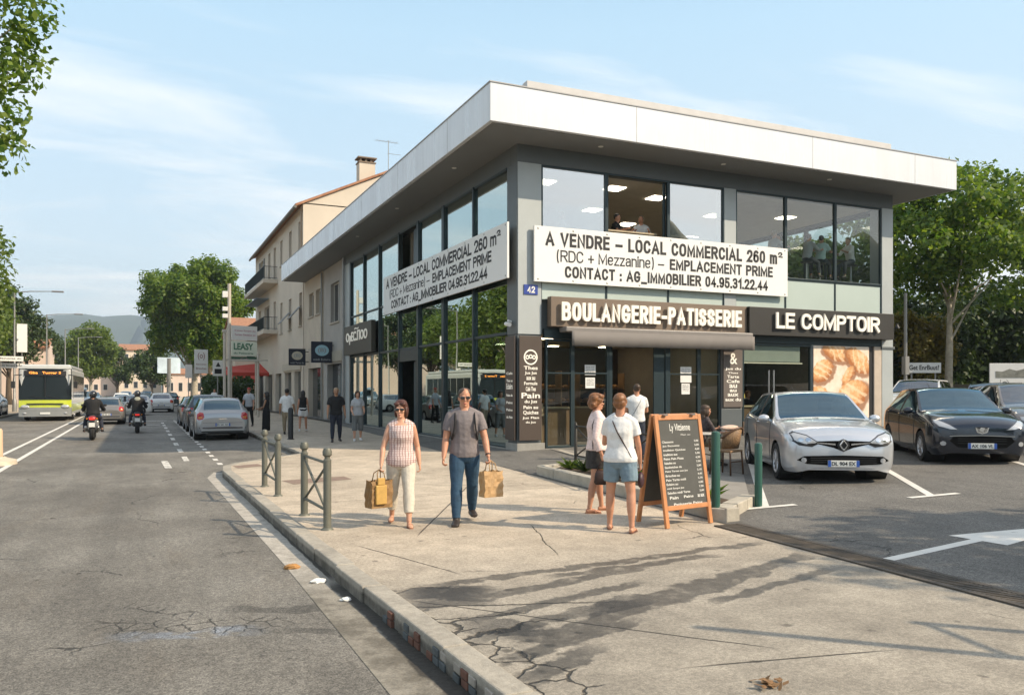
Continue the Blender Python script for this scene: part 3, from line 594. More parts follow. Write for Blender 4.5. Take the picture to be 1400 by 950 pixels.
# east wall: solid below, glazed above
bb('east_wall', base_m, X1 - .25, X1, Y0 + .52, 40, 0, 5.25); bb('east_wall', base_m, X1 - .25, X1, 30.5, 40, 5.25, 7.92)
for a, b in ((20.5, 23.8), (23.8, 27.1), (27.1, 30.5)):
    mb = MB(); z0, z1 = 5.27, 7.9; w_ = .07
    for y in (a, b - w_): mb.box(X1 - .2 - X0, X1 - .08 - X0, y - Y0, y + w_ - Y0, z0, z1)
    for z in (z0, z1 - w_): mb.box(X1 - .2 - X0, X1 - .08 - X0, a + w_ - Y0, b - w_ - Y0, z, z + w_)
    w = mb.build('window', mull_m, B); mb = MB(); mb.add([(X1 - .15 - X0, q, r_) for q, r_ in ((a + .04 - Y0, z0 + .03), (b - .04 - Y0, z0 + .03), (b - .04 - Y0, z1 - .03), (a + .04 - Y0, z1 - .03))], [(0, 1, 2, 3)]); mb.build('pane', glassS, w, fix=False)
for x, y in ((11.0, 21.7), (13.3, 21.5), (15.2, 22.0), (11.6, 24.8), (14.2, 24.4), (18.6, 23.4), (21.2, 22.6), (16.6, 26.0), (20.4, 27.2)): bb('ceiling_light', lightp, x - .26, x + .26, y - .26, y + .26, 7.925, 7.948, bevel=0)
# ground floor, right facade
for x, y in ((11.2, 22.0), (13.4, 22.6), (15.4, 22.0), (11.2, 25.4), (13.4, 25.8), (15.4, 25.6), (18.4, 22.4), (21, 23.4)): bb('ceiling_light', light_fill, x - .15, x + .15, y - .15, y + .15, 3.27, 3.298, bevel=0)  # ground-floor panels are added lights to brighten the dark shop interiors
bb('shop_partition', wall_in, 16.85, 17.0, Y0 + .12, 27, .03, 3.3)
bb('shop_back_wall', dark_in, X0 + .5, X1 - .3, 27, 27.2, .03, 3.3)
bb('door_transom', mull_m, 10.1, 16.95, Y0 + .02, Y0 + .12, 3.15, 3.42)
SH = [(10.15, 11.0), (11.0, 12.17), (14.24, 15.35), (15.35, 16.15)]
for i, (a, b) in enumerate(SH):
    w = frame_s(a, b, .12, 3.14, y=Y0 + .03, w=.06); pane_s(w, a + .05, b - .05, .17, 3.1, glassS, Y0 + .07)
    mb = MB(); mb.box(a - X0 + .06, b - X0 - .06, .035, .11, 2.18, 2.22); mb.build('glazing_bar', mull_m, w)
bb('shop_sill', base_m, 10.1, 12.17, Y0 - .04, Y0 + .16, .0, .115); bb('shop_sill', base_m, 14.24, 16.15, Y0 - .04, Y0 + .16, .0, .115)
bb('door_frame', mull_m, 12.17, 12.29, Y0 + .02, Y0 + .14, 0.03, 3.14); bb('door_frame', mull_m, 14.12, 14.24, Y0 + .02, Y0 + .14, 0.03, 3.14)
bb('door_leaf', mull_m, 13.72, 14.10, Y0 + .05, Y0 + .09, .03, 3.1)
for yy, s in ((332, .0), (344, 0)): pass
# comptoir shop front
bb('transom', mull_m, 17.0, 22.98, Y0 + .02, Y0 + .14, 3.2, 3.42)
bb('menu_pier', M('menu_pier_grey', (.16, .145, .13), .6, var=.06), 16.15, 16.95, Y0 - .01, Y0 + .16, 1.15, 3.14); bb('menu_pier_base', beam_m, 16.15, 16.95, Y0 - .014, Y0 + .16, 0, 1.146)
w = frame_s(17.0, 19.85, .75, 3.19, y=Y0 + .03, w=.07); pane_s(w, 17.05, 19.8, .8, 3.15, glassS, Y0 + .07)
mb = MB(); mb.box(17.07 - X0, 19.4 - X0, .09, .12, 2.62, 3.12); mb.build('roller_blind', M('blind_grey', (.34, .37, .34), .8), w)
mb = MB(); mb.box(17.07 - X0, 19.5 - X0, .085, .125, 2.56, 2.60); mb.build('blind_bar', M('bar_cream', (.75, .70, .58), .5), w)
for x in (18.0, 18.2):
    mb = MB(); mb.tube([(x - X0, -.03, 1.15), (x - X0, -.03, 2.35)], .025, 8); mb.build('door_handle', steel, w)
bb('shop_sill', M('sill_brown', (.18, .12, .08), .6), 17.0, 19.85, Y0 - .02, Y0 + .16, 0, .745)
bb('side_door', black, 22.4, 22.62, Y0 + .05, Y0 + .12, .05, 3.19)
bb('sandstone_pier', M('pier_cream', (.50, .42, .34), .7, var=.1, vs=4), 22.63, 22.975, Y0, Y0 + .2, 0, 3.19)
bb('shop_front_wall', column_m, 19.86, 22.39, Y0 + .05, Y0 + .2, 0, 3.19)
# left facade: full-height glazing
LY = [20.62, 23.09, 25.82, 28.57, 30.98, 33.9, 36.53, 39.12]
def box_w(name, mat, y0, y1, z0, z1, x0=X0, x1=X0 + .1, parent=None):
    mb = MB(); mb.box(x0 - X0, x1 - X0, y0 - Y0, y1 - Y0, z0, z1); return mb.build(name, mat, parent or B, bevel=.004)
for i, y in enumerate(LY):
    h = .11 if i in (2, 3, 7) else .05
    if i == 0: continue
    box_w('mullion', mull_m, y - h, y + h, .12, 7.915, X0 - .05, X0 + .12)
for i in range(7):
    a = LY[i] + .06 if i else LY[0]; b = LY[i + 1] - .06
    for z in (3.3, 5.22, 7.87) + ((.12,) if i != 3 else ()): box_w('transom', mull_m, a, b, z - .035, z + .04, X0 - .02, X0 + .10)
    for z0, z1 in ((.16, 3.26), (3.345, 5.18), (5.27, 7.83)):
        if i == 3 and z1 != 5.18: continue
        w = box_w('window', glassL, a, b, z0, z1, X0 + .03, X0 + .042)
    if i in (0, 1, 2, 4, 5): pass
bb('left_plinth', base_m, X0 - .03, X0 + .15, 20.67, 28.5, -.02, .115); bb('left_plinth', base_m, X0 - .03, X0 + .15, 31.1, 39.14, -.02, .115)
bb('open_sash', mull_m, X0 + .14, X0 + .20, 28.7, 29.6, 5.3, 7.8)
# door to the offices (standing open, dark)
box_w('door_head', mull_m, 28.7, 30.9, 2.82, 3.25, X0 - .03, X0 + .2)
box_w('office_door', M('door_teal', (.02, .055, .07), .4, .2), 28.75, 29.75, .02, 2.8, X0 + .2, X0 + .26)
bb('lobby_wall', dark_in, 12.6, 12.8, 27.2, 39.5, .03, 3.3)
# slab edge behind the glass bands
box_w('slab', M('slab_edge_green', (.10, .12, .11), .8), 20.66, 39.1, 3.45, 5.1, X0 + .3, X0 + .41)

def sign(name, label, cat, x0, x1, y0, y1, z0, z1, mat, bevel=.01):
    """a board: an Empty at its base with the panel as a part"""
    t = thing(name, label, cat, ((x0 + x1) / 2, (y0 + y1) / 2, z0)); mb = MB(); c = t.location
    mb.box(x0 - c.x, x1 - c.x, y0 - c.y, y1 - c.y, 0, z1 - z0); mb.build('panel', mat, t, bevel=bevel); return t
def letter(t, items, T, mat, name='lettering', depth=.004, bold=0, sw=0):
    Ti = Matrix.Translation(-t.location) @ T
    for it in items:
        mb = MB()
        if sw: strokes_on(mb, it[0], Ti, *it[1:5], sw=it[5], depth=depth)
        else: text_on(mb, it[0], Ti, *it[1:5], bold=it[5] if len(it) > 5 else bold, depth=depth)
        mb.build(name, mat, t, fix=False)
ink = M('black_ink', (.012, .012, .013), .6)
banner_m = M('banner_white', (.80, .80, .78), .55, var=.03, vs=1)
# banner on the right facade
L1, L2a, L2b, L3 = 'A VENDRE – LOCAL COMMERCIAL 260 m²', '(RDC + Mezzanine) –', 'EMPLACEMENT PRIME', 'CONTACT : AG_IMMOBILIER 04.95.31.22.44'
t = sign('sale_banner', 'long white for-sale banner across the sunlit front windows above the bakery sign', 'banner', 9.71, 18.66, 19.80, 19.86, 4.68, 6.2, banner_m, .006)
letter(t, [(L1, 10.05, 18.45, 5.68, 6.06, .195), (L2a, 10.4, 13.95, 5.26, 5.58, .115), (L2b, 14.15, 18.05, 5.26, 5.58, .195), (L3, 10.65, 17.85, 4.83, 5.15, .195)], face_south(0, 19.797, 0), ink, sw=1)
t = sign('sale_banner', 'long white for-sale banner on the shaded street side of the glazed building', 'banner', 9.0, 9.06, 20.02, 32.35, 4.76, 6.28, banner_m, .006)
letter(t, [(L1, -31.9, -20.45, 5.77, 6.14, .195), (L2a, -31.4, -26.5, 5.35, 5.67, .115), (L2b, -26.2, -21.1, 5.35, 5.67, .195), (L3, -31.2, -21.4, 4.92, 5.24, .195)], face_west(8.997, 0, 0), ink, sw=1)
# fixings at the banner edges
for o in [q for q in bpy.data.objects if q.name.startswith('sale_banner')]:
    c = o.location; south = c.x > 12; n_ = 9
    for i in range(n_):
        for zz in (.07, 1.45):
            u = -1 + 2 * i / (n_ - 1); mb = MB(); T = Matrix.Translation((u * 4.36, -.032, zz)) @ Matrix.Rotation(R(90), 4, 'X') if south else Matrix.Translation((-.032, u * 6.05, zz)) @ Matrix.Rotation(R(-90), 4, 'Y')
            mb.lathe([(0, .006), (.022, .005), (.028, 0)], 10, T); mb.build('bolt', grey_steel, o, smooth=40)
# shop signs
letm = emit('letter_cream', (.85, .8, .7), .12)
brown = M('sign_brown', (.17, .125, .09), .55, var=.05)
t = sign('bakery_sign', 'brown bakery sign board with raised cream letters above the awning', 'shop sign', 10.18, 16.95, 19.72, 19.95, 3.47, 4.29, brown)
letter(t, [('BOULANGERIE-PATISSERIE', 10.46, 16.66, 3.63, 4.14, .188)], face_south(0, 19.66, 0), letm, depth=.06, sw=1)
t = sign('cafe_sign', 'black shop sign with cream letters above the bread poster', 'shop sign', 16.97, 23.18, 19.62, 19.93, 3.42, 4.29, M('sign_black', (.022, .02, .017), .5))
letter(t, [('LE COMPTOIR', 17.95, 22.4, 3.64, 4.14, .188)], face_south(0, 19.57, 0), letm, depth=.05, sw=1)
t = thing('wall_lamp', 'small black wall lamp beside the end of the black shop sign', 'lamp', (23.3, 19.9, 3.75)); mb = MB(); mb.tube([(0, 0, 0), (0, -.25, .05), (0, -.3, .15)], .02, 8).lathe([(.02, .2), (.08, .1), (.09, .06)], 12, Matrix.Translation((0, -.3, 0))); mb.build('lamp_head', black, t)
# optician's box sign on the street side
t = sign('optician_sign', 'dark olive shop sign with thin white letters on the street side', 'shop sign', 9.02, 9.22, 34.35, 39.5, 3.38, 4.75, M('sign_olive', (.05, .045, .033), .5))
letter(t, [('OpEC.ΠOO', -38.9, -34.9, 3.85, 4.45, .02), ('~', -37.2, -36.5, 4.5, 4.58)], face_west(9.0, 0, 0), letm, depth=.03)
# awning
fab = M('taupe_awning', (.19, .172, .158), .8, var=.06, vs=2)
t = thing('shop_awning', 'taupe rolled-up awning with a hanging valance over the bakery front', 'awning', (13.8, 19.7, 2.9))
mb = MB(); mb.box(-3.28, 3.2, -.22, .2, .42, .56); mb.build('cassette', M('awning_casing', (.22, .20, .185), .5), t, bevel=.03)
mb = MB(); n = 60
for i in range(n + 1):
    x = -3.15 + 6.32 * i / n; w_ = .012 * math.sin(i * 1.3) + .006 * math.sin(i * 3.1)
    mb.v += [(x, -.30, .44), (x, -.306 + w_ * .2, .24), (x, -.31 + w_ * .5, .03 + .004 * math.sin(i * 2))]
for i in range(n):
    for j in range(2): mb.f.append((i * 3 + j, i * 3 + 3 + j, i * 3 + 4 + j, i * 3 + 1 + j)); mb.mi.append(0)
o = mb.build('valance', fab, t, smooth=25, fix=False); sm = o.modifiers.new('s', 'SOLIDIFY'); sm.thickness = .008
# house number
t = sign('house_number', 'blue enamel house number plate 42 on the grey corner column', 'house number', 9.46, 9.88, 19.925, 19.948, 4.33, 4.6, M('enamel_blue', (.03, .06, .30), .3, coat=.5), .004)
letter(t, [('42', 9.56, 9.79, 4.375, 4.555, .19)], face_south(0, 19.922, 0), white_paint, sw=1)
t = thing('security_camera', 'small white security camera on the dark corner of the street side', 'camera', (9.2, 20.3, 3.55)); mb = MB(); mb.tube([(.06, 0, .05), (-.06, 0, .08)], .03, 8).tube([(-.06, .12, 0), (-.06, -.14, -.04)], [.055, .06], 10); mb.build('camera_body', white_paint, t)
# menu boards
scr = random.Random(11)
_W = 'Pains Tartes Quiches Salades Gateaux Brioches Croissants Sandwiches Viennoiseries Baguette tradition Formule du midi Pain au chocolat Tarte aux fraises Cafe Jus Thes Soupe Pizza Flan Eclairs Chaussons Patisserie maison'.split()
def gib(n):
    s = ''
    while len(s) < n - 1: s += (' ' if s else '') + scr.choice([w for w in _W if len(w) <= max(3, n - len(s))] or ['du'])
    return s
mbrown = M('menu_brown', (.072, .052, .040), .5, var=.05)
t = sign('menu_board', 'tall dark brown menu panel on the front face of the corner pillar', 'menu panel', 9.31, 9.99, 19.90, 19.925, .36, 3.2, mbrown, .004)
it = []; z = 2.38
for k, (w, h) in enumerate(((.42, .10), (.36, .10), (.26, .09), (.4, .09), (.3, .12), (.56, .15), (.38, .11), (.44, .09), (.46, .12), (.5, .08), (.3, .07))):
    it.append((gib(4 + k % 5), 9.65 - w / 2, 9.65 + w / 2, z - h, z, .02)); z -= h + .045
letter(t, it, face_south(0, 19.897, 0), letm)
mb = MB(); T = Matrix.Translation(-t.location) @ face_south(9.65, 19.899, 2.62)
mb.lathe([(.17, 0), (.19, .004), (.21, 0)], 28, T)
for k in range(3): mb.lathe([(.03, 0), (.045, .004), (.06, 0)], 14, T @ Matrix.Translation((-.1 + .1 * k, .02 * (k % 2), 0)))
mb.build('emblem', letm, t)
t = sign('menu_board', 'narrow dark menu panel on the shaded street face of the corner pillar', 'menu panel', 9.20, 9.225, 19.98, 20.6, .36, 3.2, mbrown, .004)
letter(t, [(gib(5 + k % 4), -20.5, -20.1, 2.15 - k * .2, 2.15 - k * .2 + (.07 if k != 2 else .16), .02) for k in range(7)], face_west(9.197, 0, 0), letm)
t = sign('menu_board', 'brown menu panel between the bakery window and the cafe window', 'menu panel', 16.2, 16.93, 19.89, 19.935, 1.2, 2.96, M('menu_taupe', (.13, .105, .09), .6), .004)
it = []; z = 2.42
for w, h in ((.6, .1), (.38, .05), (.46, .09), (.5, .1), (.3, .11), (.26, .08), (.42, .09), (.6, .1)): it.append((gib(int(w * 11)), 16.56 - w / 2, 16.56 + w / 2, z - h, z, .02)); z -= h + .045
letter(t, it + [('&', 16.43, 16.72, 2.52, 2.86, .01)], face_south(0, 19.887, 0), letm)
# door notices
for (x0, x1, z0, z1), lab in zip(((11.4, 11.75, 2.15, 2.44), (11.42, 11.73, 1.78, 2.08), (14.68, 15.08, 1.95, 2.42), (14.72, 15.02, 1.6, 1.92)), ('upper paper notice on the glass left of the bakery entrance', 'lower paper notice on the glass left of the bakery entrance', 'upper paper notice on the sliding glass right of the bakery entrance', 'lower paper notice on the sliding glass right of the bakery entrance')):
    t = sign('paper_notice', lab, 'notice', x0, x1, 20.005, 20.012, z0, z1, white_paint, 0)
    letter(t, [(gib(9), x0 + .04, x1 - .04, z1 - .07 - .05 * k, z1 - .04 - .05 * k) for k in range(4)], face_south(0, 20.004, 0), ink, depth=.002)
# bread poster: a flat print with crusts drawn by procedural shapes
def bread_mat():
    k = NX('bread_print'); base = (.80, .62, .47); col = k.mix(k.ramp(k.noise(3, 4), .3, .7), base, (.9, .77, .64))
    no = k.noise(3.2, 5, .6); no2 = k.noise(9, 5, .6)
    for x, z, rx, rz, rot, c in ((-.85, 2.0, .52, .34, .5, 0), (-.2, 2.62, .62, .30, -.2, 1), (.75, 2.35, .60, .36, -.6, 0), (.30, 1.85, .40, .22, .9, 2), (-.95, 1.25, .42, .24, -.3, 2), (.40, 1.15, .82, .50, .45, 1), (-.35, .75, .5, .3, .2, 0), (.7, .25, .8, .34, -.3, 2), (-.9, .3, .55, .3, .3, 1)):
        ca, sa = math.cos(rot), math.sin(rot); ex = k.m_('ADD', k.m_('SUBTRACT', k.x, x), k.m_('MULTIPLY', k.m_('SUBTRACT', no, .5), .45)); ez = k.m_('ADD', k.m_('SUBTRACT', k.z, z), k.m_('MULTIPLY', k.m_('SUBTRACT', no2, .5), .14))
        dx = k.m_('DIVIDE', k.m_('ADD', k.m_('MULTIPLY', ex, ca), k.m_('MULTIPLY', ez, sa)), rx); dz = k.m_('DIVIDE', k.m_('SUBTRACT', k.m_('MULTIPLY', ez, ca), k.m_('MULTIPLY', ex, sa)), rz)
        r2 = k.m_('ADD', k.m_('MULTIPLY', dx, dx), k.m_('MULTIPLY', dz, dz)); sh = k.ramp(k.m_('ADD', r2, k.m_('MULTIPLY', dz, .45)), 1.5, 1.0); col = k.mix(k.m_('MULTIPLY', sh, .85), col, (.30, .12, .045))
        crust = k.mix(k.ramp(no2, .35, .65), (.70, .33, .12), (.86, .54, .28)); crust = k.mix(k.ramp(k.m_('SUBTRACT', r2, k.m_('MULTIPLY', dz, .6)), .2, 1.2), crust, (.42, .15, .045)); crust = k.mix(k.ramp(k.m_('ADD', r2, k.m_('MULTIPLY', dz, -1.1)), -.1, -.55), crust, (.95, .78, .58))
        for o_ in (-.42, .05, .5):
            cut = k.ramp(k.m_('ABSOLUTE', k.m_('ADD', k.m_('SUBTRACT', dx, o_), k.m_('MULTIPLY', dz, .5))), .13, .03); crust = k.mix(k.m_('MULTIPLY', cut, .6 if c != 2 else .2), crust, (.93, .72, .48))
        col = k.mix(k.ramp(r2, 1.0, .93), col, crust)
    return k.done(col, .4)
t = sign('bread_poster', 'large printed poster of golden bread loaves beside the cafe window', 'poster', 19.9, 22.38, 19.95, 19.975, .35, 3.17, bread_mat(), 0)
# ------------------------------------------------------------------ inside the shops
loaf_m = M('loaf_crust', (.42, .22, .08), .7, var=.3, vs=9); shelf_m = M('shelf_oak', (.30, .19, .10), .6); cream_m = M('cream_counter', (.42, .34, .22), .5)
def shelf_unit(label, x, y, w, n, rz=0, seed=1, loaf=True):
    t = thing('bread_shelf', label, 'shelf', (x, y, .03), rz); mb = MB()
    for xx in (-w / 2, w / 2 - .04): mb.box(xx, xx + .04, -.2, .2, 0, 2.3)
    mb.build('side_panel', shelf_m, t); r = random.Random(seed)
    for i in range(n):
        z = .3 + i * 1.9 / n; mb = MB(); mb.box(-w / 2 + .04, w / 2 - .04, -.2, .2, z, z + .03); mb.build('shelf', shelf_m, t)
        if loaf:
            mb = MB(); xx = -w / 2 + .15
            while xx < w / 2 - .15:
                s = r.uniform(.06, .11); mb.ell((xx, r.uniform(-.08, .05), z + .03 + s * .7), (s, .16, s * .7), n=8, m=5); xx += s * 2 + .02
            tag(mb.build('bread_loaves', loaf_m, t, smooth=True))
    return t
shelf_unit('bread shelf of loaves behind the bakery entrance', 13.0, 25.3, 1.8, 4, seed=2)
shelf_unit('bread shelf of loaves at the right of the bakery back wall', 15.2, 25.6, 1.9, 4, seed=3)
shelf_unit('dark wooden shelf standing inside behind the left bakery window', 11.2, 22.6, 1.5, 4, seed=4)
shelf_unit('bottle shelf on the dark back wall of the cafe', 18.6, 26.6, 2.4, 4, seed=5)
def counter(label, x, y, w, z, m, rz=0, top=None):
    t = thing('shop_counter', label, 'counter', (x, y, .03), rz); mb = MB(); mb.box(-w / 2, w / 2, -.3, .3, 0, z - .05); mb.build('front_panel', m, t, bevel=.01)
    mb = MB(); mb.box(-w / 2 - .03, w / 2 + .03, -.35, .35, z - .05, z); mb.build('worktop', top or cream_m, t, bevel=.01); return t
counter('glass pastry counter across the middle of the bakery', 13.9, 23.6, 3.4, 1.15, shelf_m)
counter('pale counter behind the left bakery window', 10.9, 21.3, 1.1, 1.2, M('counter_ochre', (.15, .095, .05), .6))
counter('wooden counter along the inside of the cafe window', 18.4, 20.6, 2.2, 1.2, M('counter_tan', (.16, .095, .05), .6))
t = thing('bar_stool', 'tall pale bar stool behind the left bakery window', 'stool', (10.35, 20.75, .03)); mb = MB()
for a in range(4): mb.tube([(.2 * math.cos(a * 1.57 + .78), .2 * math.sin(a * 1.57 + .78), 0), (.13 * math.cos(a * 1.57 + .78), .13 * math.sin(a * 1.57 + .78), .95)], .018, 6)
mb.build('leg', cream_m, t); mb = MB(); mb.box(-.19, .19, -.19, .19, .95, 1.0).box(-.19, .19, .15, .19, 1.0, 1.3); mb.build('seat', cream_m, t, bevel=.02)
t = thing('cake_dome', 'yellow domed cake on a stand in the cafe window', 'cake', (17.35, 20.6, 1.23)); mb = MB(); mb.lathe([(.0, .02), (.12, .02), (.05, .06), (.05, .2), (.26, .22), (.26, .24), (0, .24)], 18); mb.build('cake_stand', steel, t, smooth=30)
mb = MB(); mb.lathe([(.22, .24), (.21, .36), (.14, .46), (0, .5)], 18); mb.build('cake', M('lemon_icing', (.75, .55, .12), .5), t, smooth=True)
for x, lab in ((9.9, 0), (11.6, 1), (13.3, 2)): pass
# counters by the first floor windows
def ledge(label, x0, x1, y=20.45, z=6.38, rz=0):
    t = thing('window_bar', label, 'bar counter', ((x0 + x1) / 2, y, 5.2)); w = (x1 - x0) / 2; mb = MB(); mb.box(-w, w, -.22, .22, z - 5.25, z - 5.2); mb.build('worktop', cream_m, t, bevel=.008)
    mb = MB()
    for x in (-w + .1, w - .1): mb.tube([(x, 0, 0), (x, 0, z - 5.25)], .03, 8)
    mb.build('leg', steel, t); return t
ledge('pale bar counter inside the open first floor window', 12.2, 14.0); ledge('pale bar counter behind the first floor window right of the open one', 14.4, 16.2)
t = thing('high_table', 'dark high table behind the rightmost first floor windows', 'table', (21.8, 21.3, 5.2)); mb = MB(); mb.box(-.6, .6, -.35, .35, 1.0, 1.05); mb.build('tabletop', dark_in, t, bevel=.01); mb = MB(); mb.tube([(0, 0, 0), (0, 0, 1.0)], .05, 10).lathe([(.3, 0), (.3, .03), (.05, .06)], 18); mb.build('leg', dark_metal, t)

# ------------------------------------------------------------------ low facade beyond, under the same roof
def facade_house(name, label, x0, x1, y0, y1, h, mat, wins, doors, cat='building'):
    """a house on the street line: wall with real openings (boxes cut round them on the west face), windows set back"""
    t = thing(name, label, cat, (x0, y0, 0)); mb = MB(); T = .35
    ys = sorted({0, y1 - y0} | {v - y0 for w in wins + doors for v in w[:2]}); zs = sorted({0, h} | {v for w in wins + doors for v in w[2:4]})
    holes = [(w[0] - y0, w[1] - y0, w[2], w[3]) for w in wins + doors]
    for a, b in zip(ys[:-1], ys[1:]):
        run = None
        for c, d in zip(zs[:-1], zs[1:]):
            m_ = ((a + b) / 2, (c + d) / 2)
            if any(q[0] < m_[0] < q[1] and q[2] < m_[1] < q[3] for q in holes):
                if run: mb.box(0, T, a, b, *run); run = None
            else: run = (run[0] if run else c, d)
        if run: mb.box(0, T, a, b, *run)
    mb.box(T, x1 - x0, 0, .3, 0, h); mb.box(T, x1 - x0, y1 - y0 - .3, y1 - y0, 0, h); mb.box(x1 - x0 - .3, x1 - x0, .3, y1 - y0 - .3, 0, h); mb.box(T, x1 - x0 - .3, .3, y1 - y0 - .3, h - .3, h - .01)
    t['wall'] = 1; del t['wall']; mb.build('wall', mat, t)
    return t
win_frame = M('window_frame_white', (.62, .60, .55), .5); pane_dark = M('dark_pane', (.03, .035, .04), .05, spec=.8)
shutter_m = M('shutter_grey', (.22, .22, .21), .7, var=.15); sill_m = M('sill_stone', (.42, .37, .3), .8)
def win_w(t, y0, y1, z0, z1, sill=True, shutter=0, depth=.18, frame=win_frame):
    o = t.location; mb = MB(); a, b = y0 - o.y, y1 - o.y; w = .06; x = depth
    for p in ((a, a + w, z0, z1), (b - w, b, z0, z1), (a + w, b - w, z0, z0 + w), (a + w, b - w, z1 - w, z1), ((a + b) / 2 - .03, (a + b) / 2 + .03, z0 + w, z1 - w)): mb.box(x, x + .06, *p)
    f = mb.build('window', frame, t); mb = MB(); mb.box(x + .03, x + .045, a + .03, b - .03, z0 + .03, z1 - .03); mb.build('pane', pane_dark, f)
    if sill: mb = MB(); mb.box(-.08, .1, a - .08, b + .08, z0 - .09, z0 - .002); mb.build('sill', sill_m, f, bevel=.01)
    if shutter:
        for c in (a, b):
            s = -1 if c == a else 1; e = c + s * .03; mb = MB()
            mb.box(-.07, -.02, min(e, e + s * .48), max(e, e + s * .48), z0 + .02, z1 - .02); mb.build('shutter', shutter_m, f, bevel=.004)
    return f
render_grey = M('render_grey', (.36, .34, .31), .9, var=.12, vs=1.2, bump=.3, bs=30); render_beige = M('render_beige', (.52, .45, .36), .9, var=.12, vs=1.0, bump=.3, bs=30)
render_cream = M('render_cream', (.60, .525, .43), .9, var=.08, vs=.5, bump=.3, bs=30)
t = facade_house('grey_shop_house', 'grey rendered shop house under the far end of the white roof', X0 + .05, 20, 40.68, 45.9, 8.38, render_grey, [(41.9, 44.0, 5.3, 7.4)], [(41.3, 44.9, .02, 3.1)])
win_w(t, 41.9, 44.0, 5.3, 7.4); o = t.location
mb = MB(); mb.box(.3, .34, 41.32 - o.y, 42.9 - o.y, .03, 3.08); mb.build('door', M('door_bluegrey', (.10, .14, .16), .5), t); mb = MB(); mb.box(.3, .32, 42.95 - o.y, 44.88 - o.y, .03, 3.08); mb.build('shop_window', pane_dark, t)
mb = MB(); mb.box(-.1, .0, 40.9 - o.y, 45.6 - o.y, 3.2, 3.75); mb.build('name_board', M('board_stone', (.34, .31, .25), .7), t)
t = facade_house('beige_shop_house', 'narrow beige shop house between the grey house and the old block', X0 + .02, 20, 45.92, 51.75, 8.38, render_beige, [(46.6, 47.9, 6.1, 7.5), (48.6, 50.0, 6.1, 7.5)], [(46.3, 50.3, .02, 3.0)])
win_w(t, 46.6, 47.9, 6.1, 7.5); win_w(t, 48.6, 50.0, 6.1, 7.5); o = t.location
mb = MB(); mb.box(.28, .32, 46.32 - o.y, 50.28 - o.y, .03, 2.98); mb.build('shop_window', pane_dark, t); mb = MB(); mb.box(-.02, .05, 46.3 - o.y, 50.3 - o.y, 4.1, 4.2); mb.build('string_course', sill_m, t)
letter(t, [('BAR', -49.4, -48.0, 3.4, 3.75, .02)], face_west(t.location.x - .003, 0, 0), ink)
mb = MB(); mb.tube([(-.06, .1, 0), (-.06, .1, 8.3)], .05, 8); mb.build('drainpipe', grey_steel, t)
# old four-storey block
rows = [(10.7, 12.5), (5.8, 7.9)]
wins = [(52.5, 53.5, *rows[0]), (56.1, 57.2, *rows[0]), (52.2, 53.2, *rows[1]), (56.2, 57.3, *rows[1]), (60.0, 61.0, *rows[0]), (60.0, 61.0, 5.8, 8.0)]
fw = [(63.2, 64.3, 10.0, 12.5), (66, 67.2, 10.0, 12.5), (69.6, 71.8, 10.0, 12.5), (63.2, 64.3, 6.2, 8.4), (66.5, 69.5, 6.2, 8.4), (71.4, 73.0, 6.2, 8.4)]
doors = [(52.6, 55.0, .02, 2.9), (56.2, 59, .02, 2.9), (60.5, 63.4, .02, 2.9), (65, 69, .02, 2.9), (70, 74, .02, 2.9)]
O = facade_house('old_apartment_block', 'old cream apartment block with tiled gable roof, balconies and chimney', X0 - .02, 22, 51.8, 75, 13.45, render_cream, wins + fw, doors)
for w in wins[:5]: win_w(O, *w, shutter=0)
win_w(O, *wins[5])
for i, w in enumerate(fw): win_w(O, *w, sill=False, shutter=i == 2)
# half-open awning shutters of the two lower windows
for y in (52.7, 56.8): mb = MB(); mb.add([(-.05, y - 51.8 - .55, 7.0), (-.05, y - 51.8 + .55, 7.0), (-.75, y - 51.8 + .55, 6.2), (-.75, y - 51.8 - .55, 6.2)], [(0, 1, 2, 3)]); o = mb.build('tilted_shutter', shutter_m, O); o.modifiers.new('s', 'SOLIDIFY').thickness = .04
for d in doors: mb = MB(); mb.box(.26, .3, d[0] - 51.8, d[1] - 51.8, .02, 2.9); mb.build('shop_window', pane_dark, O)
mb = MB(); mb.box(-.1, 0, 52.3 - 51.8, 59.4 - 51.8, 3.0, 3.5); mb.build('name_board', M('board_cream', (.5, .44, .35), .7), O)
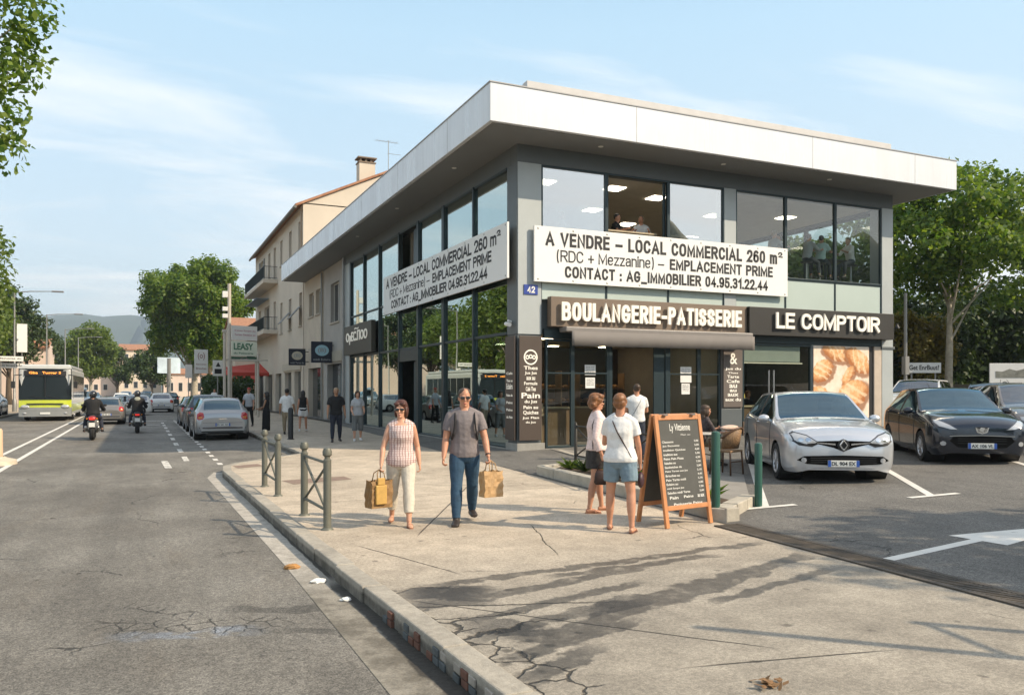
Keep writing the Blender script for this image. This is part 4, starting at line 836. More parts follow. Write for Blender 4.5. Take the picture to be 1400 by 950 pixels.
# gable roof, ridge along the street
tile_m = NX('roman_tiles'); wv = tile_m.n.new('ShaderNodeTexWave'); wv.inputs['Scale'].default_value = 1.6; wv.bands_direction = 'Y'; tile_m.l.new(tile_m.tc, wv.inputs[0])
tile_m = tile_m.done(tile_m.mul(tile_m.mix(tile_m.ramp(tile_m.noise(4, 4), .3, .7), (.34, .15, .08), (.46, .24, .14)), tile_m.ramp(wv.outputs[1], 0, 1, .7, 1.1)), .85, [(wv.outputs[1], .8, .05)])
def gable(t, w, l, h, rise, mat, wallm, ov=.45, axis='y', gv=True):
    mb = MB()
    if axis == 'y':
        mb.add([(-ov, -.15, h - ov * rise / (w / 2)), (w / 2, -.15, h + rise), (w + ov, -.15, h - ov * rise / (w / 2)), (-ov, l + .15, h - ov * rise / (w / 2)), (w / 2, l + .15, h + rise), (w + ov, l + .15, h - ov * rise / (w / 2))], [(0, 1, 4, 3), (1, 2, 5, 4)])
    else:
        mb.add([(-.15, -ov, h - ov * rise / (l / 2)), (-.15, l / 2, h + rise), (-.15, l + ov, h - ov * rise / (l / 2)), (w + .15, -ov, h - ov * rise / (l / 2)), (w + .15, l / 2, h + rise), (w + .15, l + ov, h - ov * rise / (l / 2))], [(0, 1, 4, 3), (1, 2, 5, 4)])
    o = mb.build('roof', mat, t); s = o.modifiers.new('s', 'SOLIDIFY'); s.thickness = .14; s.offset = 1
    mb = MB(); e = .02
    if axis == 'y':
        for y in (0, l - .3):
            mb = MB(); mb.prism([(0, h - e), (w, h - e), (w / 2, h + rise - .05)], 0, .3, Matrix.Translation((0, y + .3, 0)) @ Matrix.Rotation(R(90), 4, 'X')); mb.build('gable_wall', wallm, t)
    else:
        for x in (0, w - .3):
            mb = MB(); mb.prism([(0, h - e), (l, h - e), (l / 2, h + rise - .05)], 0, .3, Matrix.Translation((x, 0, 0)) @ Matrix.Rotation(R(90), 4, 'Z') @ Matrix.Rotation(R(90), 4, 'X')); mb.build('gable_wall', wallm, t)
    return o
rf = gable(O, 22 - X0 + .02, 23.2, 13.4, 2.95, tile_m, render_cream)
mb = MB(); mb.tube([(-.5, -.15, 13.15), (-.5, 23.3, 13.15)], .09, 8); mb.build('gutter', M('zinc', (.16, .15, .13), .5, .5), O)
mb = MB(); mb.tube([(-.08, .25, 13.0), (-.08, .25, 8.5)], .05, 8); mb.build('drainpipe', M('zinc_brown', (.3, .22, .15), .5), O)
ch = MB(); ch.box(3.7, 4.75, .5, 1.3, 14.2, 16.55); co = ch.build('chimney', render_cream, rf)
mb = MB(); mb.box(3.65, 4.8, .45, 1.35, 16.55, 16.63)
for x in (3.75, 4.1, 4.45): mb.box(x, x + .12, .55, 1.25, 16.63, 16.85)
mb.box(3.6, 4.85, .42, 1.38, 16.85, 16.93); mb.build('chimney_cap', M('cap_clay', (.2, .15, .11), .8), co)
# balconies
def balcony(t, y0, y1, z):
    o = t.location; mb = MB(); mb.box(-1.05, 0, y0 - o.y, y1 - o.y, z - .28, z); b = mb.build('balcony', render_cream, t, bevel=.015)
    mb = MB(); a, c = y0 - o.y + .04, y1 - o.y - .04
    for zz in (z + .1, z + .95): mb.tube([(-.02, a, zz), (-1.0, a, zz), (-1.0, c, zz), (-.02, c, zz)], .02, 6)
    n = int((c - a) / .13)
    for i in range(n + 1): y = a + (c - a) * i / n; mb.tube([(-1.0, y, z + .1), (-1.0, y, z + .95)], .009, 4, False)
    for i in range(8): x = -.1 - i * .12; mb.tube([(x, a, z + .1), (x, a, z + .95)], .009, 4, False)
    mb.build('railing', dark_metal, b); return b
balcony(O, 62.2, 74.2, 9.9); balcony(O, 62.2, 74.2, 6.15)
mb = MB(); mb.box(-1.0, -.05, 14.8, 22, 8.9, 8.95); mb.build('balcony_awning', M('awning_slate', (.2, .25, .3), .8), O)
# aerial on the roof
t = thing('roof_aerial', 'thin television aerial standing on the ridge of the old block', 'aerial', (15.15, 53.2, 15.9)); mb = MB(); mb.tube([(0, 0, 0), (0, 0, 2.6)], .025, 6); mb.build('mast', grey_steel, t)
mb = MB(); mb.tube([(-.9, 0, 2.5), (.7, .1, 2.5)], .015, 5)
for i in range(7): x = -.8 + i * .22; mb.tube([(x, -.3, 2.5), (x, .3, 2.5)], .01, 4)
mb.tube([(-.1, 0, 1.7), (.9, .2, 1.75)], .014, 5); mb.build('antenna', grey_steel, t)
# hanging blade signs
def blade(label, x, y, z, s, ring):
    t = thing('hanging_sign', label, 'hanging sign', (x, y, z)); mb = MB(); mb.box(-s / 2, s / 2, -.06, .06, 0, s); mb.build('panel', M('blade_black', (.012, .016, .03), .4), t, bevel=.01)
    mb = MB(); mb.box(s / 2, s / 2 + .25, -.02, .02, s * .8, s * .85).box(s / 2, s / 2 + .25, -.02, .02, s * .2, s * .25); mb.build('bracket', dark_metal, t)
    mb = MB(); T = Matrix.Translation((0, -.064, s * .58)) @ Matrix.Rotation(R(90), 4, 'X') @ Matrix.Diagonal((1.25, 1, 1, 1)); mb.lathe([(0, 0), (s * .26, 0), (s * .26, -.004)], 24, T); mb.build('emblem', ring, t)
    mb = MB(); text_on(mb, '(B)', Matrix.Translation((0, -.066, 0)) @ Matrix.Rotation(R(90), 4, 'X'), -s * .2, s * .2, s * .45, s * .7, .03, .003); text_on(mb, gib(12), Matrix.Translation((0, -.064, 0)) @ Matrix.Rotation(R(90), 4, 'X'), -s * .4, s * .4, s * .1, s * .2, .02, .003)
    mb.build('lettering', M('blade_ink', (.3, .32, .33), .5), t)
blade('square black hanging sign with pale blue oval emblem beside the olive shop sign', 8.7, 43.3, 3.15, 1.12, M('oval_blue', (.35, .55, .62), .5))
blade('square black hanging sign with beige oval emblem further down the street', 8.6, 50.2, 3.2, 1.0, M('oval_beige', (.5, .46, .36), .5))
# ------------------------------------------------------------------ barriers, bollards
galv = M('galvanised_paint', (.15, .15, .12), .5, .3, var=.15, vs=5); green_m = M('bottle_green', (.02, .09, .065), .4, coat=.2, var=.1)
def barrier(label, p0, p1, mat, h=.97, ball=True, r=.05, name='street_barrier', group=None, zb=0):
    p0, p1 = Vector((p0[0], p0[1], 0)), Vector((p1[0], p1[1], 0)); t = thing(name, label, 'barrier', (p0 + p1) / 2 + Vector((0, 0, zb)), 0, group); c = (p0 + p1) / 2; a, b = p0 - c, p1 - c
    for q in (a, b):
        mb = MB(); T = Matrix.Translation(q); prof = [(r, -.05), (r, h - .1), (r * .7, h - .085), (r * .7, h - .06)] + ([(r * 1.15, h - .04), (r * 1.2, h), (r * .9, h + .045), (0, h + .06)] if ball else [(0, h - .05)])
        mb.lathe(prof, 16, T).lathe([(r * 1.6, 0), (r * 1.5, .012), (r, .03)], 16, T); mb.build('post', mat, t, smooth=40)
    for z in (h - .14, .24): mb = MB(); mb.tube([a + Vector((0, 0, z)), b + Vector((0, 0, z))], .02, 8); mb.build('rail', mat, t, smooth=True)
    u = (b - a).normalized().cross(Vector((0, 0, 1))) * .012
    mb = MB(); mb.tube([a + Vector((0, 0, h - .14)) + u, b + Vector((0, 0, .24)) + u], .017, 6); mb.tube([a + Vector((0, 0, .24)) - u, b + Vector((0, 0, h - .14)) - u], .017, 6); mb.build('cross_brace', mat, t, smooth=True)
    return t
# entrance sign posts beyond the right edge: their shadows lie across the pavement
for i, (x, y, h) in enumerate(((7.36, 1.37, 3.8), (8.15, 1.52, 3.0))):
    t = thing('entrance_post', ('taller', 'shorter')[i] + ' grey post at the car park entrance outside the right edge', 'post', (x, y, 0)); mb = MB(); mb.tube([(0, 0, 0), (0, 0, h)], .05, 8); mb.build('pole', grey_steel, t)
    if i: mb = MB(); mb.tube([(0, 0, h - .05), (-.1, -.75, h)], .03, 6); mb.build('arm', grey_steel, t)
barrier('grey cross-braced kerbside barrier nearer the camera', (2.11, 10.16), (2.06, 11.45), galv)
barrier('grey cross-braced kerbside barrier further from the camera', (2.04, 13.7), (2.02, 15.13), galv)
def bollard(label, loc, h, r, mat, flat=True):
    mb = MB(); mb.lathe([(r, -.05), (r, h - .03), (r * .9, h - .01), (r * .5, h), (0, h)] if flat else [(r, -.05), (r, h - .05), (r * .7, h), (0, h + .02)], 18)
    t = thing('bollard', label, 'bollard', loc); mb.build('post', mat, t, smooth=40); mb = MB(); mb.lathe([(r * 1.5, 0), (r * 1.45, .015), (r, .02)], 18); mb.build('base_ring', mat, t); return t
bollard('green steel bollard standing right beside the chalkboard', (6.97, 8.72, .0), 1.19, .058, green_m)
bollard('green steel bollard in front of the silver parked hatchback', (8.19, 9.28, .03), .94, .055, green_m)
bollard('black bollard on the shaded pavement by the pedestrians', (4.75, 29.0, 0), 1.1, .09, black, False)
bollard('short dark bollard in the carriageway ahead of the white car', (-1.0, 50.5, -.14), 1.0, .1, dark_metal, False)
# traffic island stub at the far left
t = thing('traffic_island_post', 'cream island post on a pale base beside the centre line', 'island post', (-3.28, 24.0, -.14)); mb = MB(); mb.lathe([(.42, 0), (.40, .1), (.2, .16), (.13, .2)], 18, Matrix.Diagonal((1, 1.6, 1, 1))); mb.build('base', M('island_concrete', (.55, .47, .36), .8, var=.15, vs=5), t, smooth=30)
mb = MB(); mb.lathe([(.11, .15), (.1, .85), (.07, .9), (0, .9)], 14); mb.build('post', M('island_cream', (.6, .42, .28), .6), t, smooth=30)
# ------------------------------------------------------------------ terrace kerb, bed and railing
tk = M('terrace_stone', (.42, .38, .31), .85, var=.2, vs=4, fine=.1, bump=.5, bs=14)
kerb_line([(6.98, 8.5), (6.98, 8.85), (7.12, 11.5), (7.35, 14.9), (8.1, 15.2)], .22, -.05, .19, .9, 'terrace_kerb', .012, tk)
kerb_line([(8.1, 15.2), (9.2, 15.3), (10.2, 19.5)], .16, -.05, .12, .9, 'terrace_kerb', .008, tk)
kerb_line([(8.3, 9.45), (6.98, 8.5)], .22, -.05, .185, .6, 'terrace_kerb', .012, tk)
sheet('terrace_floor', [(7.3, 8.95), (8.35, 9.65), (13.4, 15.9), (15.6, 19.85), (10.2, 19.85), (9.2, 15.0), (7.5, 15.0), (7.25, 11.5)], .115, M('terrace_paving', (.26, .24, .21), .85, var=.15, vs=3, fine=.15, bump=.3))
soil = M('bed_soil', (.08, .055, .035), .95, var=.4, vs=12, bump=.8, bs=25)
sheet('planting_bed', [(7.2, 9.1), (7.34, 11.5), (7.55, 14.8), (8.4, 14.8), (8.0, 11.5), (7.8, 9.4)], .14, soil)
rail_m = M('bronze_rail', (.045, .04, .032), .45, .4)
barrier('dark bronze cross-braced railing along the planted bed, nearest the building', (8.3, 14.95), (8.1, 13.3), rail_m, 1.0, False, .035, 'terrace_railing', zb=.12)
barrier('dark bronze cross-braced railing along the planted bed behind the two women', (8.05, 13.1), (7.8, 11.4), rail_m, 1.0, False, .035, 'terrace_railing', zb=.12)
# ------------------------------------------------------------------ chalkboard
wood = M('orange_wood', (.52, .22, .085), .5, var=.18, vs=7, coat=.2); slate = M('chalk_slate', (.075, .075, .068), .75, var=.2, vs=4); chalk = M('chalk_white', (.70, .69, .64), .9)
def chalkboard():
    t = thing('menu_board', 'orange wooden folding chalkboard with a white handwritten menu', 'chalkboard', (6.38, 8.58, 0), math.atan2(.13, .8)); h = 1.42; w = .42; tilt = R(9)
    for s, nm in ((1, 'front_frame'), (-1, 'back_frame')):
        T = Matrix.Translation((0, .16, h)) @ Matrix.Rotation(-s * tilt * (1 if s > 0 else 1.15), 4, 'X') @ Matrix.Translation((0, 0, -h))
        if s < 0: T = T @ Matrix.Translation((0, .05, 0))
        mb = MB()
        for x in (-w, w - .06): mb.box(x, x + .06, -.02, .02, -.015, h, T)
        mb.box(-w + .06, w - .06, -.02, .02, h - .07, h, T).box(-w + .06, w - .06, -.02, .02, .2, .26, T)
        f = mb.build(nm, wood, t, bevel=.006); mb = MB(); mb.box(-w + .05, w - .05, -.008, .008, .25, h - .06, T); mb.build('slate', slate, f)
        if s > 0:
            TT = T @ Matrix.Translation((0, -.010, 0)) @ Matrix.Rotation(R(90), 4, 'X'); mb = MB()
            text_on(mb, 'Ly Vittienne', TT, -.17, .2, h - .24, h - .12, .012, .002); text_on(mb, gib(7), TT, .02, .19, h - .275, h - .255, .0, .002)
            z = h - .33
            for k in range(13):
                wd = .2 + .05 * ((k * 7) % 5); text_on(mb, gib(int(wd * 46)), TT, -.33, -.33 + wd, z - .036, z - .008, .018, .002)
                text_on(mb, '%d,%d0' % (2 + k % 6, (k * 3) % 10), TT, .245, .325, z - .036, z - .008, .018, .002); z -= .054
            for a, b_, q in ((-.3, -.15, .05), (-.05, .12, .045), (.2, .32, .05)): text_on(mb, gib(5), TT, a, b_, z - q, z - .012, .02, .002)
            text_on(mb, gib(16), TT, -.24, .27, z - .135, z - .1, .018, .002); mb.build('chalk_writing', chalk, f, fix=False)
    mb = MB()
    for x in (-.25, .25): mb.box(x - .03, x + .03, .10, .24, h - .01, h + .012)
    mb.build('hinge', steel, t)
    return t
chalkboard()
# ------------------------------------------------------------------ terrace furniture
ratt = NX('rattan_weave'); br = ratt.n.new('ShaderNodeTexBrick'); br.inputs['Scale'].default_value = 26; ratt.l.new(ratt.tc, br.inputs[0]); br.inputs['Color1'].default_value = (.36, .22, .11, 1); br.inputs['Color2'].default_value = (.24, .14, .07, 1); br.inputs['Mortar'].default_value = (.07, .04, .02, 1)
ratt = ratt.done(br.outputs[0], .6, [(br.outputs[1], .6, .01)]); cane = M('cane_brown', (.10, .05, .025), .45)
def rattan_chair(label, loc, rz):
    t = thing('rattan_chair', label, 'chair', loc, rz); mb = MB()
    mb.box(-.23, .23, -.22, .23, .43, .47); mb.build('seat', ratt, t, bevel=.015); mb = MB(); n = 10
    for i in range(n + 1):
        a = R(200) + R(140) * i / n; mb.v += [(.27 * math.cos(a), .27 * math.sin(a) + .05, .5), (.31 * math.cos(a), .31 * math.sin(a) + .02, .9 - .1 * abs(i - 5) / 5)]
    for i in range(n): mb.f.append((i * 2, i * 2 + 2, i * 2 + 3, i * 2 + 1)); mb.mi.append(0)
    o = mb.build('backrest', ratt, t, smooth=True); o.modifiers.new('s', 'SOLIDIFY').thickness = .025
    mb = MB(); pts = [(.3, .2, .68)] + [(.31 * math.cos(R(-20 - 140 * i / 10)), .31 * math.sin(R(-20 - 140 * i / 10)) + .02, .72 + .18 * math.sin(math.pi * i / 10)) for i in range(11)] + [(-.3, .2, .68)]
    mb.tube(pts, .02, 8); mb.build('armrest', cane, t, smooth=True)
    for x in (-.21, .21):
        for y in (-.2, .2): mb = MB(); mb.tube([(x * 1.1, y * 1.12, 0), (x, y, .45)], .018, 8); mb.build('leg', cane, t, smooth=True)
    mb = MB()
    for x in (-.26, .26): mb.tube([(x, .21, .45), (x * 1.12, .2, .69)], .016, 6)
    mb.tube([(-.2, .2, .25), (.2, .2, .25)], .012, 6).tube([(-.2, -.2, .25), (.2, -.2, .25)], .012, 6); mb.build('stretcher', cane, t); return t
TZ = .118
rattan_chair('brown rattan terrace chair with empty seat beside the silver hatchback', (10.25, 12.5, TZ), R(20))
rattan_chair('rattan terrace chair the dark-haired woman sits on', (10.72, 13.95, TZ), R(-100))
t = thing('cafe_table', 'small round marble cafe table between the terrace chairs', 'table', (10.35, 13.35, TZ)); mb = MB(); mb.lathe([(0, .72), (.34, .72), (.35, .735), (.34, .75), (0, .75)], 28); mb.build('tabletop', M('marble_top', (.62, .58, .52), .3, var=.15, vs=8), t, smooth=30)
mb = MB(); mb.lathe([(.24, 0), (.22, .03), (.04, .06), (.03, .71)], 18); mb.build('leg', black, t, smooth=30)
t = thing('coffee_cup', 'white coffee cup on the small terrace table', 'cup', (10.2, 13.3, TZ + .75)); mb = MB(); mb.lathe([(.0, .004), (.06, .006), (.065, .012), (.025, .014), (.038, .07), (.034, .07), (.02, .02)], 18); mb.build('cup', white_paint, t, smooth=40)
t = thing('folded_coat', 'pale folded coat hung over the back of the empty rattan chair', 'coat', (10.18, 12.33, TZ + .86), R(20)); mb = MB(); mb.ell((0, 0, .04), (.3, .09, .055), n=16, m=8); o = mb.build('cloth', M('coat_pink', (.55, .40, .32), .9, var=.15, vs=8), t, smooth=True)
t = thing('cafe_table', 'second small cafe table deeper on the terrace near the bakery glass', 'table', (11.6, 16.4, TZ)); mb = MB(); mb.lathe([(0, .72), (.34, .72), (.35, .735), (.34, .75), (0, .75)], 28); mb.build('tabletop', bpy.data.materials['marble_top'], t, smooth=30); mb = MB(); mb.lathe([(.24, 0), (.22, .03), (.04, .06), (.03, .71)], 18); mb.build('leg', black, t, smooth=30)
rattan_chair('rattan chair at the deeper terrace table near the bakery glass', (12.3, 16.5, TZ), R(100))
# ------------------------------------------------------------------ lamp posts and signs along the street
post_m = M('lamp_post_grey', (.26, .26, .25), .45, .4)
def lamp_post(label, loc, h, arm, rz, group=None, banner=None):
    t = thing('street_lamp', label, 'street lamp', loc, rz, group); mb = MB(); mb.lathe([(.16, 0), (.15, .9), (.09, 1.0), (.055, h), (0, h)], 12); mb.build('pole', post_m, t, smooth=40)
    mb = MB(); mb.tube([(0, 0, h - .1), (arm * .4, 0, h + .05), (arm, 0, h + .12)], [.045, .04, .03], 8); mb.build('arm', post_m, t)
    mb = MB(); mb.box(arm - .1, arm + .75, -.13, .13, h + .06, h + .18); mb.build('lamp_head', M('lamp_grey', (.2, .2, .2), .4) if 'lamp_grey' not in bpy.data.materials else bpy.data.materials['lamp_grey'], t, bevel=.04); return t
G = 'street lamps along the far side of the road'
lamp_post('street lamp nearest the camera on the far side, taller than the bus', (-8.9, 73, 0), 9.3, 2.6, 0, G)
lamp_post('street lamp behind the bus roof, second on the far side', (-8.9, 96.5, 0), 9.5, 2.6, 0, G)
lamp_post('third street lamp on the far side, before the round plane tree', (-8.9, 119, 0), 9.5, 2.6, 0, G)
lamp_post('small distant street lamp in front of the round plane tree', (-8.9, 143, 0), 9.8, 2.6, 0, G)
def post_sign(name, label, cat, loc, rz, w, h, zc, mat, items=(), inkm=ink, two=False, pr=.045, top=None):
    t = thing(name, label, cat, loc, rz)
    for x in ((-w * .35, w * .35) if two else (0,)): mb = MB(); mb.tube([(x, .06, 0), (x, .06, top or zc + h * .45)], pr, 8); mb.build('post', post_m, t)
    mb = MB(); mb.box(-w / 2, w / 2, -.03, .03, zc - h / 2, zc + h / 2); mb.build('panel', mat, t, bevel=.01)
    if items:
        T = Matrix.Translation((0, -.034, zc)) @ Matrix.Rotation(R(90), 4, 'X'); mb = MB()
        for it in items: text_on(mb, it[0], T, *[v for v in it[1:5]], bold=.02, depth=.004)
        mb.build('lettering', inkm, t, fix=False)
    return t
signw = M('sign_white', (.72, .71, .68), .5, var=.04)
AZ = R(18)
def at(x, d): t = (x - 700) / 1110 * d; return (.4155 * d + .9096 * t, .9096 * d - .4155 * t, 0)
s1 = post_sign('street_sign', 'tall white street sign with a round grey emblem above the parked cars', 'sign', at(275, 63), AZ, 1.05, 1.85, 3.9, signw, [('(o)', -.28, .28, .1, .7), (gib(8), -.4, .4, -.3, -.16), (gib(9), -.4, .4, -.62, -.46)], M('sign_pink_ink', (.35, .22, .2), .6))
post_sign('street_sign', 'smaller white street sign with black pictograms beside the tall post', 'sign', at(298, 56), AZ, .72, 1.08, 3.2, signw, [('▲', -.18, .18, .1, .42), ('■', -.25, .25, -.38, -.05)])
mb = MB(); mb.tube([(0, 0, 0), (0, 0, 5.3)], .09, 10).box(-.14, .14, -.14, .14, 5.25, 5.42); t = thing('sign_gantry', 'cream sign gantry of two posts and a crossbar over the pavement', 'gantry', at(307, 50)); mb.build('post', M('gantry_cream', (.5, .45, .38), .6), t)
mb = MB(); mb.tube([(2.05, .5, 0), (2.05, .5, 4.0)], .08, 10); mb.build('post', bpy.data.materials['gantry_cream'], t); mb = MB(); mb.box(-.1, 2.6, .2, .32, 3.5, 3.62); mb.build('crossbar', bpy.data.materials['gantry_cream'], t)
t = thing('tall_mast', 'tall slim cream mast with three small boxes on its left side', 'mast', at(313.5, 52)); mb = MB(); mb.tube([(0, 0, 0), (0, 0, 8.5)], .11, 10); mb.build('pole', bpy.data.materials['gantry_cream'], t)
for z in (7.6, 6.75, 6.3): mb = MB(); mb.box(-.42, -.1, -.15, .15, z, z + (.4 if z > 7 else .26)); mb.build('box', signw, t, bevel=.02)
t = thing('totem_sign', 'stacked totem sign with white panels, green letters and green foot', 'totem sign', at(334, 54), AZ); p = bpy.data.materials['gantry_cream']
for x in (-.85, .85): mb = MB(); mb.tube([(x, .1, 0), (x, .1, 5.9)], .06, 8); mb.build('post', p, t)
for z0, z1, m in ((5.0, 5.95, signw), (3.95, 4.93, M('totem_pale', (.68, .72, .6), .5)), (3.6, 3.9, M('totem_green', (.03, .10, .06), .5))): mb = MB(); mb.box(-.88, .88, -.05, .05, z0, z1); mb.build('panel', m, t)
mb = MB(); T = Matrix.Translation((0, -.055, 0)) @ Matrix.Rotation(R(90), 4, 'X'); text_on(mb, 'LEASY', T, -.75, .6, 4.35, 4.8, .03, .004); text_on(mb, gib(14), T, -.75, .6, 4.08, 4.2, .02, .004); mb.build('lettering', M('totem_ink', (.06, .18, .10), .5), t)
mb = MB(); text_on(mb, gib(16), T, -.7, .75, 5.55, 5.68, .02, .004); text_on(mb, gib(16), T, -.7, .75, 5.3, 5.42, .02, .004); text_on(mb, gib(5), T, -.3, .3, 3.68, 3.8, .02, .004); mb.build('lettering', M('totem_rose', (.5, .25, .3), .5), t)
t = post_sign('billboard', 'pale blue billboard on a single cream leg before the big plane tree', 'billboard', at(231, 108), AZ, 3.0, 2.1, 4.9, M('billboard_sky', (.5, .62, .72), .5, var=.3, vs=.5), pr=.28); 
post_sign('shop_banner', 'white vertical banner board beside the nearest far-side street lamp', 'banner', at(30, 66), AZ, .75, 2.3, 5.9, signw, pr=.05)
post_sign('direction_sign', 'upper white direction board at the left edge of the picture', 'direction sign', at(14, 60), AZ, 1.7, .36, 4.0, signw, [(gib(12), -.7, .7, -.06, .08)], two=True)
post_sign('direction_sign', 'lower white direction board at the left edge of the picture', 'direction sign', at(14, 60.5), AZ, 1.7, .36, 3.5, signw, [(gib(12), -.7, .7, -.06, .08)], two=True)
post_sign('street_sign', 'small white sign seen edge-on beside the billboard under the plane tree', 'sign', at(258, 84), AZ, .7, 1.4, 3.6, signw)
# right side of the car park
post_sign('garage_sign', 'pale sign board lettered in black behind the white estate car', 'sign', at(1263, 38), R(-28), 1.55, .48, 2.75, signw, [('Get EnrBuut?', -.68, .68, -.1, .13)], two=True)
tb = post_sign('hoarding', 'white hoarding with a printed landscape at the right edge of the picture', 'billboard', at(1386, 36), R(-28), 2.1, 1.1, 2.35, signw, two=True)
mb = MB(); T = Matrix.Translation((0, -.034, 2.35)) @ Matrix.Rotation(R(90), 4, 'X'); mb.prism([(-.8, -.1), (.9, -.1), (.9, .2), (.5, .32), (.1, .22), (-.2, .3), (-.5, .18), (-.8, .2)], 0, .004, T); mb.build('print', M('print_grey', (.2, .2, .17), .6, var=.5, vs=6), tb)
mb = MB(); text_on(mb, gib(12), T, -.5, .7, -.42, -.26, .02, .004); mb.build('lettering', ink, tb)
t = thing('tall_post', 'tall pale post behind the right end of the shop building', 'post', at(1238, 36)); mb = MB(); mb.tube([(0, 0, 0), (0, 0, 6.0)], .07, 8); mb.build('pole', post_m, t); mb = MB(); mb.box(-.12, .12, -.1, .1, 2.4, 3.2); mb.build('box', grey_steel, t)
# ------------------------------------------------------------------ buildings down the street
pinkish = M('render_pink', (.62, .50, .42), .9, var=.06, vs=.3); pale = M('render_pale', (.66, .56, .44), .9, var=.06, vs=.3)
def house(name, label, x0, x1, y0, y1, h, rise, wallm, axis='y', wins=(), west=()):
    t = thing(name, label, 'building', (x0, y0, 0)); mb = MB(); w, l = x1 - x0, y1 - y0; mb.box(0, w, 0, l, 0, h); mb.build('wall', wallm, t)
    gable(t, w, l, h, rise, tile_m, wallm, axis=axis)
    for (a, b, z0, z1) in wins:
        mb = MB(); mb.box(a, b, -.06, .02, z0, z1); f = mb.build('window', win_frame, t); mb = MB(); mb.box(a + .08, b - .08, -.075, -.05, z0 + .08, z1 - .08); mb.build('pane', pane_dark, f)
    for (a, b, z0, z1) in west:
        mb = MB(); mb.box(-.06, .02, a, b, z0, z1); f = mb.build('window', win_frame, t); mb = MB(); mb.box(-.075, -.05, a + .08, b - .08, z0 + .08, z1 - .08); mb.build('pane', pane_dark, f)
    return t
house('end_building', 'distant cream building with a low tiled roof closing the street', -5, 4.6, 222, 236, 11.5, 1.6, pale, 'x', [(1.2 + i * 2.1, 2.2 + i * 2.1, z, z + 1.7) for i in range(4) for z in (2, 5.4, 8.8)])
house('end_building', 'lower pink building at the end of the street, beside the cream one', -14, -5.3, 226, 240, 7, 1.5, pinkish, 'x', [(1.2 + i * 2.1, 2.2 + i * 2.1, z, z + 1.5) for i in range(3) for z in (1.5, 4.6)])
house('end_building', 'low distant shop row with tiled roof right of the street end', 5, 16, 215, 230, 5.5, 1.4, pinkish, 'x', [(1.2 + i * 2.1, 2.2 + i * 2.1, 1.2, 3.4) for i in range(4)])
house('roadside_house', 'pink house with orange tiled roof behind the bus', -23, -13.5, 118, 130, 9.0, 1.9, pinkish, 'x', [(2, 3, 5.5, 7.2), (5.5, 6.5, 5.5, 7.2)])
house('roadside_house', 'lower pink annexe with tiled roof right of the pink house', -13.2, -11, 121, 130, 7.2, 1.2, pinkish, 'x', [])
house('roadside_house', 'tall cream villa on the far side, reflected in the glazed facade', -30, -17, 78, 90, 7, 2.0, pale, 'x', [(2, 3, 4, 6)])
house('roadside_house', 'long pink terrace with tiled roof on the far side beyond the pines', -26, -15, 52, 70, 6, 1.8, pinkish, 'y', [], [])
S = house('red_roof_shop', 'low shop with an orange tiled roof behind the totem sign', 8.2, 17, 82, 94, 7.4, 1.6, pale, 'x', [(1, 2.2, 4.6, 6.2), (3.4, 4.6, 4.6, 6.2)])
mb = MB(); mb.add([(-1.6, -.02, 3.6), (5, -.02, 3.6), (5, -2.2, 2.7), (-1.6, -2.2, 2.7), (-1.6, -2.2, 2.35), (5, -2.2, 2.35)], [(0, 1, 2, 3), (3, 2, 5, 4)]); o = mb.build('awning', M('awning_red', (.45, .055, .035), .8, var=.1), S); o.modifiers.new('s', 'SOLIDIFY').thickness = .04
t = thing('red_parasol_awning', 'red fabric awning stretched on thin poles below the totem sign', 'awning', at(333, 62), AZ); mb = MB(); mb.add([(-1.6, 0, 3.4), (1.3, 0, 3.75), (1.3, -1.6, 3.0), (-1.6, -1.6, 3.0), (1.3, -1.6, 2.75), (-1.6, -1.6, 2.75)], [(0, 1, 2, 3), (3, 2, 4, 5)]); o = mb.build('fabric', bpy.data.materials['awning_red'], t); o.modifiers.new('s', 'SOLIDIFY').thickness = .03
for x in (-1.5, 1.2): mb = MB(); mb.tube([(x, -.1, 0), (x, -.1, 3.4)], .04, 6); mb.build('pole', post_m, t)
t = thing('low_garden_wall', 'dark wooded garden wall behind the car park', 'wall', (26, 34, 0)); mb = MB(); mb.box(0, 36, 0, .3, 0, 2.0); mb.build('wall', M('garden_wall', (.10, .085, .06), .95, var=.3), t); t.rotation_euler.z = R(-28)
# ------------------------------------------------------------------ trees
def leaf_mat(name, c1, c2, tr):
    m = bpy.data.materials.new(name); m.use_nodes = True; nt = m.node_tree; n = nt.nodes; l = nt.links; p = n['Principled BSDF']; p.inputs['Roughness'].default_value = .45; p.inputs['Specular IOR Level'].default_value = .3
    g = n.new('ShaderNodeNewGeometry'); cr = n.new('ShaderNodeMix'); cr.data_type = 'RGBA'; l.new(g.outputs['Random Per Island'], cr.inputs[0]); cr.inputs[6].default_value = (*c1, 1); cr.inputs[7].default_value = (*c2, 1)
    l.new(cr.outputs[2], p.inputs['Base Color']); t = n.new('ShaderNodeBsdfTranslucent'); sc = n.new('ShaderNodeVectorMath'); sc.operation = 'MULTIPLY'; l.new(cr.outputs[2], sc.inputs[0]); sc.inputs[1].default_value = (1.5, 1.5, .6); l.new(sc.outputs[0], t.inputs[0])
    mx = n.new('ShaderNodeMixShader'); mx.inputs[0].default_value = tr; l.new(p.outputs[0], mx.inputs[1]); l.new(t.outputs[0], mx.inputs[2]); l.new(mx.outputs[0], n['Material Output'].inputs[0]); return m
leaf_plane = leaf_mat('plane_leaf', (.045, .11, .018), (.20, .27, .05), .45)
leaf_dark = leaf_mat('dark_leaf', (.028, .058, .018), (.07, .105, .028), .25)
leaf_pine = leaf_mat('pine_needle', (.03, .06, .022), (.075, .105, .035), .2)
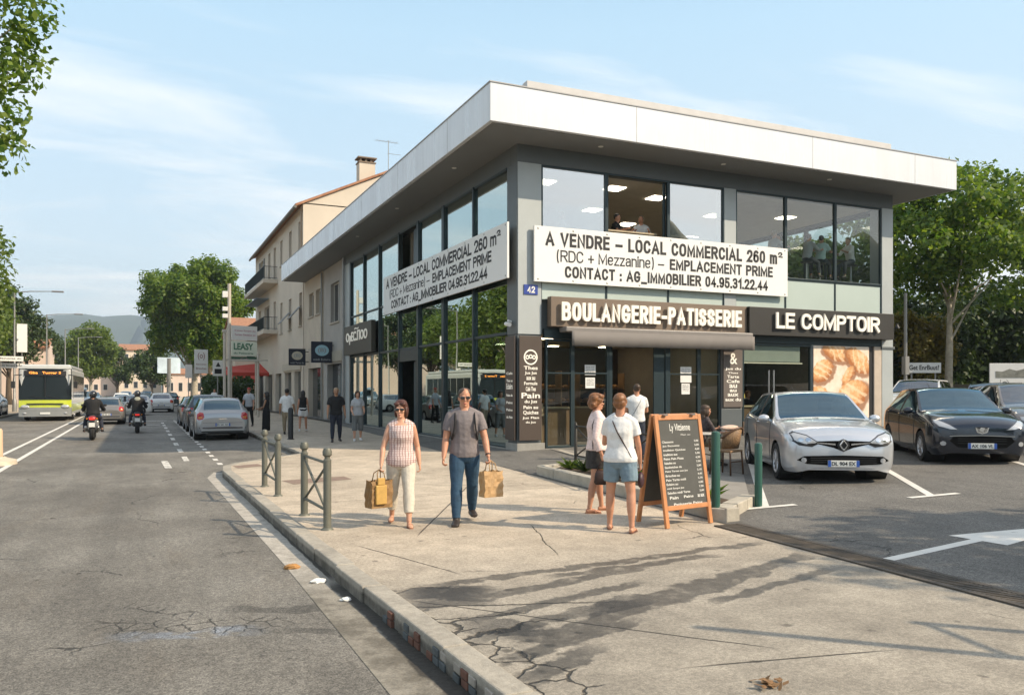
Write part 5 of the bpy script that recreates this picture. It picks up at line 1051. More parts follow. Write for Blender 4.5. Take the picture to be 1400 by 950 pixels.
leaf_lime = leaf_mat('bright_leaf', (.075, .13, .02), (.17, .22, .05), .4)
leaf_yellow = leaf_mat('yellow_leaf', (.16, .15, .03), (.25, .19, .05), .35)
bark_plane = M('plane_bark', (.36, .32, .25), .9, var=.35, vs=5, bump=.5, bs=9); bark_dark = M('dark_bark', (.11, .085, .06), .95, var=.3, vs=6, bump=.8, bs=12)
def leaves_mesh(name, P, N, size, mat, rg, narrow=.62):
    k = len(P); nv = rg.normal(size=(k, 3)) * .75 + N; nv /= np.linalg.norm(nv, axis=1)[:, None]
    a = np.cross(nv, rg.normal(size=(k, 3))); a /= np.linalg.norm(a, axis=1)[:, None] + 1e-9; b = np.cross(nv, a)
    s = size * rg.uniform(.6, 1.25, size=(k, 1)); a = a * s; b = b * s * narrow; bend = nv * s * .18
    V = np.stack([P - a, P - a * .1 - b + bend, P + a, P - a * .1 + b + bend], 1).reshape(-1, 3)
    me = bpy.data.meshes.new(name); me.vertices.add(4 * k); me.vertices.foreach_set('co', V.astype(np.float32).ravel()); me.loops.add(4 * k); me.loops.foreach_set('vertex_index', np.arange(4 * k, dtype=np.int32))
    me.polygons.add(k); me.polygons.foreach_set('loop_start', np.arange(0, 4 * k, 4, dtype=np.int32)); me.polygons.foreach_set('loop_total', np.full(k, 4, np.int32)); me.materials.append(mat); me.update(calc_edges=True); return me
def tree(label, loc, h, cr, ch, z0, nl, size, mat, bark, seed, clumps=60, trunk_r=.25, flat=.8, cz=None, name='plane_tree', spread=1.0, lean=(0, 0), group=None, crownlist=None, narrow=.62, cs=(.2, .36), fill=.35, limbs=22):
    """trunk and limbs reaching into leaf clumps spread through an ellipsoid crown (radius cr, from z0 to h)"""
    rg = np.random.default_rng(seed); r = random.Random(seed); t = thing(name, label, 'tree', loc, 0, group)
    C0 = np.array([lean[0], lean[1], (z0 + h) / 2]); rad = np.array([cr, cr, (h - z0) / 2]); cl = []
    while len(cl) < clumps:
        d = rg.normal(size=3); d /= np.linalg.norm(d); q = d * rg.uniform(fill, 1) ** .6
        if q[2] < -.55 and rg.uniform() < .5: continue
        cl.append(C0 + q * rad * .86)
    if crownlist: cl += [np.array(c) for c in crownlist]
    cl = np.array(cl); w = rg.uniform(cs[0], cs[1], size=len(cl)) * cr; per = (w ** 2 / (w ** 2).sum() * nl).astype(int) + 4; P = []; Nn = []
    for c, ww, k in zip(cl, w, per):
        d = rg.normal(size=(k, 3)); d /= np.linalg.norm(d, axis=1)[:, None]; rr = rg.uniform(.25, 1.0, size=(k, 1)) ** .5; p = c + d * rr * ww * np.array([1, 1, flat]) * (1 + .25 * np.sin(7 * d[:, :1] + 5 * d[:, 1:2] + seed))
        P.append(p); Nn.append(d * .7 + np.array([0, 0, .6]))
    o = bpy.data.objects.new('crown', leaves_mesh('crown', np.concatenate(P), np.concatenate(Nn), size, mat, rg, narrow)); COL.objects.link(o); o.parent = t
    mb = MB(); top = Vector((lean[0] * .5, lean[1] * .5, z0 + (h - z0) * .25)); zf = max(.4, z0 * .75 + .2); fork = Vector((lean[0] * .25, lean[1] * .25, zf))
    mb.tube([(0, 0, -.3), (r.uniform(-.05, .05), r.uniform(-.05, .05), zf * .5), fork, fork.lerp(top, .6), top], [trunk_r * 1.35, trunk_r * 1.02, trunk_r * .9, trunk_r * .6, trunk_r * .35], 12)
    for i in sorted(set(range(0, len(cl), max(1, len(cl) // limbs))) | set(range(len(cl) - len(crownlist or []), len(cl)))):
        e = Vector(cl[i])
        if e.z < fork.z + .3 * (h - z0) and not crownlist: continue
        s = fork.lerp(top, r.uniform(0, .9)); m_ = s.lerp(e, .5) + Vector((0, 0, -.06 * (e - s).length)) + Vector((r.uniform(-.2, .2), r.uniform(-.2, .2), 0)); mb.tube([s, m_, e], [trunk_r * .34, trunk_r * .2, trunk_r * .05], 6, False)
    mb.build('trunk', bark, t, smooth=True); return t
def atz(x, d): return at(x, d)
# near tree leaning over the road from the left: only its outer boughs reach the picture
tree('leafy plane tree whose boughs hang in at the top left corner', (-8.6, 23.6, 0), 14.5, 5.0, 0, 7.2, 26000, .105, leaf_plane, bark_plane, 4, 90, .3, .75, lean=(.35, -.2), crownlist=[(5.6, -.9, 11.5), (6.0, -.8, 10.7), (5.5, -1, 12.6), (5.7, -.7, 9.4), (5.5, -.8, 8.3), (5.7, -.4, 10.0), (5.3, -.9, 7.7), (5.2, -1.2, 9.0)], cs=(.12, .24))
# right-hand side, beyond the car park
tree('tall plane tree with a pale trunk standing at the edge of the car park', (34.6, 26.2, .6), 12.2, 5.7, 0, 4.0, 19000, .14, leaf_plane, bark_plane, 21, 105, .17, .75, cs=(.09, .21), fill=.1, limbs=9)
tree('bright plane tree behind the right end of the shop building', (31.2, 31.5, .5), 9.4, 3.6, 0, 3.4, 11000, .15, leaf_lime, bark_plane, 22, 80, .13, .8, cs=(.12, .25), fill=.1, limbs=8)
tree('large plane tree at the right edge beyond the hoarding', (41.5, 23.5, .7), 12.4, 5.2, 0, 3.8, 15000, .15, leaf_lime, bark_plane, 23, 85, .16, .8, cs=(.09, .21), fill=.1, limbs=9)
tree('small yellow-green tree under the tall plane tree', (37.0, 30.5, .6), 5.6, 2.4, 0, 1.2, 8000, .13, leaf_yellow, bark_dark, 24, 30, .1, .9)
gb = 'dark trees behind the car park'
for i, (x, d, h, c, lab) in enumerate(((1232, 46, 7.6, 3.4, 'dark evergreen just right of the building end, behind the bright plane tree'), (1290, 48, 7.4, 4.2, 'dark evergreen behind the lettered pale sign board'), (1345, 50, 7.8, 4.6, 'dark evergreen behind the pale-trunked plane tree'), (1405, 48, 8.2, 4.8, 'dark evergreen at the right picture edge behind the hoarding'), (1195, 56, 7.6, 3.6, 'leafy tree hidden behind the shop building, seen through its upper windows'), (1150, 62, 8.2, 4, 'broad leafy tree seen through the upper corner windows'))):
    tree(lab, at(x, d), h, c, 0, .4, 9000, .2, leaf_dark if i < 4 else leaf_plane, bark_dark, 40 + i, 46, .2, .9, name='evergreen_tree' if i < 4 else 'leafy_tree', group=gb if i < 4 else 'leafy trees behind the shop building', cs=(.25, .42), fill=.15)
# the big plane tree on the shop side of the street and the trees down the far side
tree('big dense plane tree on the shop side, towering over the parked cars', at(266, 97), 18.2, 7.1, 0, 3.2, 62000, .21, leaf_plane, bark_plane, 31, 120, .4, .85, cs=(.13, .25), fill=.25)
tree('second plane tree beyond the big one, hidden half behind it', at(286, 114), 15.0, 5.4, 0, 3.4, 14000, .28, leaf_plane, bark_plane, 32, 60, .35, .85)
tree('small dark tree under the big plane tree by the pale billboard', at(208, 150), 9.5, 4.0, 0, 2.0, 7000, .25, leaf_dark, bark_dark, 33, 40, .2, .9)
tree('round bright plane tree on the far side of the street', at(124, 150), 14.6, 4.9, 0, 3.0, 16000, .25, leaf_lime, bark_plane, 34, 60, .3, .9, fill=.2)
tree('dark tree right of the round bright plane tree', at(160, 172), 11.2, 3.6, 0, 2, 8000, .24, leaf_dark, bark_dark, 35, 40, .25, .9)
tree('round-topped pine above the pink house', at(70, 155), 13.4, 4.2, 0, 4, 8000, .26, leaf_pine, bark_dark, 36, 40, .25, .8, name='pine_tree')
for i, (x, d, h, c) in enumerate(((12, 92, 13.4, 4.6), (44, 112, 11.5, 4.0), (-30, 84, 13.6, 5.0))):
    tree(('broad umbrella pine at the left picture edge behind the nearest lamp', 'smaller umbrella pine between the first two street lamps', 'umbrella pine just beyond the left picture edge')[i], at(x, d), h, c, 0, 3.2, 14000, .2, leaf_pine, bark_dark, 50 + i, 60, .3, .7, name='pine_tree', cs=(.2, .34))
gb = 'plane trees along the far pavement'
for i, (x, y, h) in enumerate(((-13.0, 66, 14.5), (-15.0, 77, 11.6), (-16.5, 90, 12))):
    tree(('plane tree across the road opposite the glazed facade', 'second plane tree across the road, reflected in the glass', 'third plane tree across the road, reflected in the glass')[i], (x, y, 0), h, 5.6, 0, 3.0, 12000, .22, leaf_lime, bark_plane, 60 + i, 60, .25, .8, group=gb)
# trees outside the right edge, whose shade lies over the car park
tree('plane tree beside the car park entrance, shading the tarmac', (15.5, -.8, .2), 8.6, 2.9, 0, 3.8, 4500, .13, leaf_plane, bark_plane, 70, 26, .16, .8)
hd = M('hedge', (.05, .08, .025), .9)
def hedge(label, x0, x1, y0, y1, z0, z1, n, size, mat, seed, name='hedge', kind=None):
    rg = np.random.default_rng(seed); P = rg.uniform((x0, y0, z0), (x1, y1, z1), size=(n, 3)); P[:, 2] = z0 + (P[:, 2] - z0) * (1 + .15 * np.sin(P[:, 0] * 1.3 + P[:, 1] * .9)); c = Vector(((x0 + x1) / 2, (y0 + y1) / 2, z0))
    o = bpy.data.objects.new(name, leaves_mesh(name, P - np.array(c), np.tile([0, 0, .5], (n, 1)), size, mat, rg)); COL.objects.link(o); o.location = c; return tag(o, label, 'hedge', kind=kind)
hedge('dark clipped hedge on the shop side behind the parked cars', 4.9, 8.6, 70, 79, 0, 2.6, 9000, .16, leaf_dark, 80)
hedge('dark hedge along the back of the car park', 32, 52, 30, 34, 0, 4.2, 14000, .2, leaf_dark, 81)
# planted bed: single plants, leaf by leaf
lp = [leaf_plane, leaf_dark, leaf_lime]
for i in range(9):
    y = 9.6 + i * .6; x = 7.55 + .07 * (y - 9.2) + rnd.uniform(-.08, .12); rg = np.random.default_rng(90 + i); t = thing('bed_plant', 'low green plant in the terrace bed behind the stone kerb', 'plant', (x, y, .14), 0, 'low plants in the terrace bed'); mb = MB()
    for j in range(46):
        a = rg.uniform(0, 6.28); l_ = rg.uniform(.16, .36); e = rg.uniform(.4, 1.3); w_ = rg.uniform(.012, .03); d = Vector((math.cos(a) * math.cos(e), math.sin(a) * math.cos(e), math.sin(e))); q = Vector((-math.sin(a), math.cos(a), 0)) * w_; m_ = d * l_ * .6; tp = d * l_ + Vector((math.cos(a), math.sin(a), -.4)) * .06
        mb.add([-q * .3, q * .3, m_ + q, tp, m_ - q], [(0, 1, 2, 3, 4)])
    mb.build('leaves', lp[i % 3], t, fix=False)
# ------------------------------------------------------------------ cars
tyre_m = M('tyre_rubber', (.018, .018, .018), .85); rim_m = M('alloy_rim', (.45, .45, .46), .35, .7); glass_car = glass('car_glass', (.30, .36, .36), .22); glass_dark = glass('car_glass_dark', (.10, .12, .12), .20, rc=(.66, .90, 1))
plastic = M('black_plastic', (.016, .016, .016), .55); grille_m = M('grille_black', (.006, .006, .006), .85, spec=.1); grille_bar_m = M('grille_bar', (.03, .03, .03), .6, spec=.2); chrome = M('chrome', (.75, .75, .75), .15, 1.0); lamp_clear = M('lamp_clear', (.50, .51, .52), .08, .3, coat=1); lamp_inner = M('lamp_inner', (.12, .12, .13), .15, .6)
lamp_red = M('lamp_red', (.42, .012, .012), .15, coat=.8); lamp_amber = M('lamp_amber', (.6, .2, .03), .2); plate_m = M('plate_white', (.72, .72, .68), .4); plate_blue = M('plate_blue', (.03, .10, .40), .4); seat_m = M('seat_fabric', (.03, .03, .033), .9)
def paint(name, c, metal=.55, rough=.3): return M(name, c, rough, metal, var=.02, coat=1.0)
silver = paint('silver_paint', (.60, .62, .65), .6, .28); inkblue = paint('blue_black_paint', (.006, .011, .022), .2, .22); dgrey = paint('dark_grey_paint', (.06, .062, .066)); champagne = paint('grey_brown_paint', (.24, .22, .20)); carwhite = paint('white_car_paint', (.72, .72, .70), 0); midblue = paint('blue_paint', (.06, .10, .16)); bluegrey = paint('blue_grey_paint', (.22, .28, .33)); dgreen = paint('dark_teal_paint', (.02, .045, .05)); dkblue = paint('navy_paint', (.015, .03, .055)); bronze = paint('bronze_paint', (.20, .18, .165))
def cat(Pt, n):
    Pt = np.asarray(Pt, float); k = len(Pt); out = []
    for i in range(k - 1):
        p1, p2 = Pt[i], Pt[i + 1]; p0 = Pt[i - 1] if i else 2 * p1 - p2; p3 = Pt[i + 2] if i + 2 < k else 2 * p2 - p1
        for s in range(n):
            t = s / n; out.append(.5 * (2 * p1 + (p2 - p0) * t + (2 * p0 - 5 * p1 + 4 * p2 - p3) * t * t + (3 * p1 - p0 - 3 * p2 + p3) * t ** 3))
    out.append(Pt[-1]); return np.array(out)
# stations from nose to tail: y, then (half width, z) of nine points from the sill up to the centre line
HATCH = [
 (2.03, [(.52, .22), (.58, .30), (.62, .48), (.60, .60), (.56, .66), (.47, .69), (.34, .70), (.17, .71), (0, .712)]),
 (1.95, [(.68, .18), (.74, .29), (.77, .50), (.75, .66), (.69, .73), (.58, .765), (.42, .785), (.2, .80), (0, .805)]),
 (1.72, [(.78, .17), (.835, .29), (.85, .56), (.835, .75), (.77, .82), (.64, .855), (.46, .88), (.23, .895), (0, .90)]),
 (1.22, [(.80, .17), (.855, .29), (.868, .60), (.85, .83), (.80, .91), (.70, .945), (.52, .965), (.26, .98), (0, .985)]),
 (.86, [(.80, .17), (.855, .29), (.868, .60), (.852, .87), (.825, .935), (.785, .965), (.70, .995), (.36, 1.02), (0, 1.03)]),
 (.45, [(.80, .17), (.855, .29), (.868, .60), (.855, .89), (.825, .95), (.715, 1.17), (.66, 1.20), (.34, 1.235), (0, 1.245)]),
 (.06, [(.80, .17), (.855, .29), (.868, .60), (.855, .90), (.825, .965), (.645, 1.365), (.59, 1.40), (.31, 1.435), (0, 1.442)]),
 (-.38, [(.80, .17), (.855, .29), (.868, .60), (.857, .91), (.825, .98), (.625, 1.395), (.565, 1.432), (.29, 1.46), (0, 1.466)]),
 (-.98, [(.80, .18), (.855, .29), (.868, .61), (.858, .93), (.82, 1.01), (.61, 1.375), (.55, 1.415), (.28, 1.442), (0, 1.448)]),
 (-1.48, [(.79, .19), (.85, .30), (.862, .62), (.85, .95), (.79, 1.05), (.60, 1.31), (.54, 1.36), (.28, 1.39), (0, 1.395)]),
 (-1.80, [(.76, .21), (.825, .31), (.845, .60), (.83, .88), (.77, .96), (.70, 1.0), (.58, 1.03), (.29, 1.045), (0, 1.05)]),
 (-1.96, [(.70, .23), (.77, .32), (.80, .55), (.78, .76), (.71, .86), (.63, .90), (.5, .915), (.25, .93), (0, .932)]),
 (-2.02, [(.6, .26), (.67, .34), (.70, .50), (.67, .64), (.60, .72), (.5, .755), (.38, .77), (.19, .78), (0, .782)])]
def make_wheel(parent, x, y, r, side, w=.2, name='wheel'):
    T = Matrix.Translation((x, y, r)); mb = MB(); s = side; h = w / 2
    mb.lathe([(r * .66, -h), (r * .94, -h), (r, -h * .7), (r, h * .7), (r * .94, h), (r * .66, h), (r * .66, -h)], 28, T, 'x'); wl = mb.build(name, tyre_m, parent, smooth=35)
    mb = MB(); mb.lathe([(r * .70, s * h * .9), (r * .66, s * h * .98), (r * .60, s * h * .6)], 28, T, 'x').lathe([(r * .17, s * h * .55), (r * .15, s * h * .8), (0, s * h * .82)], 14, T, 'x')
    for k in range(5):
        a = k * 2 * math.pi / 5; d = Vector((0, math.cos(a), math.sin(a))); q = Vector((0, -math.sin(a), math.cos(a)))
        for e in (-1, 1): mb.tube([T @ (Vector((s * h * .72, 0, 0)) + d * r * .12 + q * e * .02), T @ (Vector((s * h * .78, 0, 0)) + d * r * .64 + q * e * r * .15)], [(r * .05, r * .06), (r * .04, r * .05)], 6)
    mb.build('rim', rim_m, wl, smooth=35); mb = MB(); mb.lathe([(0, s * h * .3), (r * .62, s * h * .3)], 20, T, 'x'); mb.build('brake_disc', plastic, wl); return wl
def make_car(label, loc, rz, body, st=HATCH, sc=(1, 1, 1), glz=None, front=None, rear=None, wheel_y=(1.22, -1.34), r=.305, group=None, lod=1, name='parked_car', cat_='car', driver=False, plate='AB 204 KD', trim=None, nj=5, seams=True):
    """bodyshell lofted through stations; panels, glass, lamps and wheels are its parts"""
    glz = glz or glass_car; t = thing(name, label, cat_, loc, rz, group); n, m_ = (8, nj) if lod else (4, 3)
    A = np.array([[(hw * sc[0], y * sc[1], z * sc[2]) for hw, z in ring] for y, ring in st]); G = cat(A, n); G = np.transpose(cat(np.transpose(G, (1, 0, 2)), m_), (1, 0, 2)); G[:, -1, 0] = 0; G[..., 0] = np.maximum(G[..., 0], 0)
    NI, NJ = G.shape[:2]; r = r * sc[2]; wy = [w * sc[1] for w in wheel_y]; R_ = r * 1.13; wz = r
    # wheel arches: drop faces inside the circle and pull the edge on to it
    jl = m_ * 4
    for i in range(NI):
        for j in range(jl):
            y, z = G[i, j, 1], G[i, j, 2]
            for w in wy:
                d = math.hypot(y - w, z - wz)
                if abs(d - R_) < .045 * sc[1] and d > 1e-4: k = R_ / d; G[i, j, 1] = w + (y - w) * k; G[i, j, 2] = wz + (z - wz) * k
    def kind(i, j):
        ci, cj = i // n, j // m_; fi, fj = i % n, j % m_
        c = G[i:i + 2, j:j + 2].reshape(-1, 3).mean(0)
        if cj < 4 and any(math.hypot(c[1] - w, c[2] - wz) < R_ * .995 for w in wy): return None
        nS = len(st)
        if cj == 4 and 4 <= ci <= 8 and not (ci == 4 and fi < 3): 
            return 'trim' if (ci == 6 and fi >= n - 1) or (ci == 7 and fi < 1) else 'side'
        if cj >= 6 and ci in (4, 5): return 'wind'
        if cj >= 6 and ci == 9 and fi > 0: return 'rearw'
        if 1 <= cj <= 3 and 4 <= ci < 7 and not (ci == 4 and fi < 2): return 'door_a'
        if 1 <= cj <= 3 and 7 <= ci <= 8 and not (ci == 8 and fi > n // 2): return 'door_b'
        return 'body'
    cells = {}
    for i in range(NI - 1):
        for j in range(NJ - 1):
            k = kind(i, j)
            if k: cells.setdefault(k, []).append((i, j))
    def shell(name, ks, mat, parent, sides=(1, -1), off=0):
        mb = MB(); idx = {}
        for s in sides:
            for k in ks:
                for i, j in cells.get(k, []):
                    f = []
                    for a, b in ((i, j), (i + 1, j), (i + 1, j + 1), (i, j + 1)):
                        key = (a, b, s if b < NJ - 1 else 0)
                        if key not in idx: idx[key] = len(mb.v); p = G[a, b]; mb.v.append((p[0] * s, p[1], p[2]))
                        f.append(idx[key])
                    if len(set(f)) > 2: mb.f.append(tuple(f if s > 0 else reversed(f))); mb.mi.append(0)
        if 'body' in ks:     # close nose and tail
            for i, y in ((0, 1), (NI - 1, -1)):
                ring = [idx[(i, j, 1)] for j in range(NJ - 1)] + [idx[(i, NJ - 1, 0)]] + [idx[(i, j, -1)] for j in reversed(range(NJ - 1))]; mb.f.append(tuple(ring)); mb.mi.append(0)
        o = mb.build(name, mat, parent, smooth=True if 'body' not in ks else 38, fix=False)
        bm = bmesh.new(); bm.from_mesh(o.data); bmesh.ops.recalc_face_normals(bm, faces=bm.faces); bm.to_mesh(o.data); bm.free(); return o
    B_ = shell('body', ['body'], body, t)
    doors = []
    for s in (1, -1):
        for k in ('door_a', 'door_b'):
            d = shell('door', [k], body, t, (s,)); doors.append((s, k, d))
            if seams and lod:
                ii = [c[0] for c in cells[k]]; lo, hi = min(ii), max(ii) + 1; mb = MB()
                for q in (lo, hi):
                    L = [Vector((G[q, j, 0] * s, G[q, j, 1], G[q, j, 2])) + Vector((s * .002, 0, 0)) for j in range(m_, 4 * m_ + 1) if not any(math.hypot(G[q, j, 1] - w, G[q, j, 2] - wz) < R_ * .99 for w in wy)]
                    if len(L) > 1: mb.tube(L, .0045, 4)
                L = [Vector((G[q, m_, 0] * s + s * .002, G[q, m_, 1], G[q, m_, 2])) for q in range(lo, hi + 1)]; mb.tube(L, .0045, 4); mb.build('door_gap', plastic, d)
                q = hi - 2; jz = int(3.1 * m_); p = Vector((G[q, jz, 0] * s, G[q, jz, 1], G[q, jz, 2])); mb = MB(); mb.tube([p + Vector((s * .004, .09, 0)), p + Vector((s * .03, .06, .005)), p + Vector((s * .03, -.06, .005)), p + Vector((s * .004, -.09, 0))], .014, 6); mb.build('handle', body, d, smooth=True)
    shell('side_window', ['side'], glz, t, (1,)); shell('side_window', ['side'], glz, t, (-1,)); shell('window_pillar', ['trim'], plastic, t, (1,)); shell('window_pillar', ['trim'], plastic, t, (-1,)); shell('windscreen', ['wind'], glz, t); shell('rear_window', ['rearw'], glz, t)
    # dark tub, wheel-house liners, seats and dashboard inside
    W_, L_ = .80 * sc[0], sc[1]; mb = MB(); mb.box(-W_ * .98, W_ * .98, -1.75 * L_, 1.75 * L_, .2 * sc[2], .30 * sc[2]); mb.box(-W_ * .78, W_ * .78, -1.9 * L_, 1.9 * L_, .30 * sc[2], .62 * sc[2]); mb.build('underbody', plastic, t)
    for w in wy:
        for s in (1, -1): mb = MB(); mb.lathe([(R_ * 1.0, s * .835 * sc[0]), (R_ * 1.0, s * .5 * sc[0]), (0, s * .5 * sc[0])], 20, Matrix.Translation((0, w, wz)), 'x'); mb.build('wheel_arch_liner', plastic, t)
    if lod:
        for s in (1, -1):
            mb = MB(); mb.box(s * .36 * sc[0] - .23, s * .36 * sc[0] + .23, -.45, -.28, .6 * sc[2], 1.08 * sc[2]).box(s * .36 * sc[0] - .13, s * .36 * sc[0] + .13, -.44, -.34, 1.1 * sc[2], 1.27 * sc[2]); mb.build('front_seat', seat_m, t, bevel=.05)
        mb = MB(); mb.box(-.66 * sc[0], .66 * sc[0], -1.25, -1.08, .6 * sc[2], 1.02 * sc[2]); mb.build('rear_seat', seat_m, t, bevel=.05); mb = MB(); mb.box(-.74 * sc[0], .74 * sc[0], .42, .95 * sc[1], .75 * sc[2], .93 * sc[2]); mb.build('dashboard', plastic, t, bevel=.04)
        mb = MB(); Tm = Matrix.Translation((-.36 * sc[0], .32, .93 * sc[2])) @ Matrix.Rotation(R(-65), 4, 'X')
        mb.tube([Tm @ Vector((.18 * math.cos(a * .524), .18 * math.sin(a * .524), 0)) for a in range(13)], .014, 6); mb.build('steering_wheel', plastic, t)
    for s in (1, -1):
        for w in wy: make_wheel(t, s * .765 * sc[0], w, r, s, .2 * sc[0])
        mb = MB(); c = Vector((s * .93 * sc[0], .60 * sc[1], .99 * sc[2])); mb.ell(c, (.11, .07, .075), n=12, m=8).tube([c - Vector((s * .05, 0, .03)), Vector((s * .80 * sc[0], .62 * sc[1], .95 * sc[2]))], .025, 6); mb.build('wing_mirror', trim or body, t, smooth=True)
    # parts laid on the shell: cast their outline on to it
    bm = bmesh.new()
    for o in [B_] + [d[2] for d in doors]: bm.from_mesh(o.data)
    bvh = BVHTree.FromBMesh(bm); bm.free()
    def patch(name, poly, mat, face='front', off=.006, parent=None, rings=4, sub=6, mirror=False, both=False, sx=1):
        P = [Vector((p[0] * sc[0] * sx, p[1] * sc[2])) for p in poly]; E = []
        for a, b in zip(P, P[1:] + P[:1]):
            for k in range(sub): E.append(a.lerp(b, k / sub))
        c = sum(P, Vector((0, 0))) / len(P); mb = MB(); ok = []
        d = {'front': Vector((0, -1, 0)), 'rear': Vector((0, 1, 0)), 'right': Vector((-1, 0, 0)), 'left': Vector((1, 0, 0))}[face]
        last = [None]
        def hit(p):
            o = Vector((p.x, 6, p.y)) if face == 'front' else (Vector((p.x, -6, p.y)) if face == 'rear' else Vector((6 if face == 'right' else -6, p.x, p.y)))
            h = bvh.ray_cast(o, d)
            if h[0] is None: return last[0] if last[0] is not None else (o + d * 4)
            q = h[0] - d * off; last[0] = q; return q
        k = len(E); mb.v.append(tuple(hit(c)))
        for q in range(1, rings + 1):
            for e in E: mb.v.append(tuple(hit(c.lerp(e, q / rings))))
        for e in range(k): mb.v.append(tuple(Vector(mb.v[1 + (rings - 1) * k + e]) + d * (off + .012)))
        for e in range(k):
            e2 = (e + 1) % k; mb.f.append((0, 1 + e, 1 + e2)); mb.mi.append(0)
            for q in range(rings): mb.f.append((1 + q * k + e, 1 + (q + 1) * k + e, 1 + (q + 1) * k + e2, 1 + q * k + e2)); mb.mi.append(0)
        return mb.build(name, mat, parent or t, smooth=35)
    def plate_on(zc, face, y):
        w, h = .26, .055; s = 1 if face == 'front' else -1; hz = bvh.ray_cast(Vector((.2, 6 * s, zc * sc[2])), Vector((0, -s, 0))); yy = (hz[0].y if hz[0] else y) + s * .03
        T = Matrix.Translation((0, yy, zc * sc[2])) @ Matrix.Rotation(R(180 if s > 0 else 0), 4, 'Z') @ Matrix.Rotation(R(90), 4, 'X'); mb = MB(); mb.box(-w, w, -h, h, -.02, 0, T); p = mb.build('number_plate', plate_m, t, bevel=.003)
        mb = MB(); text_on(mb, plate, T, -w * .76, w * .76, -h * .62, h * .62, .02, .003); mb.build('plate_number', ink, p, fix=False); mb = MB(); mb.box(-w, -w + .05, -h, h, 0, .002, T).box(w - .05, w, -h, h, 0, .002, T); mb.build('plate_band', plate_blue, p)
    if front: front(patch, plate_on, t, body, sc)
    if rear: rear(patch, plate_on, t, body, sc)
    # wipers and roof aerial
    if lod:
        mb = MB(); mb.tube([(0, -1.2 * sc[1], 1.44 * sc[2]), (0, -1.45 * sc[1], 1.56 * sc[2])], .006, 5); mb.build('aerial', plastic, t)
    return t
def mir(p): return [(-x, z) for x, z in p]
def front_supermini(patch, plate, t, body, sc):
    """wide dark grin grille with a large diamond badge"""
    for s in (1, -1):
        h = patch('headlight', [(s * x, z) for x, z in ((.36, .65), (.48, .60), (.66, .62), (.75, .68), (.78, .79), (.72, .825), (.54, .775))], lamp_inner)
        patch('lens', [(s * x, z) for x, z in ((.40, .66), (.49, .62), (.65, .64), (.73, .69), (.755, .78), (.715, .805), (.55, .76))], lamp_clear, off=.012, parent=h)
        for c in (.53, .64):
            patch('reflector', [(s * (c + .042 * math.cos(a * .785)), .70 + .034 * math.sin(a * .785)) for a in range(8)], chrome, off=.016, parent=h, rings=2, sub=2); 
        patch('lamp_bezel', [(s * x, z) for x, z in ((.35, .65), (.48, .585), (.67, .61), (.765, .675), (.75, .69), (.66, .632), (.48, .612))], plastic, off=.014, parent=h, rings=2)
        patch('fog_lamp', [(s * (.60 + .042 * math.cos(a * .785)), .375 + .042 * math.sin(a * .785)) for a in range(8)], lamp_clear, off=.016, rings=2, sub=2)
    patch('grille', [(-.42, .675), (-.12, .685), (.12, .685), (.42, .675), (.40, .635), (.15, .575), (0, .515), (-.15, .575), (-.40, .635)], grille_m, off=.008)
    for s in (1, -1): patch('grille_trim', [(s * .12, .615), (s * .40, .645), (s * .40, .660), (s * .12, .640)], chrome, off=.014, rings=2)
    patch('lower_grille', [(-.70, .375), (-.60, .44), (0, .455), (.60, .44), (.70, .375), (.55, .315), (0, .285), (-.55, .315)], grille_m, off=.008, rings=5)
    for z in (.335, .37, .405): patch('grille_bar', [(-.5, z), (.5, z), (.5, z + .012), (-.5, z + .012)], grille_bar_m, off=.013, rings=2, sub=10)
    b = patch('badge_field', [(.095 * math.sin(a * .785), .615 + .10 * math.cos(a * .785)) for a in range(8)], plastic, off=.02)
    y = max(v.co.y for v in b.data.vertices) + .012; mb = MB(); k = .078 * sc[2]; z = .615 * sc[2]; w_ = .055 * sc[0]
    pts = [Vector((0, y, z + k)), Vector((w_, y, z)), Vector((0, y, z - k)), Vector((-w_, y, z)), Vector((0, y, z + k))]
    for a, c in zip(pts, pts[1:]): mb.tube([a, c], .015, 6)
    mb.build('badge', chrome, t); plate(.325, 'front', 2.0)
    patch('wiper', [(-.1, .998), (-.62, .966), (-.62, .975), (-.1, 1.01)], plastic, off=.02, rings=2); patch('wiper', [(.1, 1.0), (.62, .975), (.62, .985), (.1, 1.01)], plastic, off=.02, rings=2)
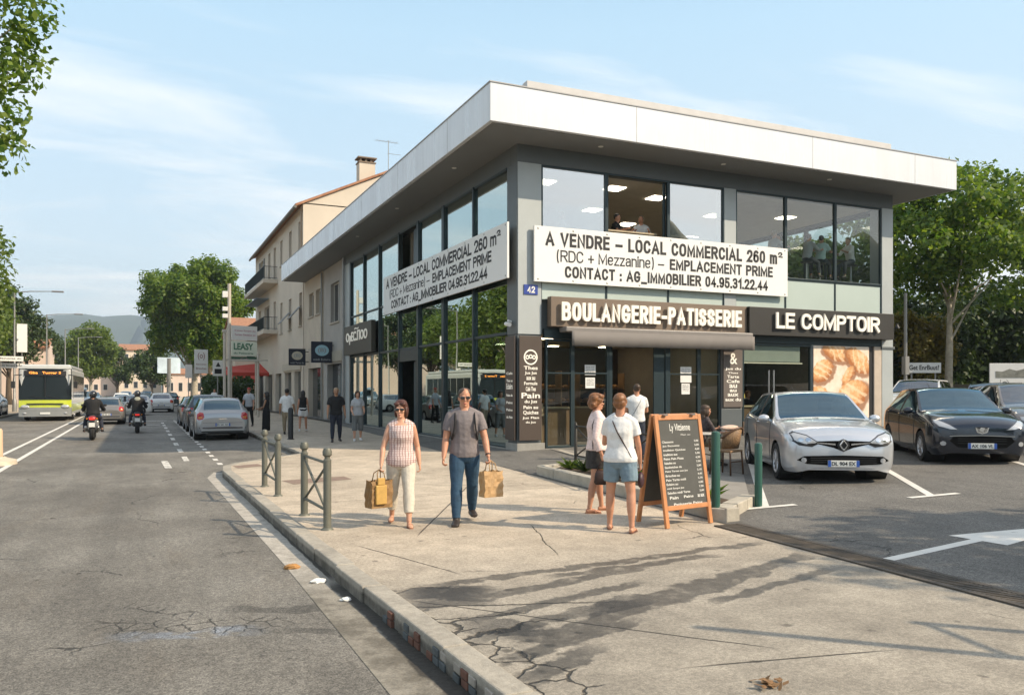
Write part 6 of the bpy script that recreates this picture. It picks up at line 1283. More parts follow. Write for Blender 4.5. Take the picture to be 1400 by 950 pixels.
def front_lion(patch, plate, t, body, sc):
    """long swept-back lamps, bumper bar above a wide low mouth, small crest on the bonnet edge"""
    for s in (1, -1):
        h = patch('headlight', [(s * x, z) for x, z in ((.40, .655), (.56, .665), (.74, .72), (.79, .80), (.76, .86), (.70, .855), (.55, .765))], lamp_inner)
        patch('lens', [(s * x, z) for x, z in ((.43, .665), (.56, .675), (.72, .725), (.775, .80), (.75, .84), (.70, .835), (.56, .755))], lamp_clear, off=.012, parent=h)
        f = patch('fog_lamp', [(s * (.67 + .05 * math.cos(a * .785)), .40 + .045 * math.sin(a * .785)) for a in range(8)], lamp_clear, off=.014, rings=2, sub=2)
    patch('lower_grille', [(-.56, .45), (-.50, .53), (0, .545), (.50, .53), (.56, .45), (.42, .33), (0, .31), (-.42, .33)], grille_m, off=.008, rings=5)
    patch('bumper_bar', [(-.56, .535), (0, .55), (.56, .535), (.56, .548), (0, .565), (-.56, .548)], grey_steel, off=.016, rings=2)
    for z in (.40, .45, .49): patch('grille_bar', [(-.42, z), (.42, z), (.42, z + .01), (-.42, z + .01)], grille_bar_m, off=.013, rings=2, sub=10)
    b = patch('badge_field', [(-.11, .715), (.11, .715), (.08, .62), (0, .60), (-.08, .62)], plastic, off=.012)
    patch('badge', [(-.045, .70), (.02, .71), (.05, .68), (.03, .63), (-.03, .62), (-.015, .66), (-.05, .67)], chrome, off=.022, rings=2); patch('badge_rim', [(-.12, .705), (-.10, .705), (-.07, .625), (0, .605), (.07, .625), (.10, .705), (.12, .705), (.09, .61), (0, .585), (-.09, .61)], chrome, off=.018, rings=1)
    plate(.36, 'front', 2.0)
    patch('wiper', [(-.05, .998), (-.62, .966), (-.62, .975), (-.05, 1.01)], plastic, off=.02, rings=2); patch('wiper', [(.1, 1.0), (.62, .975), (.62, .985), (.1, 1.01)], plastic, off=.02, rings=2)
def front_plain(patch, plate, t, body, sc):
    for s in (1, -1): patch('headlight', [(s * x, z) for x, z in ((.42, .63), (.62, .64), (.74, .70), (.74, .77), (.6, .755), (.42, .70))], lamp_clear)
    patch('grille', [(-.36, .60), (.36, .60), (.36, .69), (-.36, .69)], plastic); patch('lower_grille', [(-.55, .3), (.55, .3), (.5, .42), (-.5, .42)], plastic); plate(.48, 'front', 2.0)
def rear_hatch(patch, plate, t, body, sc):
    for s in (1, -1):
        h = patch('tail_light', [(s * x, z) for x, z in ((.57, .80), (.60, .94), (.70, .97), (.79, .90), (.80, .74), (.74, .70), (.62, .72))], lamp_red, 'rear'); patch('lens', [(s * x, z) for x, z in ((.63, .76), (.64, .82), (.75, .82), (.75, .75))], lamp_amber, 'rear', .012, h, 2)
    patch('bumper_strip', [(-.72, .40), (.72, .40), (.74, .46), (-.74, .46)], lamp_inner, 'rear', .008); patch('tailgate_gap', [(-.62, .60), (.62, .60), (.62, .608), (-.62, .608)], plastic, 'rear', .004, None, 2)
    patch('tailgate_handle', [(-.12, .72), (.12, .72), (.12, .75), (-.12, .75)], chrome, 'rear', .01, None, 2); plate(.54, 'rear', -2.0)
    patch('bumper_base', [(-.62, .25), (.62, .25), (.70, .33), (-.70, .33)], plastic, 'rear', .01)
def mod(st, f): return [f(y, [list(p) for p in ring], i) for i, (y, ring) in enumerate(st)]
# estate / people carrier: roof carried on towards the tail
def _est(y, ring, i):
    if i == 9: y = -1.72; ring[4:] = [(.80, 1.06), (.63, 1.34), (.57, 1.40), (.29, 1.43), (0, 1.435)]
    if i == 8: y = -1.1; ring[5:] = [(.62, 1.385), (.56, 1.43), (.29, 1.455), (0, 1.46)]
    if i == 10: y = -1.92; ring[4:] = [(.77, .98), (.71, 1.02), (.6, 1.05), (.3, 1.06), (0, 1.065)]
    if i == 11: y = -2.0
    if i == 12: y = -2.05
    return y, [tuple(p) for p in ring]
ESTATE = mod(HATCH, _est)
def nose(x, y, back=True): pass
AX = math.atan2(.63, .777)       # the slanted bays
def slant(nx, ny, L, sc): return Vector((nx + .63 * 2.03 * sc, ny + .777 * 2.03 * sc, 0))
def lotz(p): return LS(p.x) + .006
# nose points towards -bay direction: local +y must map to (-.63, -.777)
RZ = math.pi - AX
RZ1 = math.pi - R(30); p = Vector((10.90 + math.sin(R(30)) * 2.15, 10.24 + math.cos(R(30)) * 2.15, 0)); p.z = lotz(p) - .03
make_car('silver small hatchback with a dark grin grille parked nose out beside the cafe window', p, RZ1, silver, sc=(1.09, 1.04, 1.08), front=front_supermini, rear=rear_hatch, plate='DL 904 EX', glz=glass_dark, trim=None)
RZ2 = math.pi - R(36); p = slant(14.95, 10.7, 0, 1.1); p.z = lotz(p) - .04
make_car('blue-black hatchback with long swept headlights parked right of the silver one', p, RZ2, inkblue, sc=(1.05, 1.03, 1.05), front=front_lion, rear=rear_hatch, plate='AX 106 VL', glz=glass_dark)
p = slant(17.9, 10.8, 0, 1.1); p.z = lotz(p) - .04
make_car('grey-brown car cut off by the right edge of the picture', p, RZ, bronze, sc=(1.08, 1.05, 1.06), front=front_plain, rear=rear_hatch, plate='CB 511 RT')
p = Vector((25.6, 20.6, 0)); p.z = LS(p.x)
make_car('white estate car parked behind the blue-black hatchback near the building end', p, R(118), carwhite, ESTATE, (1.06, 1.08, 1.06), front=front_plain, rear=rear_hatch, plate='BD 770 KA')
p = Vector((21.2, 14.6, 0)); p.z = LS(p.x)
make_car('navy car behind the blue-black hatchback at the right picture edge', p, R(122), dkblue, ESTATE, (1.06, 1.06, 1.02), front=front_plain, rear=rear_hatch, plate='CE 318 FG')
# ---- street
RD = -.14
make_car('silver hatchback parked in the kerbside bay, seen from behind', (2.75, 33.9, RD), 0, paint('grey_silver_paint', (.33, .34, .35), .6, .3), sc=(1.12, 1.05, 1.08), front=front_plain, rear=rear_hatch, plate='BV 641 NC', glz=glass_dark)
make_car('dark grey car parked in the bay just ahead of the silver hatchback', (2.75, 40.4, RD), 0, dgrey, ESTATE, (1.08, 1.08, 1.12), front=front_plain, rear=rear_hatch, plate='AC 227 TP', glz=glass_dark)
make_car('darker car parked ahead of the dark grey one in the bay', (2.7, 46.5, RD), 0, champagne, sc=(1.06, 1.05, 1.05), front=front_plain, rear=rear_hatch, plate='AR 903 LM', glz=glass_dark)
make_car('grey car driving away between the two motorcycles', (-1.7, 50.5, RD), 0, champagne, sc=(1.05, 1.05, 1.0), front=front_plain, rear=rear_hatch, plate='BM 482 ZD', name='moving_car', glz=glass_dark)
make_car('white hatchback driving away beyond the parked cars', (1.5, 74, RD), 0, carwhite, sc=(1.1, 1.0, 1.08), front=front_plain, rear=rear_hatch, plate='CA 159 HB', name='moving_car')
make_car('white van-like car crossing ahead of the grey car', (-1.5, 66, RD), R(90), carwhite, ESTATE, (1.05, 1.1, 1.0), front=front_plain, rear=rear_hatch, plate='DB 660 QA', name='moving_car')
make_car('dark car edge of the oncoming lane at the left picture border', (-5.9, 34.0, RD), math.pi, dgrey, sc=(1.05, 1.05, 1.05), front=front_plain, plate='BN 350 WS', name='moving_car')
make_car('blue-grey car parked on the far side beside the bus', (-9.3, 64, .0), math.pi, bluegrey, sc=(1.05, 1.05, 1.02), front=front_plain, plate='AD 881 JE')
g = 'distant traffic further up the street'
cars = [('pale blue distant car with a roof box behind the bus', -5.4, 92, math.pi, bluegrey, ESTATE, 1.15), ('white distant car behind the crossing white one', -1.8, 92, 0, carwhite, HATCH, 1.05), ('dark teal distant car beside the white hatchback', .2, 86, 0, dgreen, HATCH, 1.05), ('distant dark blue car left of the billboard', -.2, 112, 0, midblue, ESTATE, 1.05), ('distant silver car in the oncoming lane, behind the roof box car', -5.4, 112, math.pi, silver, HATCH, 1.05), ('most distant white car before the end building', -2.0, 132, 0, carwhite, ESTATE, 1.1), ('most distant dark car before the end building', .9, 150, 0, dgrey, ESTATE, 1.1), ('dark teal car parked beneath the billboard', 3.0, 100, 0, dgreen, HATCH, 1.05)]
for lab, x, y, rz, m, st, k in cars: make_car(lab, (x, y, RD), rz, m, st, (1.05, 1.05, k), front=front_plain, rear=rear_hatch, name='distant_car', group=g, lod=0, glz=glass_dark)
t = thing('roof_box', 'pale blue roof box on the distant car behind the bus', 'roof box', (-5.4, 92, 1.55)); mb = MB(); mb.ell((0, 0, .18), (.5, 1.0, .24)); mb.build('shell', bluegrey, t, smooth=True)

# ------------------------------------------------------------------ bus
def bus():
    t = thing('city_bus', 'yellow and white city bus coming towards the camera in the far lane', 'bus', (-5.15, 55.0, RD)); w, h, L = 1.36, 3.2, 12
    bw = M('bus_white', (.52, .53, .51), .4, coat=.4); by = M('bus_yellow', (.52, .58, .03), .35, coat=.8); bs = M('bus_silver', (.30, .30, .28), .35, .4, coat=.5); bd = M('bus_dark', (.008, .013, .014), .08, spec=.35)
    mb = MB(); mb.box(-w, w, .12, L, .32, h - .05); mb.build('body', bw, t, bevel=.14)
    mb = MB(); mb.box(-w + .06, w - .06, .5, L - .3, h - .06, h + .16); mb.build('roof_unit', bw, t, bevel=.08)
    mb = MB(); n = 12     # curved nose panels
    def nosep(z0, z1, mat, name, e=0, parent=None, x=1.0, cv=.13):
        mb = MB()
        for i in range(n + 1):
            u = -1 + 2 * i / n; y = .0 + cv * abs(u) ** 2.5 - e
            mb.v += [(u * w * x, y, z0), (u * w * x, y + .05 * (z1 - z0), z1), (u * w * x, .3, z1), (u * w * x, .3, z0)]
        for i in range(n):
            for j in range(4): mb.f.append((i * 4 + j, i * 4 + 4 + j, i * 4 + 4 + (j + 1) % 4, i * 4 + (j + 1) % 4)); mb.mi.append(0)
        mb.f += [(0, 1, 2, 3), tuple(n * 4 + j for j in range(4))]; mb.mi += [0, 0]; return mb.build(name, mat, parent or t, smooth=30)
    nosep(.28, .62, bs, 'bumper', .02); nosep(.62, .82, bs, 'front_skirt', .012); nosep(.82, 1.28, by, 'front_panel', .0); nosep(1.28, 3.1, bd, 'windscreen', .012, cv=.12, x=1.004); nosep(3.1, 3.22, bw, 'brow', .015)
    d = nosep(2.68, 2.98, black, 'destination_display', .024, x=.80, cv=.09); mb = MB(); T = Matrix.Translation((0, -.045, 2.7)) @ Matrix.Rotation(R(90), 4, 'X'); text_on(mb, 'Gba   Tugger 5', T, -.82, .82, .05, .23, .02, .006); mb.build('destination_lettering', emit('led_amber', (1, .35, .06), 1.2), d, fix=False)
    mb = MB(); mb.box(-.95, .95, -.05, 0, 1.0, 1.06); mb.build('badge_strip', plastic, t)
    for s in (1, -1):
        mb = MB(); mb.ell((s * 1.02, .06, .86), (.25, .09, .12)); mb.build('headlight', lamp_clear, t, smooth=True); mb = MB(); mb.ell((s * 1.05, .05, .48), (.1, .06, .06)); mb.build('fog_lamp', lamp_clear, t, smooth=True)
        mb = MB(); mb.tube([(s * 1.2, .15, 2.75), (s * 1.55, -.2, 2.7), (s * 1.6, -.25, 2.3)], .03, 6).box(s * 1.6 - .1, s * 1.6 + .1, -.3, -.2, 1.95, 2.35); mb.build('mirror', plastic, t, bevel=.01)
        for y in (2.6, 8.8): make_wheel(t, s * 1.18, y, .48, s, .3)
        xs = s * (w + .004)
        for i in range(7): y = 1.5 + i * 1.45; mb = MB(); mb.box(min(xs, xs + s * .006), max(xs, xs + s * .006), y, y + 1.36, 1.3, 2.75); mb.build('side_window', bd, t)
        mb = MB(); mb.box(min(xs, xs + s * .006), max(xs, xs + s * .006), .6, L - .2, .55, 1.0); mb.build('side_stripe', by, t)
    mb = MB(); mb.box(-.26, .26, -.06, -.03, .42, .53); mb.build('number_plate', plate_m, t); mb = MB(); mb.box(-.02, .02, -.005, .0, 1.3, 2.66); mb.build('screen_divider', black, t)
    mb = MB(); mb.tube([(-.05, -.03, 1.32), (-.75, -.02, 1.5)], .015, 5).tube([(.75, -.02, 1.32), (.1, -.03, 1.5)], .015, 5); mb.build('wiper', black, t)
bus()
# ------------------------------------------------------------------ motorcycles
def motorcycle(label, loc, rz, tail, boxy=0):
    t = thing('motorcycle', label, 'motorcycle', loc, rz)
    for y, w in ((-.72, .09), (.72, .06)):
        mb = MB(); T = Matrix.Translation((0, y, .32)); mb.lathe([(.2, -w), (.28, -w), (.32, -w * .4), (.32, w * .4), (.28, w), (.2, w), (.2, -w)], 24, T, 'x'); wl = mb.build('wheel', tyre_m, t, smooth=35); mb = MB(); mb.lathe([(.04, -w * .8), (.21, -w * .5), (.21, w * .5), (.04, w * .8)], 20, T, 'x'); mb.build('rim', grey_steel, wl)
    mb = MB(); mb.tube([(0, .55, .95), (0, .3, 1.0), (0, -.05, .86), (0, -.2, .8)], [(.12, .14), (.19, .15), (.16, .10), (.1, .06)], 12, ref=(1, 0, 0)); mb.build('fuel_tank', black, t, smooth=True)
    mb = MB(); mb.tube([(0, .0, .82), (0, -.4, .82), (0, -.75, .9)], [(.13, .06), (.15, .06), (.11, .05)], 12, ref=(1, 0, 0)); mb.build('seat', plastic, t, smooth=True)
    mb = MB(); mb.tube([(0, -.55, .76), (0, -.88, .82), (0, -.98, .80)], [(.13, .08), (.15, .09), (.12, .06)], 12, ref=(1, 0, 0)); mb.build('tail_fairing', tail, t, smooth=True)
    mb = MB(); mb.box(-.09, .09, -1.02, -.96, .76, .83); mb.build('tail_light', emit('tail_glow', (.8, .03, .02), .5) if 'tail_glow' not in bpy.data.materials else bpy.data.materials['tail_glow'], t, bevel=.015)
    mb = MB(); mb.box(-.1, .1, -1.04, -1.02, .50, .66); mb.build('number_plate', plate_m, t); mb = MB(); mb.box(-.08, .08, -1.02, -.8, .45, .76); mb.build('rear_mudguard', plastic, t, bevel=.02)
    mb = MB(); mb.box(-.2, .2, -.2, .35, .25, .72); mb.build('engine', grey_steel, t, bevel=.06)
    for s in (1, -1):
        mb = MB(); mb.tube([(s * .17, -.2, .35), (s * .2, -.6, .38), (s * .2, -.95, .5)], [.04, .055, .06], 10); mb.build('exhaust', steel, t, smooth=True)
        mb = MB(); mb.tube([(s * .08, .62, 1.02), (s * .36, .48, 1.07)], .016, 6).tube([(s * .24, .55, 1.05), (s * .36, .58, 1.25)], .009, 5).ell((s * .38, .58, 1.27), (.07, .02, .045)); mb.build('handlebar', black, t, smooth=True)
        mb = MB(); mb.tube([(s * .1, .58, 1.0), (s * .1, .72, .32)], .028, 8); mb.build('front_fork', grey_steel, t); mb = MB(); mb.tube([(s * .1, -.15, .42), (s * .1, -.72, .32)], .03, 8); mb.build('swing_arm', black, t); mb = MB(); mb.box(s * .14 - .05, s * .14 + .05, -.9, -.86, .78, .83); mb.build('indicator', lamp_amber, t)
        mb = MB(); mb.box(min(s * .2, s * .32), max(s * .2, s * .32), -.12, -.04, .33, .36); mb.build('footrest', black, t)
    mb = MB(); mb.tube([(0, .62, 1.25), (0, .75, 1.02), (0, .72, .85)], [(.12, .03), (.17, .08), (.1, .06)], 12, ref=(1, 0, 0)); mb.build('front_fairing', black, t, smooth=True)
    return t
MC = [motorcycle('black motorcycle with red tail nearer the camera, left of the grey car', (-1.65, 34.6, RD), 0, paint('moto_red', (.35, .02, .02), .1)), motorcycle('black motorcycle further ahead, right of the grey car', (-.15, 39.3, RD), 0, black)]
# ------------------------------------------------------------------ people
skin_a = M('skin_tan', (.52, .255, .155), .5, var=.14, vs=14, bump=.12, bs=60); skin_b = M('skin_fair', (.58, .31, .20), .5, var=.14, vs=14, bump=.12, bs=60); skin_c = M('skin_brown', (.36, .19, .11), .55, var=.06, vs=9)
hair_aub = M('hair_auburn', (.07, .022, .012), .5, var=.35, vs=30); hair_blonde = M('hair_copper', (.20, .085, .032), .5, var=.5, vs=22); hair_black = M('hair_black', (.015, .011, .009), .45, var=.3, vs=30); hair_brown = M('hair_brown', (.06, .035, .02), .5, var=.3, vs=30); hair_grey = M('hair_sandy', (.33, .22, .13), .55, var=.3, vs=28)
def cloth(n, c, var=.12, vs=14): return M(n, c, .85, var=var, vs=vs, bump=.55, bs=13, fine=.08, fs=160)
tee_white = cloth('white_cotton', (.74, .73, .71)); tee_grey = cloth('grey_polo', (.19, .165, .165)); jeans = cloth('blue_denim', (.025, .065, .115), .3, 9); denim_l = cloth('pale_denim', (.17, .24, .29), .25, 9); linen = cloth('cream_linen', (.60, .55, .46)); blackc = cloth('black_cotton', (.012, .012, .013)); pinkc = M('pink_floral', (.76, .60, .56), .85, var=.25, vs=38); skirt_m = M('black_print_skirt', (.03, .027, .025), .8, var=.9, vs=18); greyc = cloth('light_grey_cotton', (.42, .43, .44)); teal_l = cloth('pale_teal_cotton', (.50, .66, .64)); navyc = cloth('dark_navy', (.02, .025, .04)); khaki = cloth('khaki_cotton', (.30, .24, .16)); leather = M('brown_leather', (.035, .016, .012), .5); sandal = M('tan_sandal', (.30, .13, .07), .6); shoe_d = M('dark_shoe', (.03, .022, .018), .5); lens_m = M('sunglass_lens', (.008, .008, .009), .08, coat=1); lip_m = M('lips', (.42, .12, .10), .4); eye_m = M('eye_dark', (.02, .015, .012), .2); redc = cloth('red_cap_cloth', (.40, .05, .04)); helm_m = M('helmet_black', (.02, .02, .022), .2, coat=1)
def plaid_mat():
    k = NX('plaid_top'); wx = k.n.new('ShaderNodeTexWave'); wx.inputs['Scale'].default_value = 9; wx.inputs['Distortion'].default_value = 3; wx.bands_direction = 'X'; k.l.new(k.tc, wx.inputs[0]); wz = k.n.new('ShaderNodeTexWave'); wz.inputs['Scale'].default_value = 11; wz.inputs['Distortion'].default_value = 2; wz.bands_direction = 'Z'; k.l.new(k.tc, wz.inputs[0])
    f = k.m_('MAXIMUM', k.ramp(wx.outputs[1], .72, .9), k.m_('MULTIPLY', k.ramp(wz.outputs[1], .7, .9), .7)); return k.done(k.mix(k.m_('MULTIPLY', f, .8), (.68, .56, .52), k.mix(k.noise(30, 2), (.36, .13, .11), (.16, .10, .10))), .85)
plaid = plaid_mat()
def solid(mb, name, mat, parent, vox, sm=3, fold=0, seed=0):
    """merge overlapping closed pieces into one continuous smooth surface"""
    o = mb.build('tmp', mat); r = o.modifiers.new('r', 'REMESH'); r.mode = 'VOXEL'; r.voxel_size = vox
    s = o.modifiers.new('s', 'SMOOTH'); s.iterations = sm; s.factor = .5; bpy.context.view_layer.update()
    me = bpy.data.meshes.new_from_object(o.evaluated_get(bpy.context.evaluated_depsgraph_get())); bpy.data.objects.remove(o); me.name = name
    if fold:
        me.calc_loop_triangles(); N = [tuple(v.normal) for v in me.vertices]
        for v, nn in zip(me.vertices, N):
            q = v.co; f = noise.noise(Vector((q.x * 7 + seed, q.y * 7, q.z * 11))) + .35 * noise.noise(Vector((q.x * 24, q.y * 24 + seed, q.z * 34))); v.co += Vector(nn) * f * fold
    me.shade_smooth(); me.update(); p = bpy.data.objects.new(name, me); COL.objects.link(p); p.parent = parent
    if not me.materials: me.materials.append(mat)
    return p
SEC = {'m': [(-.13, .09, .075), (-.07, .150, .105), (0, .168, .115), (.12, .152, .105), (.22, .156, .112), (.32, .168, .12), (.42, .178, .116), (.485, .162, .092), (.53, .10, .07), (.565, .06, .06), (.66, .055, .058)],
       'f': [(-.13, .09, .08), (-.07, .158, .115), (0, .175, .125), (.13, .135, .098), (.22, .132, .10), (.31, .142, .128), (.38, .147, .120), (.455, .138, .085), (.505, .08, .06), (.54, .05, .052), (.65, .047, .05)]}
def D(sw, ab, side): sw, ab = R(sw), R(ab); return Vector((side * math.sin(ab), math.sin(sw) * math.cos(ab), -math.cos(sw) * math.cos(ab)))
class Body:
    """joints of a posed figure facing +y; arms/legs: (swing, abduction, bend[, forearm abduction])"""
    def __init__(s, H, sex, lean=0, twist=0, arms=((5, 8, 12), (5, 8, 12)), legs=((0, 3, 0), (0, 3, 0)), bulk=1.0, head=(0, 0, 0), feet=None, curl=(25, 25)):
        s.k = k = H / 1.75; s.sex = sex; s.b = bulk; s.hd = head; s.curl = curl; s.up = Vector((0, math.sin(R(lean)), math.cos(R(lean)))); s.P = Vector((0, 0, 0)); tw = Matrix.Rotation(R(twist), 3, 'Z'); s.tw = tw; s.lat = tw @ Vector((1, 0, 0))
        sx, sz = (.178, .465) if sex == 'm' else (.152, .44); s.sh = {}; s.el = {}; s.wr = {}; s.hdir = {}; s.hip = {}; s.kn = {}; s.an = {}; s.toe = {}
        for side, a in ((1, arms[0]), (-1, arms[1])):     # right first
            s.sh[side] = s.P + s.up * sz * k + s.lat * (side * sx * k * (.5 + .5 * bulk)); d = tw @ D(a[0], a[1], side); s.el[side] = s.sh[side] + d * .295 * k
            f = tw @ D(a[0] + a[2], a[3] if len(a) > 3 else a[1] * .4, side); s.wr[side] = s.el[side] + f * .25 * k; s.hdir[side] = f
        for side, l in ((1, legs[0]), (-1, legs[1])):
            s.hip[side] = Vector((side * .092 * k, 0, -.03 * k)); s.kn[side] = s.hip[side] + D(l[0], l[1], side) * .42 * k; s.an[side] = s.kn[side] + D(l[0] - l[2], l[1] * (.4 if len(l) < 4 else 1), side) * .405 * k
            pt = (l[3] if len(l) > 3 else 0); yw = side * 8
            s.toe[side] = Vector((math.sin(R(yw)) * math.cos(R(pt)), math.cos(R(yw)) * math.cos(R(pt)), -math.sin(R(pt))))
        s.neck = s.P + s.up * (.57 if sex == 'm' else .55) * k
        s.low = min(min(s.an[i].z - .075 * k, (s.an[i] + s.toe[i] * .2 * k).z - .075 * k) for i in (1, -1))
    def torso(s, mb, lo=-2, hi=2, inf=0, n=16, flare=0):
        S = SEC[s.sex]; zs = [q[0] for q in S]; lo = max(lo, zs[0]); hi = min(hi, zs[-1]); L = sorted({lo, hi} | {z for z in zs if lo < z < hi}); pts = []; rad = []
        for z in L:
            rx = float(np.interp(z, zs, [q[1] for q in S])) * s.b; ry = float(np.interp(z, zs, [q[2] for q in S])) * s.b; e = inf + flare * max(0, .1 - z); pts.append(s.P + s.up * z * s.k + Vector((0, .012 if .25 < z < .42 and s.sex == 'f' else 0, 0))); rad.append(((rx + e) * s.k, (ry + e) * s.k))
        mb.tube(pts, rad, n, ref=tuple(s.lat))
        if hi > .44:     # sloping shoulders
            q = .50 if s.sex == 'm' else .475; k = s.k
            for sd in (1, -1): a = s.P + s.up * (q + .055) * k + s.lat * .035 * sd * k; c = s.sh[sd]; mb.tube([a - s.up * .03 * k, a.lerp(c, .5) - s.up * .012 * k, c], [(.052 + inf) * k, (.052 + inf * .8) * k, (.046 + inf * .7) * k], 12)
    def arm(s, mb, side, to=2.0, inf=0):
        k = s.k; m = (1 if s.sex == 'm' else .84) * (.4 + .6 * s.b); a, b, c = s.sh[side], s.el[side], s.wr[side]; pts = [a - (b - a) * .06, a.lerp(b, .25), a.lerp(b, .7), b]; rad = [.047, .052, .046, .041]
        if to > 1: pts += [b.lerp(c, .25), b.lerp(c, .7), c]; rad += [.043, .034, .028]
        if to < 1: pts = [a - (b - a) * .06, a.lerp(b, to * .5), a.lerp(b, to)]; rad = [.046, .054, .055]
        elif to < 2 and to > 1: pts = pts[:4] + [b.lerp(c, to - 1)]; rad = rad[:4] + [.042]
        mb.tube(pts, [(r * m + inf) * k for r in rad], 12); mb.ell(a, tuple([(.050 * m + inf * .7) * k] * 3), n=12, m=8)
        if to >= 1: mb.ell(b, tuple([(.040 * m + inf) * k] * 3), n=10, m=6)
    def hand(s, mb, side):
        k = s.k * (1 if s.sex == 'm' else .9); w, d = s.wr[side], s.hdir[side].normalized(); inn = (s.lat * -side - d * (s.lat * -side).dot(d)).normalized(); fw = d.cross(inn) * side; cu = s.curl[0 if side > 0 else 1]
        mb.tube([w - d * .02 * k, w + d * .03 * k, w + d * .09 * k], [(.026 * k, .020 * k), (.038 * k, .017 * k), (.040 * k, .014 * k)], 12, ref=tuple(fw)); kn = w + d * .085 * k
        for i, L in enumerate((.068, .076, .072, .056)):
            b = kn + fw * (.030 - .020 * i) * k; p = [b - d * .02 * k, b]; dd = d.copy(); q = b
            for j in range(3): dd = Matrix.Rotation(R(cu) * (1 if side > 0 else 1), 3, fw * side) @ dd if False else (dd * math.cos(R(cu)) + inn * math.sin(R(cu))).normalized() if j == 0 else (dd * math.cos(R(cu)) + (inn * math.cos(R(cu * j)) - d * math.sin(R(cu * j))) * math.sin(R(cu))).normalized(); q = q + dd * L * k * (.42, .32, .26)[j]; p.append(q)
            mb.tube(p, [.0095 * k, .0095 * k, .009 * k, .0085 * k, .0065 * k], 8)
        t0 = w + d * .025 * k + fw * .026 * k; mb.tube([t0 - fw * .015 * k, t0 + (fw * .8 + d * .5).normalized() * .035 * k, t0 + (fw * .6 + d * .8 + inn * .3).normalized() * .068 * k], [.014 * k, .0115 * k, .008 * k], 8)
    def leg(s, mb, side, f0=0, f1=2, inf=0, flare=0):
        k = s.k; m = .5 + .5 * s.b; a, b, c = s.hip[side], s.kn[side], s.an[side]; F = [(0, .088), (.3, .085), (.75, .062), (1, .054), (1.25, .056), (1.5, .050), (1.85, .034), (2, .034)]; fs = [f[0] for f in F]; L = sorted({f0, f1} | {f for f in fs if f0 < f < f1}); bk = Vector((0, -.014 * k, 0))
        P_ = lambda f: a.lerp(b, f) if f <= 1 else b.lerp(c, f - 1) + bk * max(0, 1 - abs(f - 1.35) / .4)
        mb.tube([P_(f) for f in L], [(float(np.interp(f, fs, [q[1] for q in F])) * m + inf + flare * (f - f0)) * k for f in L], 14)
    def foot(s, mb, side, inf=0, sole=.0):
        k = s.k * (1 if s.sex == 'm' else .9); a, t = s.an[side], s.toe[side]; dn = Vector((0, 0, -1)) - t * Vector((0, 0, -1)).dot(t); dn.normalize(); lat = t.cross(dn); h = a + dn * .045 * k
        mb.tube([h - t * .06 * k, h - t * .03 * k, h + t * .06 * k - dn * .004 * k, h + t * .14 * k + dn * .012 * k, h + t * .185 * k + dn * .016 * k], [(.024 * k + inf, .024 * k + inf), (.034 * k + inf, .033 * k + inf), (.038 * k + inf, .030 * k + inf), (.042 * k + inf, .019 * k + inf), (.026 * k + inf, .012 * k + inf)], 12, ref=tuple(lat)); mb.tube([a + Vector((0, 0, .03)), h], (.034 * k + inf), 10)
        return h, t, dn, lat
    def headT(s):
        y, p, r = s.hd; return Matrix.Translation(s.neck + s.up * .015 * s.k) @ Matrix.Rotation(R(y), 4, 'Z') @ Matrix.Rotation(R(-p), 4, 'X') @ Matrix.Rotation(R(r), 4, 'Y') @ Matrix.Diagonal((s.k * 1.06, s.k * 1.06, s.k * 1.04, 1))
    def head(s, mb):
        T = s.headT(); f = .94 if s.sex == 'f' else 1; S = [(0.0, .026, .030, .052), (.012, .040, .046, .042), (.035, .054, .066, .026), (.065, .063, .080, .012), (.10, .069, .091, .003), (.125, .071, .095, 0), (.155, .073, .098, -.004), (.19, .066, .088, -.008), (.215, .048, .064, -.010), (.232, .018, .026, -.010)]
        mb.tube([T @ Vector((0, c, z)) for z, a, b, c in S], [(a * s.k * f, b * s.k) for z, a, b, c in S], 20, ref=tuple((T.to_3x3() @ Vector((1, 0, 0))).normalized()))
        mb.tube([T @ Vector(p) for p in ((0, .088, .122), (0, .101, .098), (0, .110, .082), (0, .094, .074))], [.008 * s.k, .011 * s.k, .014 * s.k, .011 * s.k], 8)
        for e in (1, -1): mb.ell((e * .072 * f, -.004, .105), (.010, .020, .030), T, 10, 8); mb.ell((e * .03, .088, .134), (.022, .012, .007), T, 8, 6); mb.ell((e * .038, .066, .088), (.022, .02, .018), T, 8, 6)
        mb.ell((0, .091, .050), (.020, .008, .0055), T, 8, 6); mb.ell((0, .089, .041), (.017, .008, .0055), T, 8, 6); mb.ell((0, .076, .015), (.018, .014, .012), T, 8, 6)
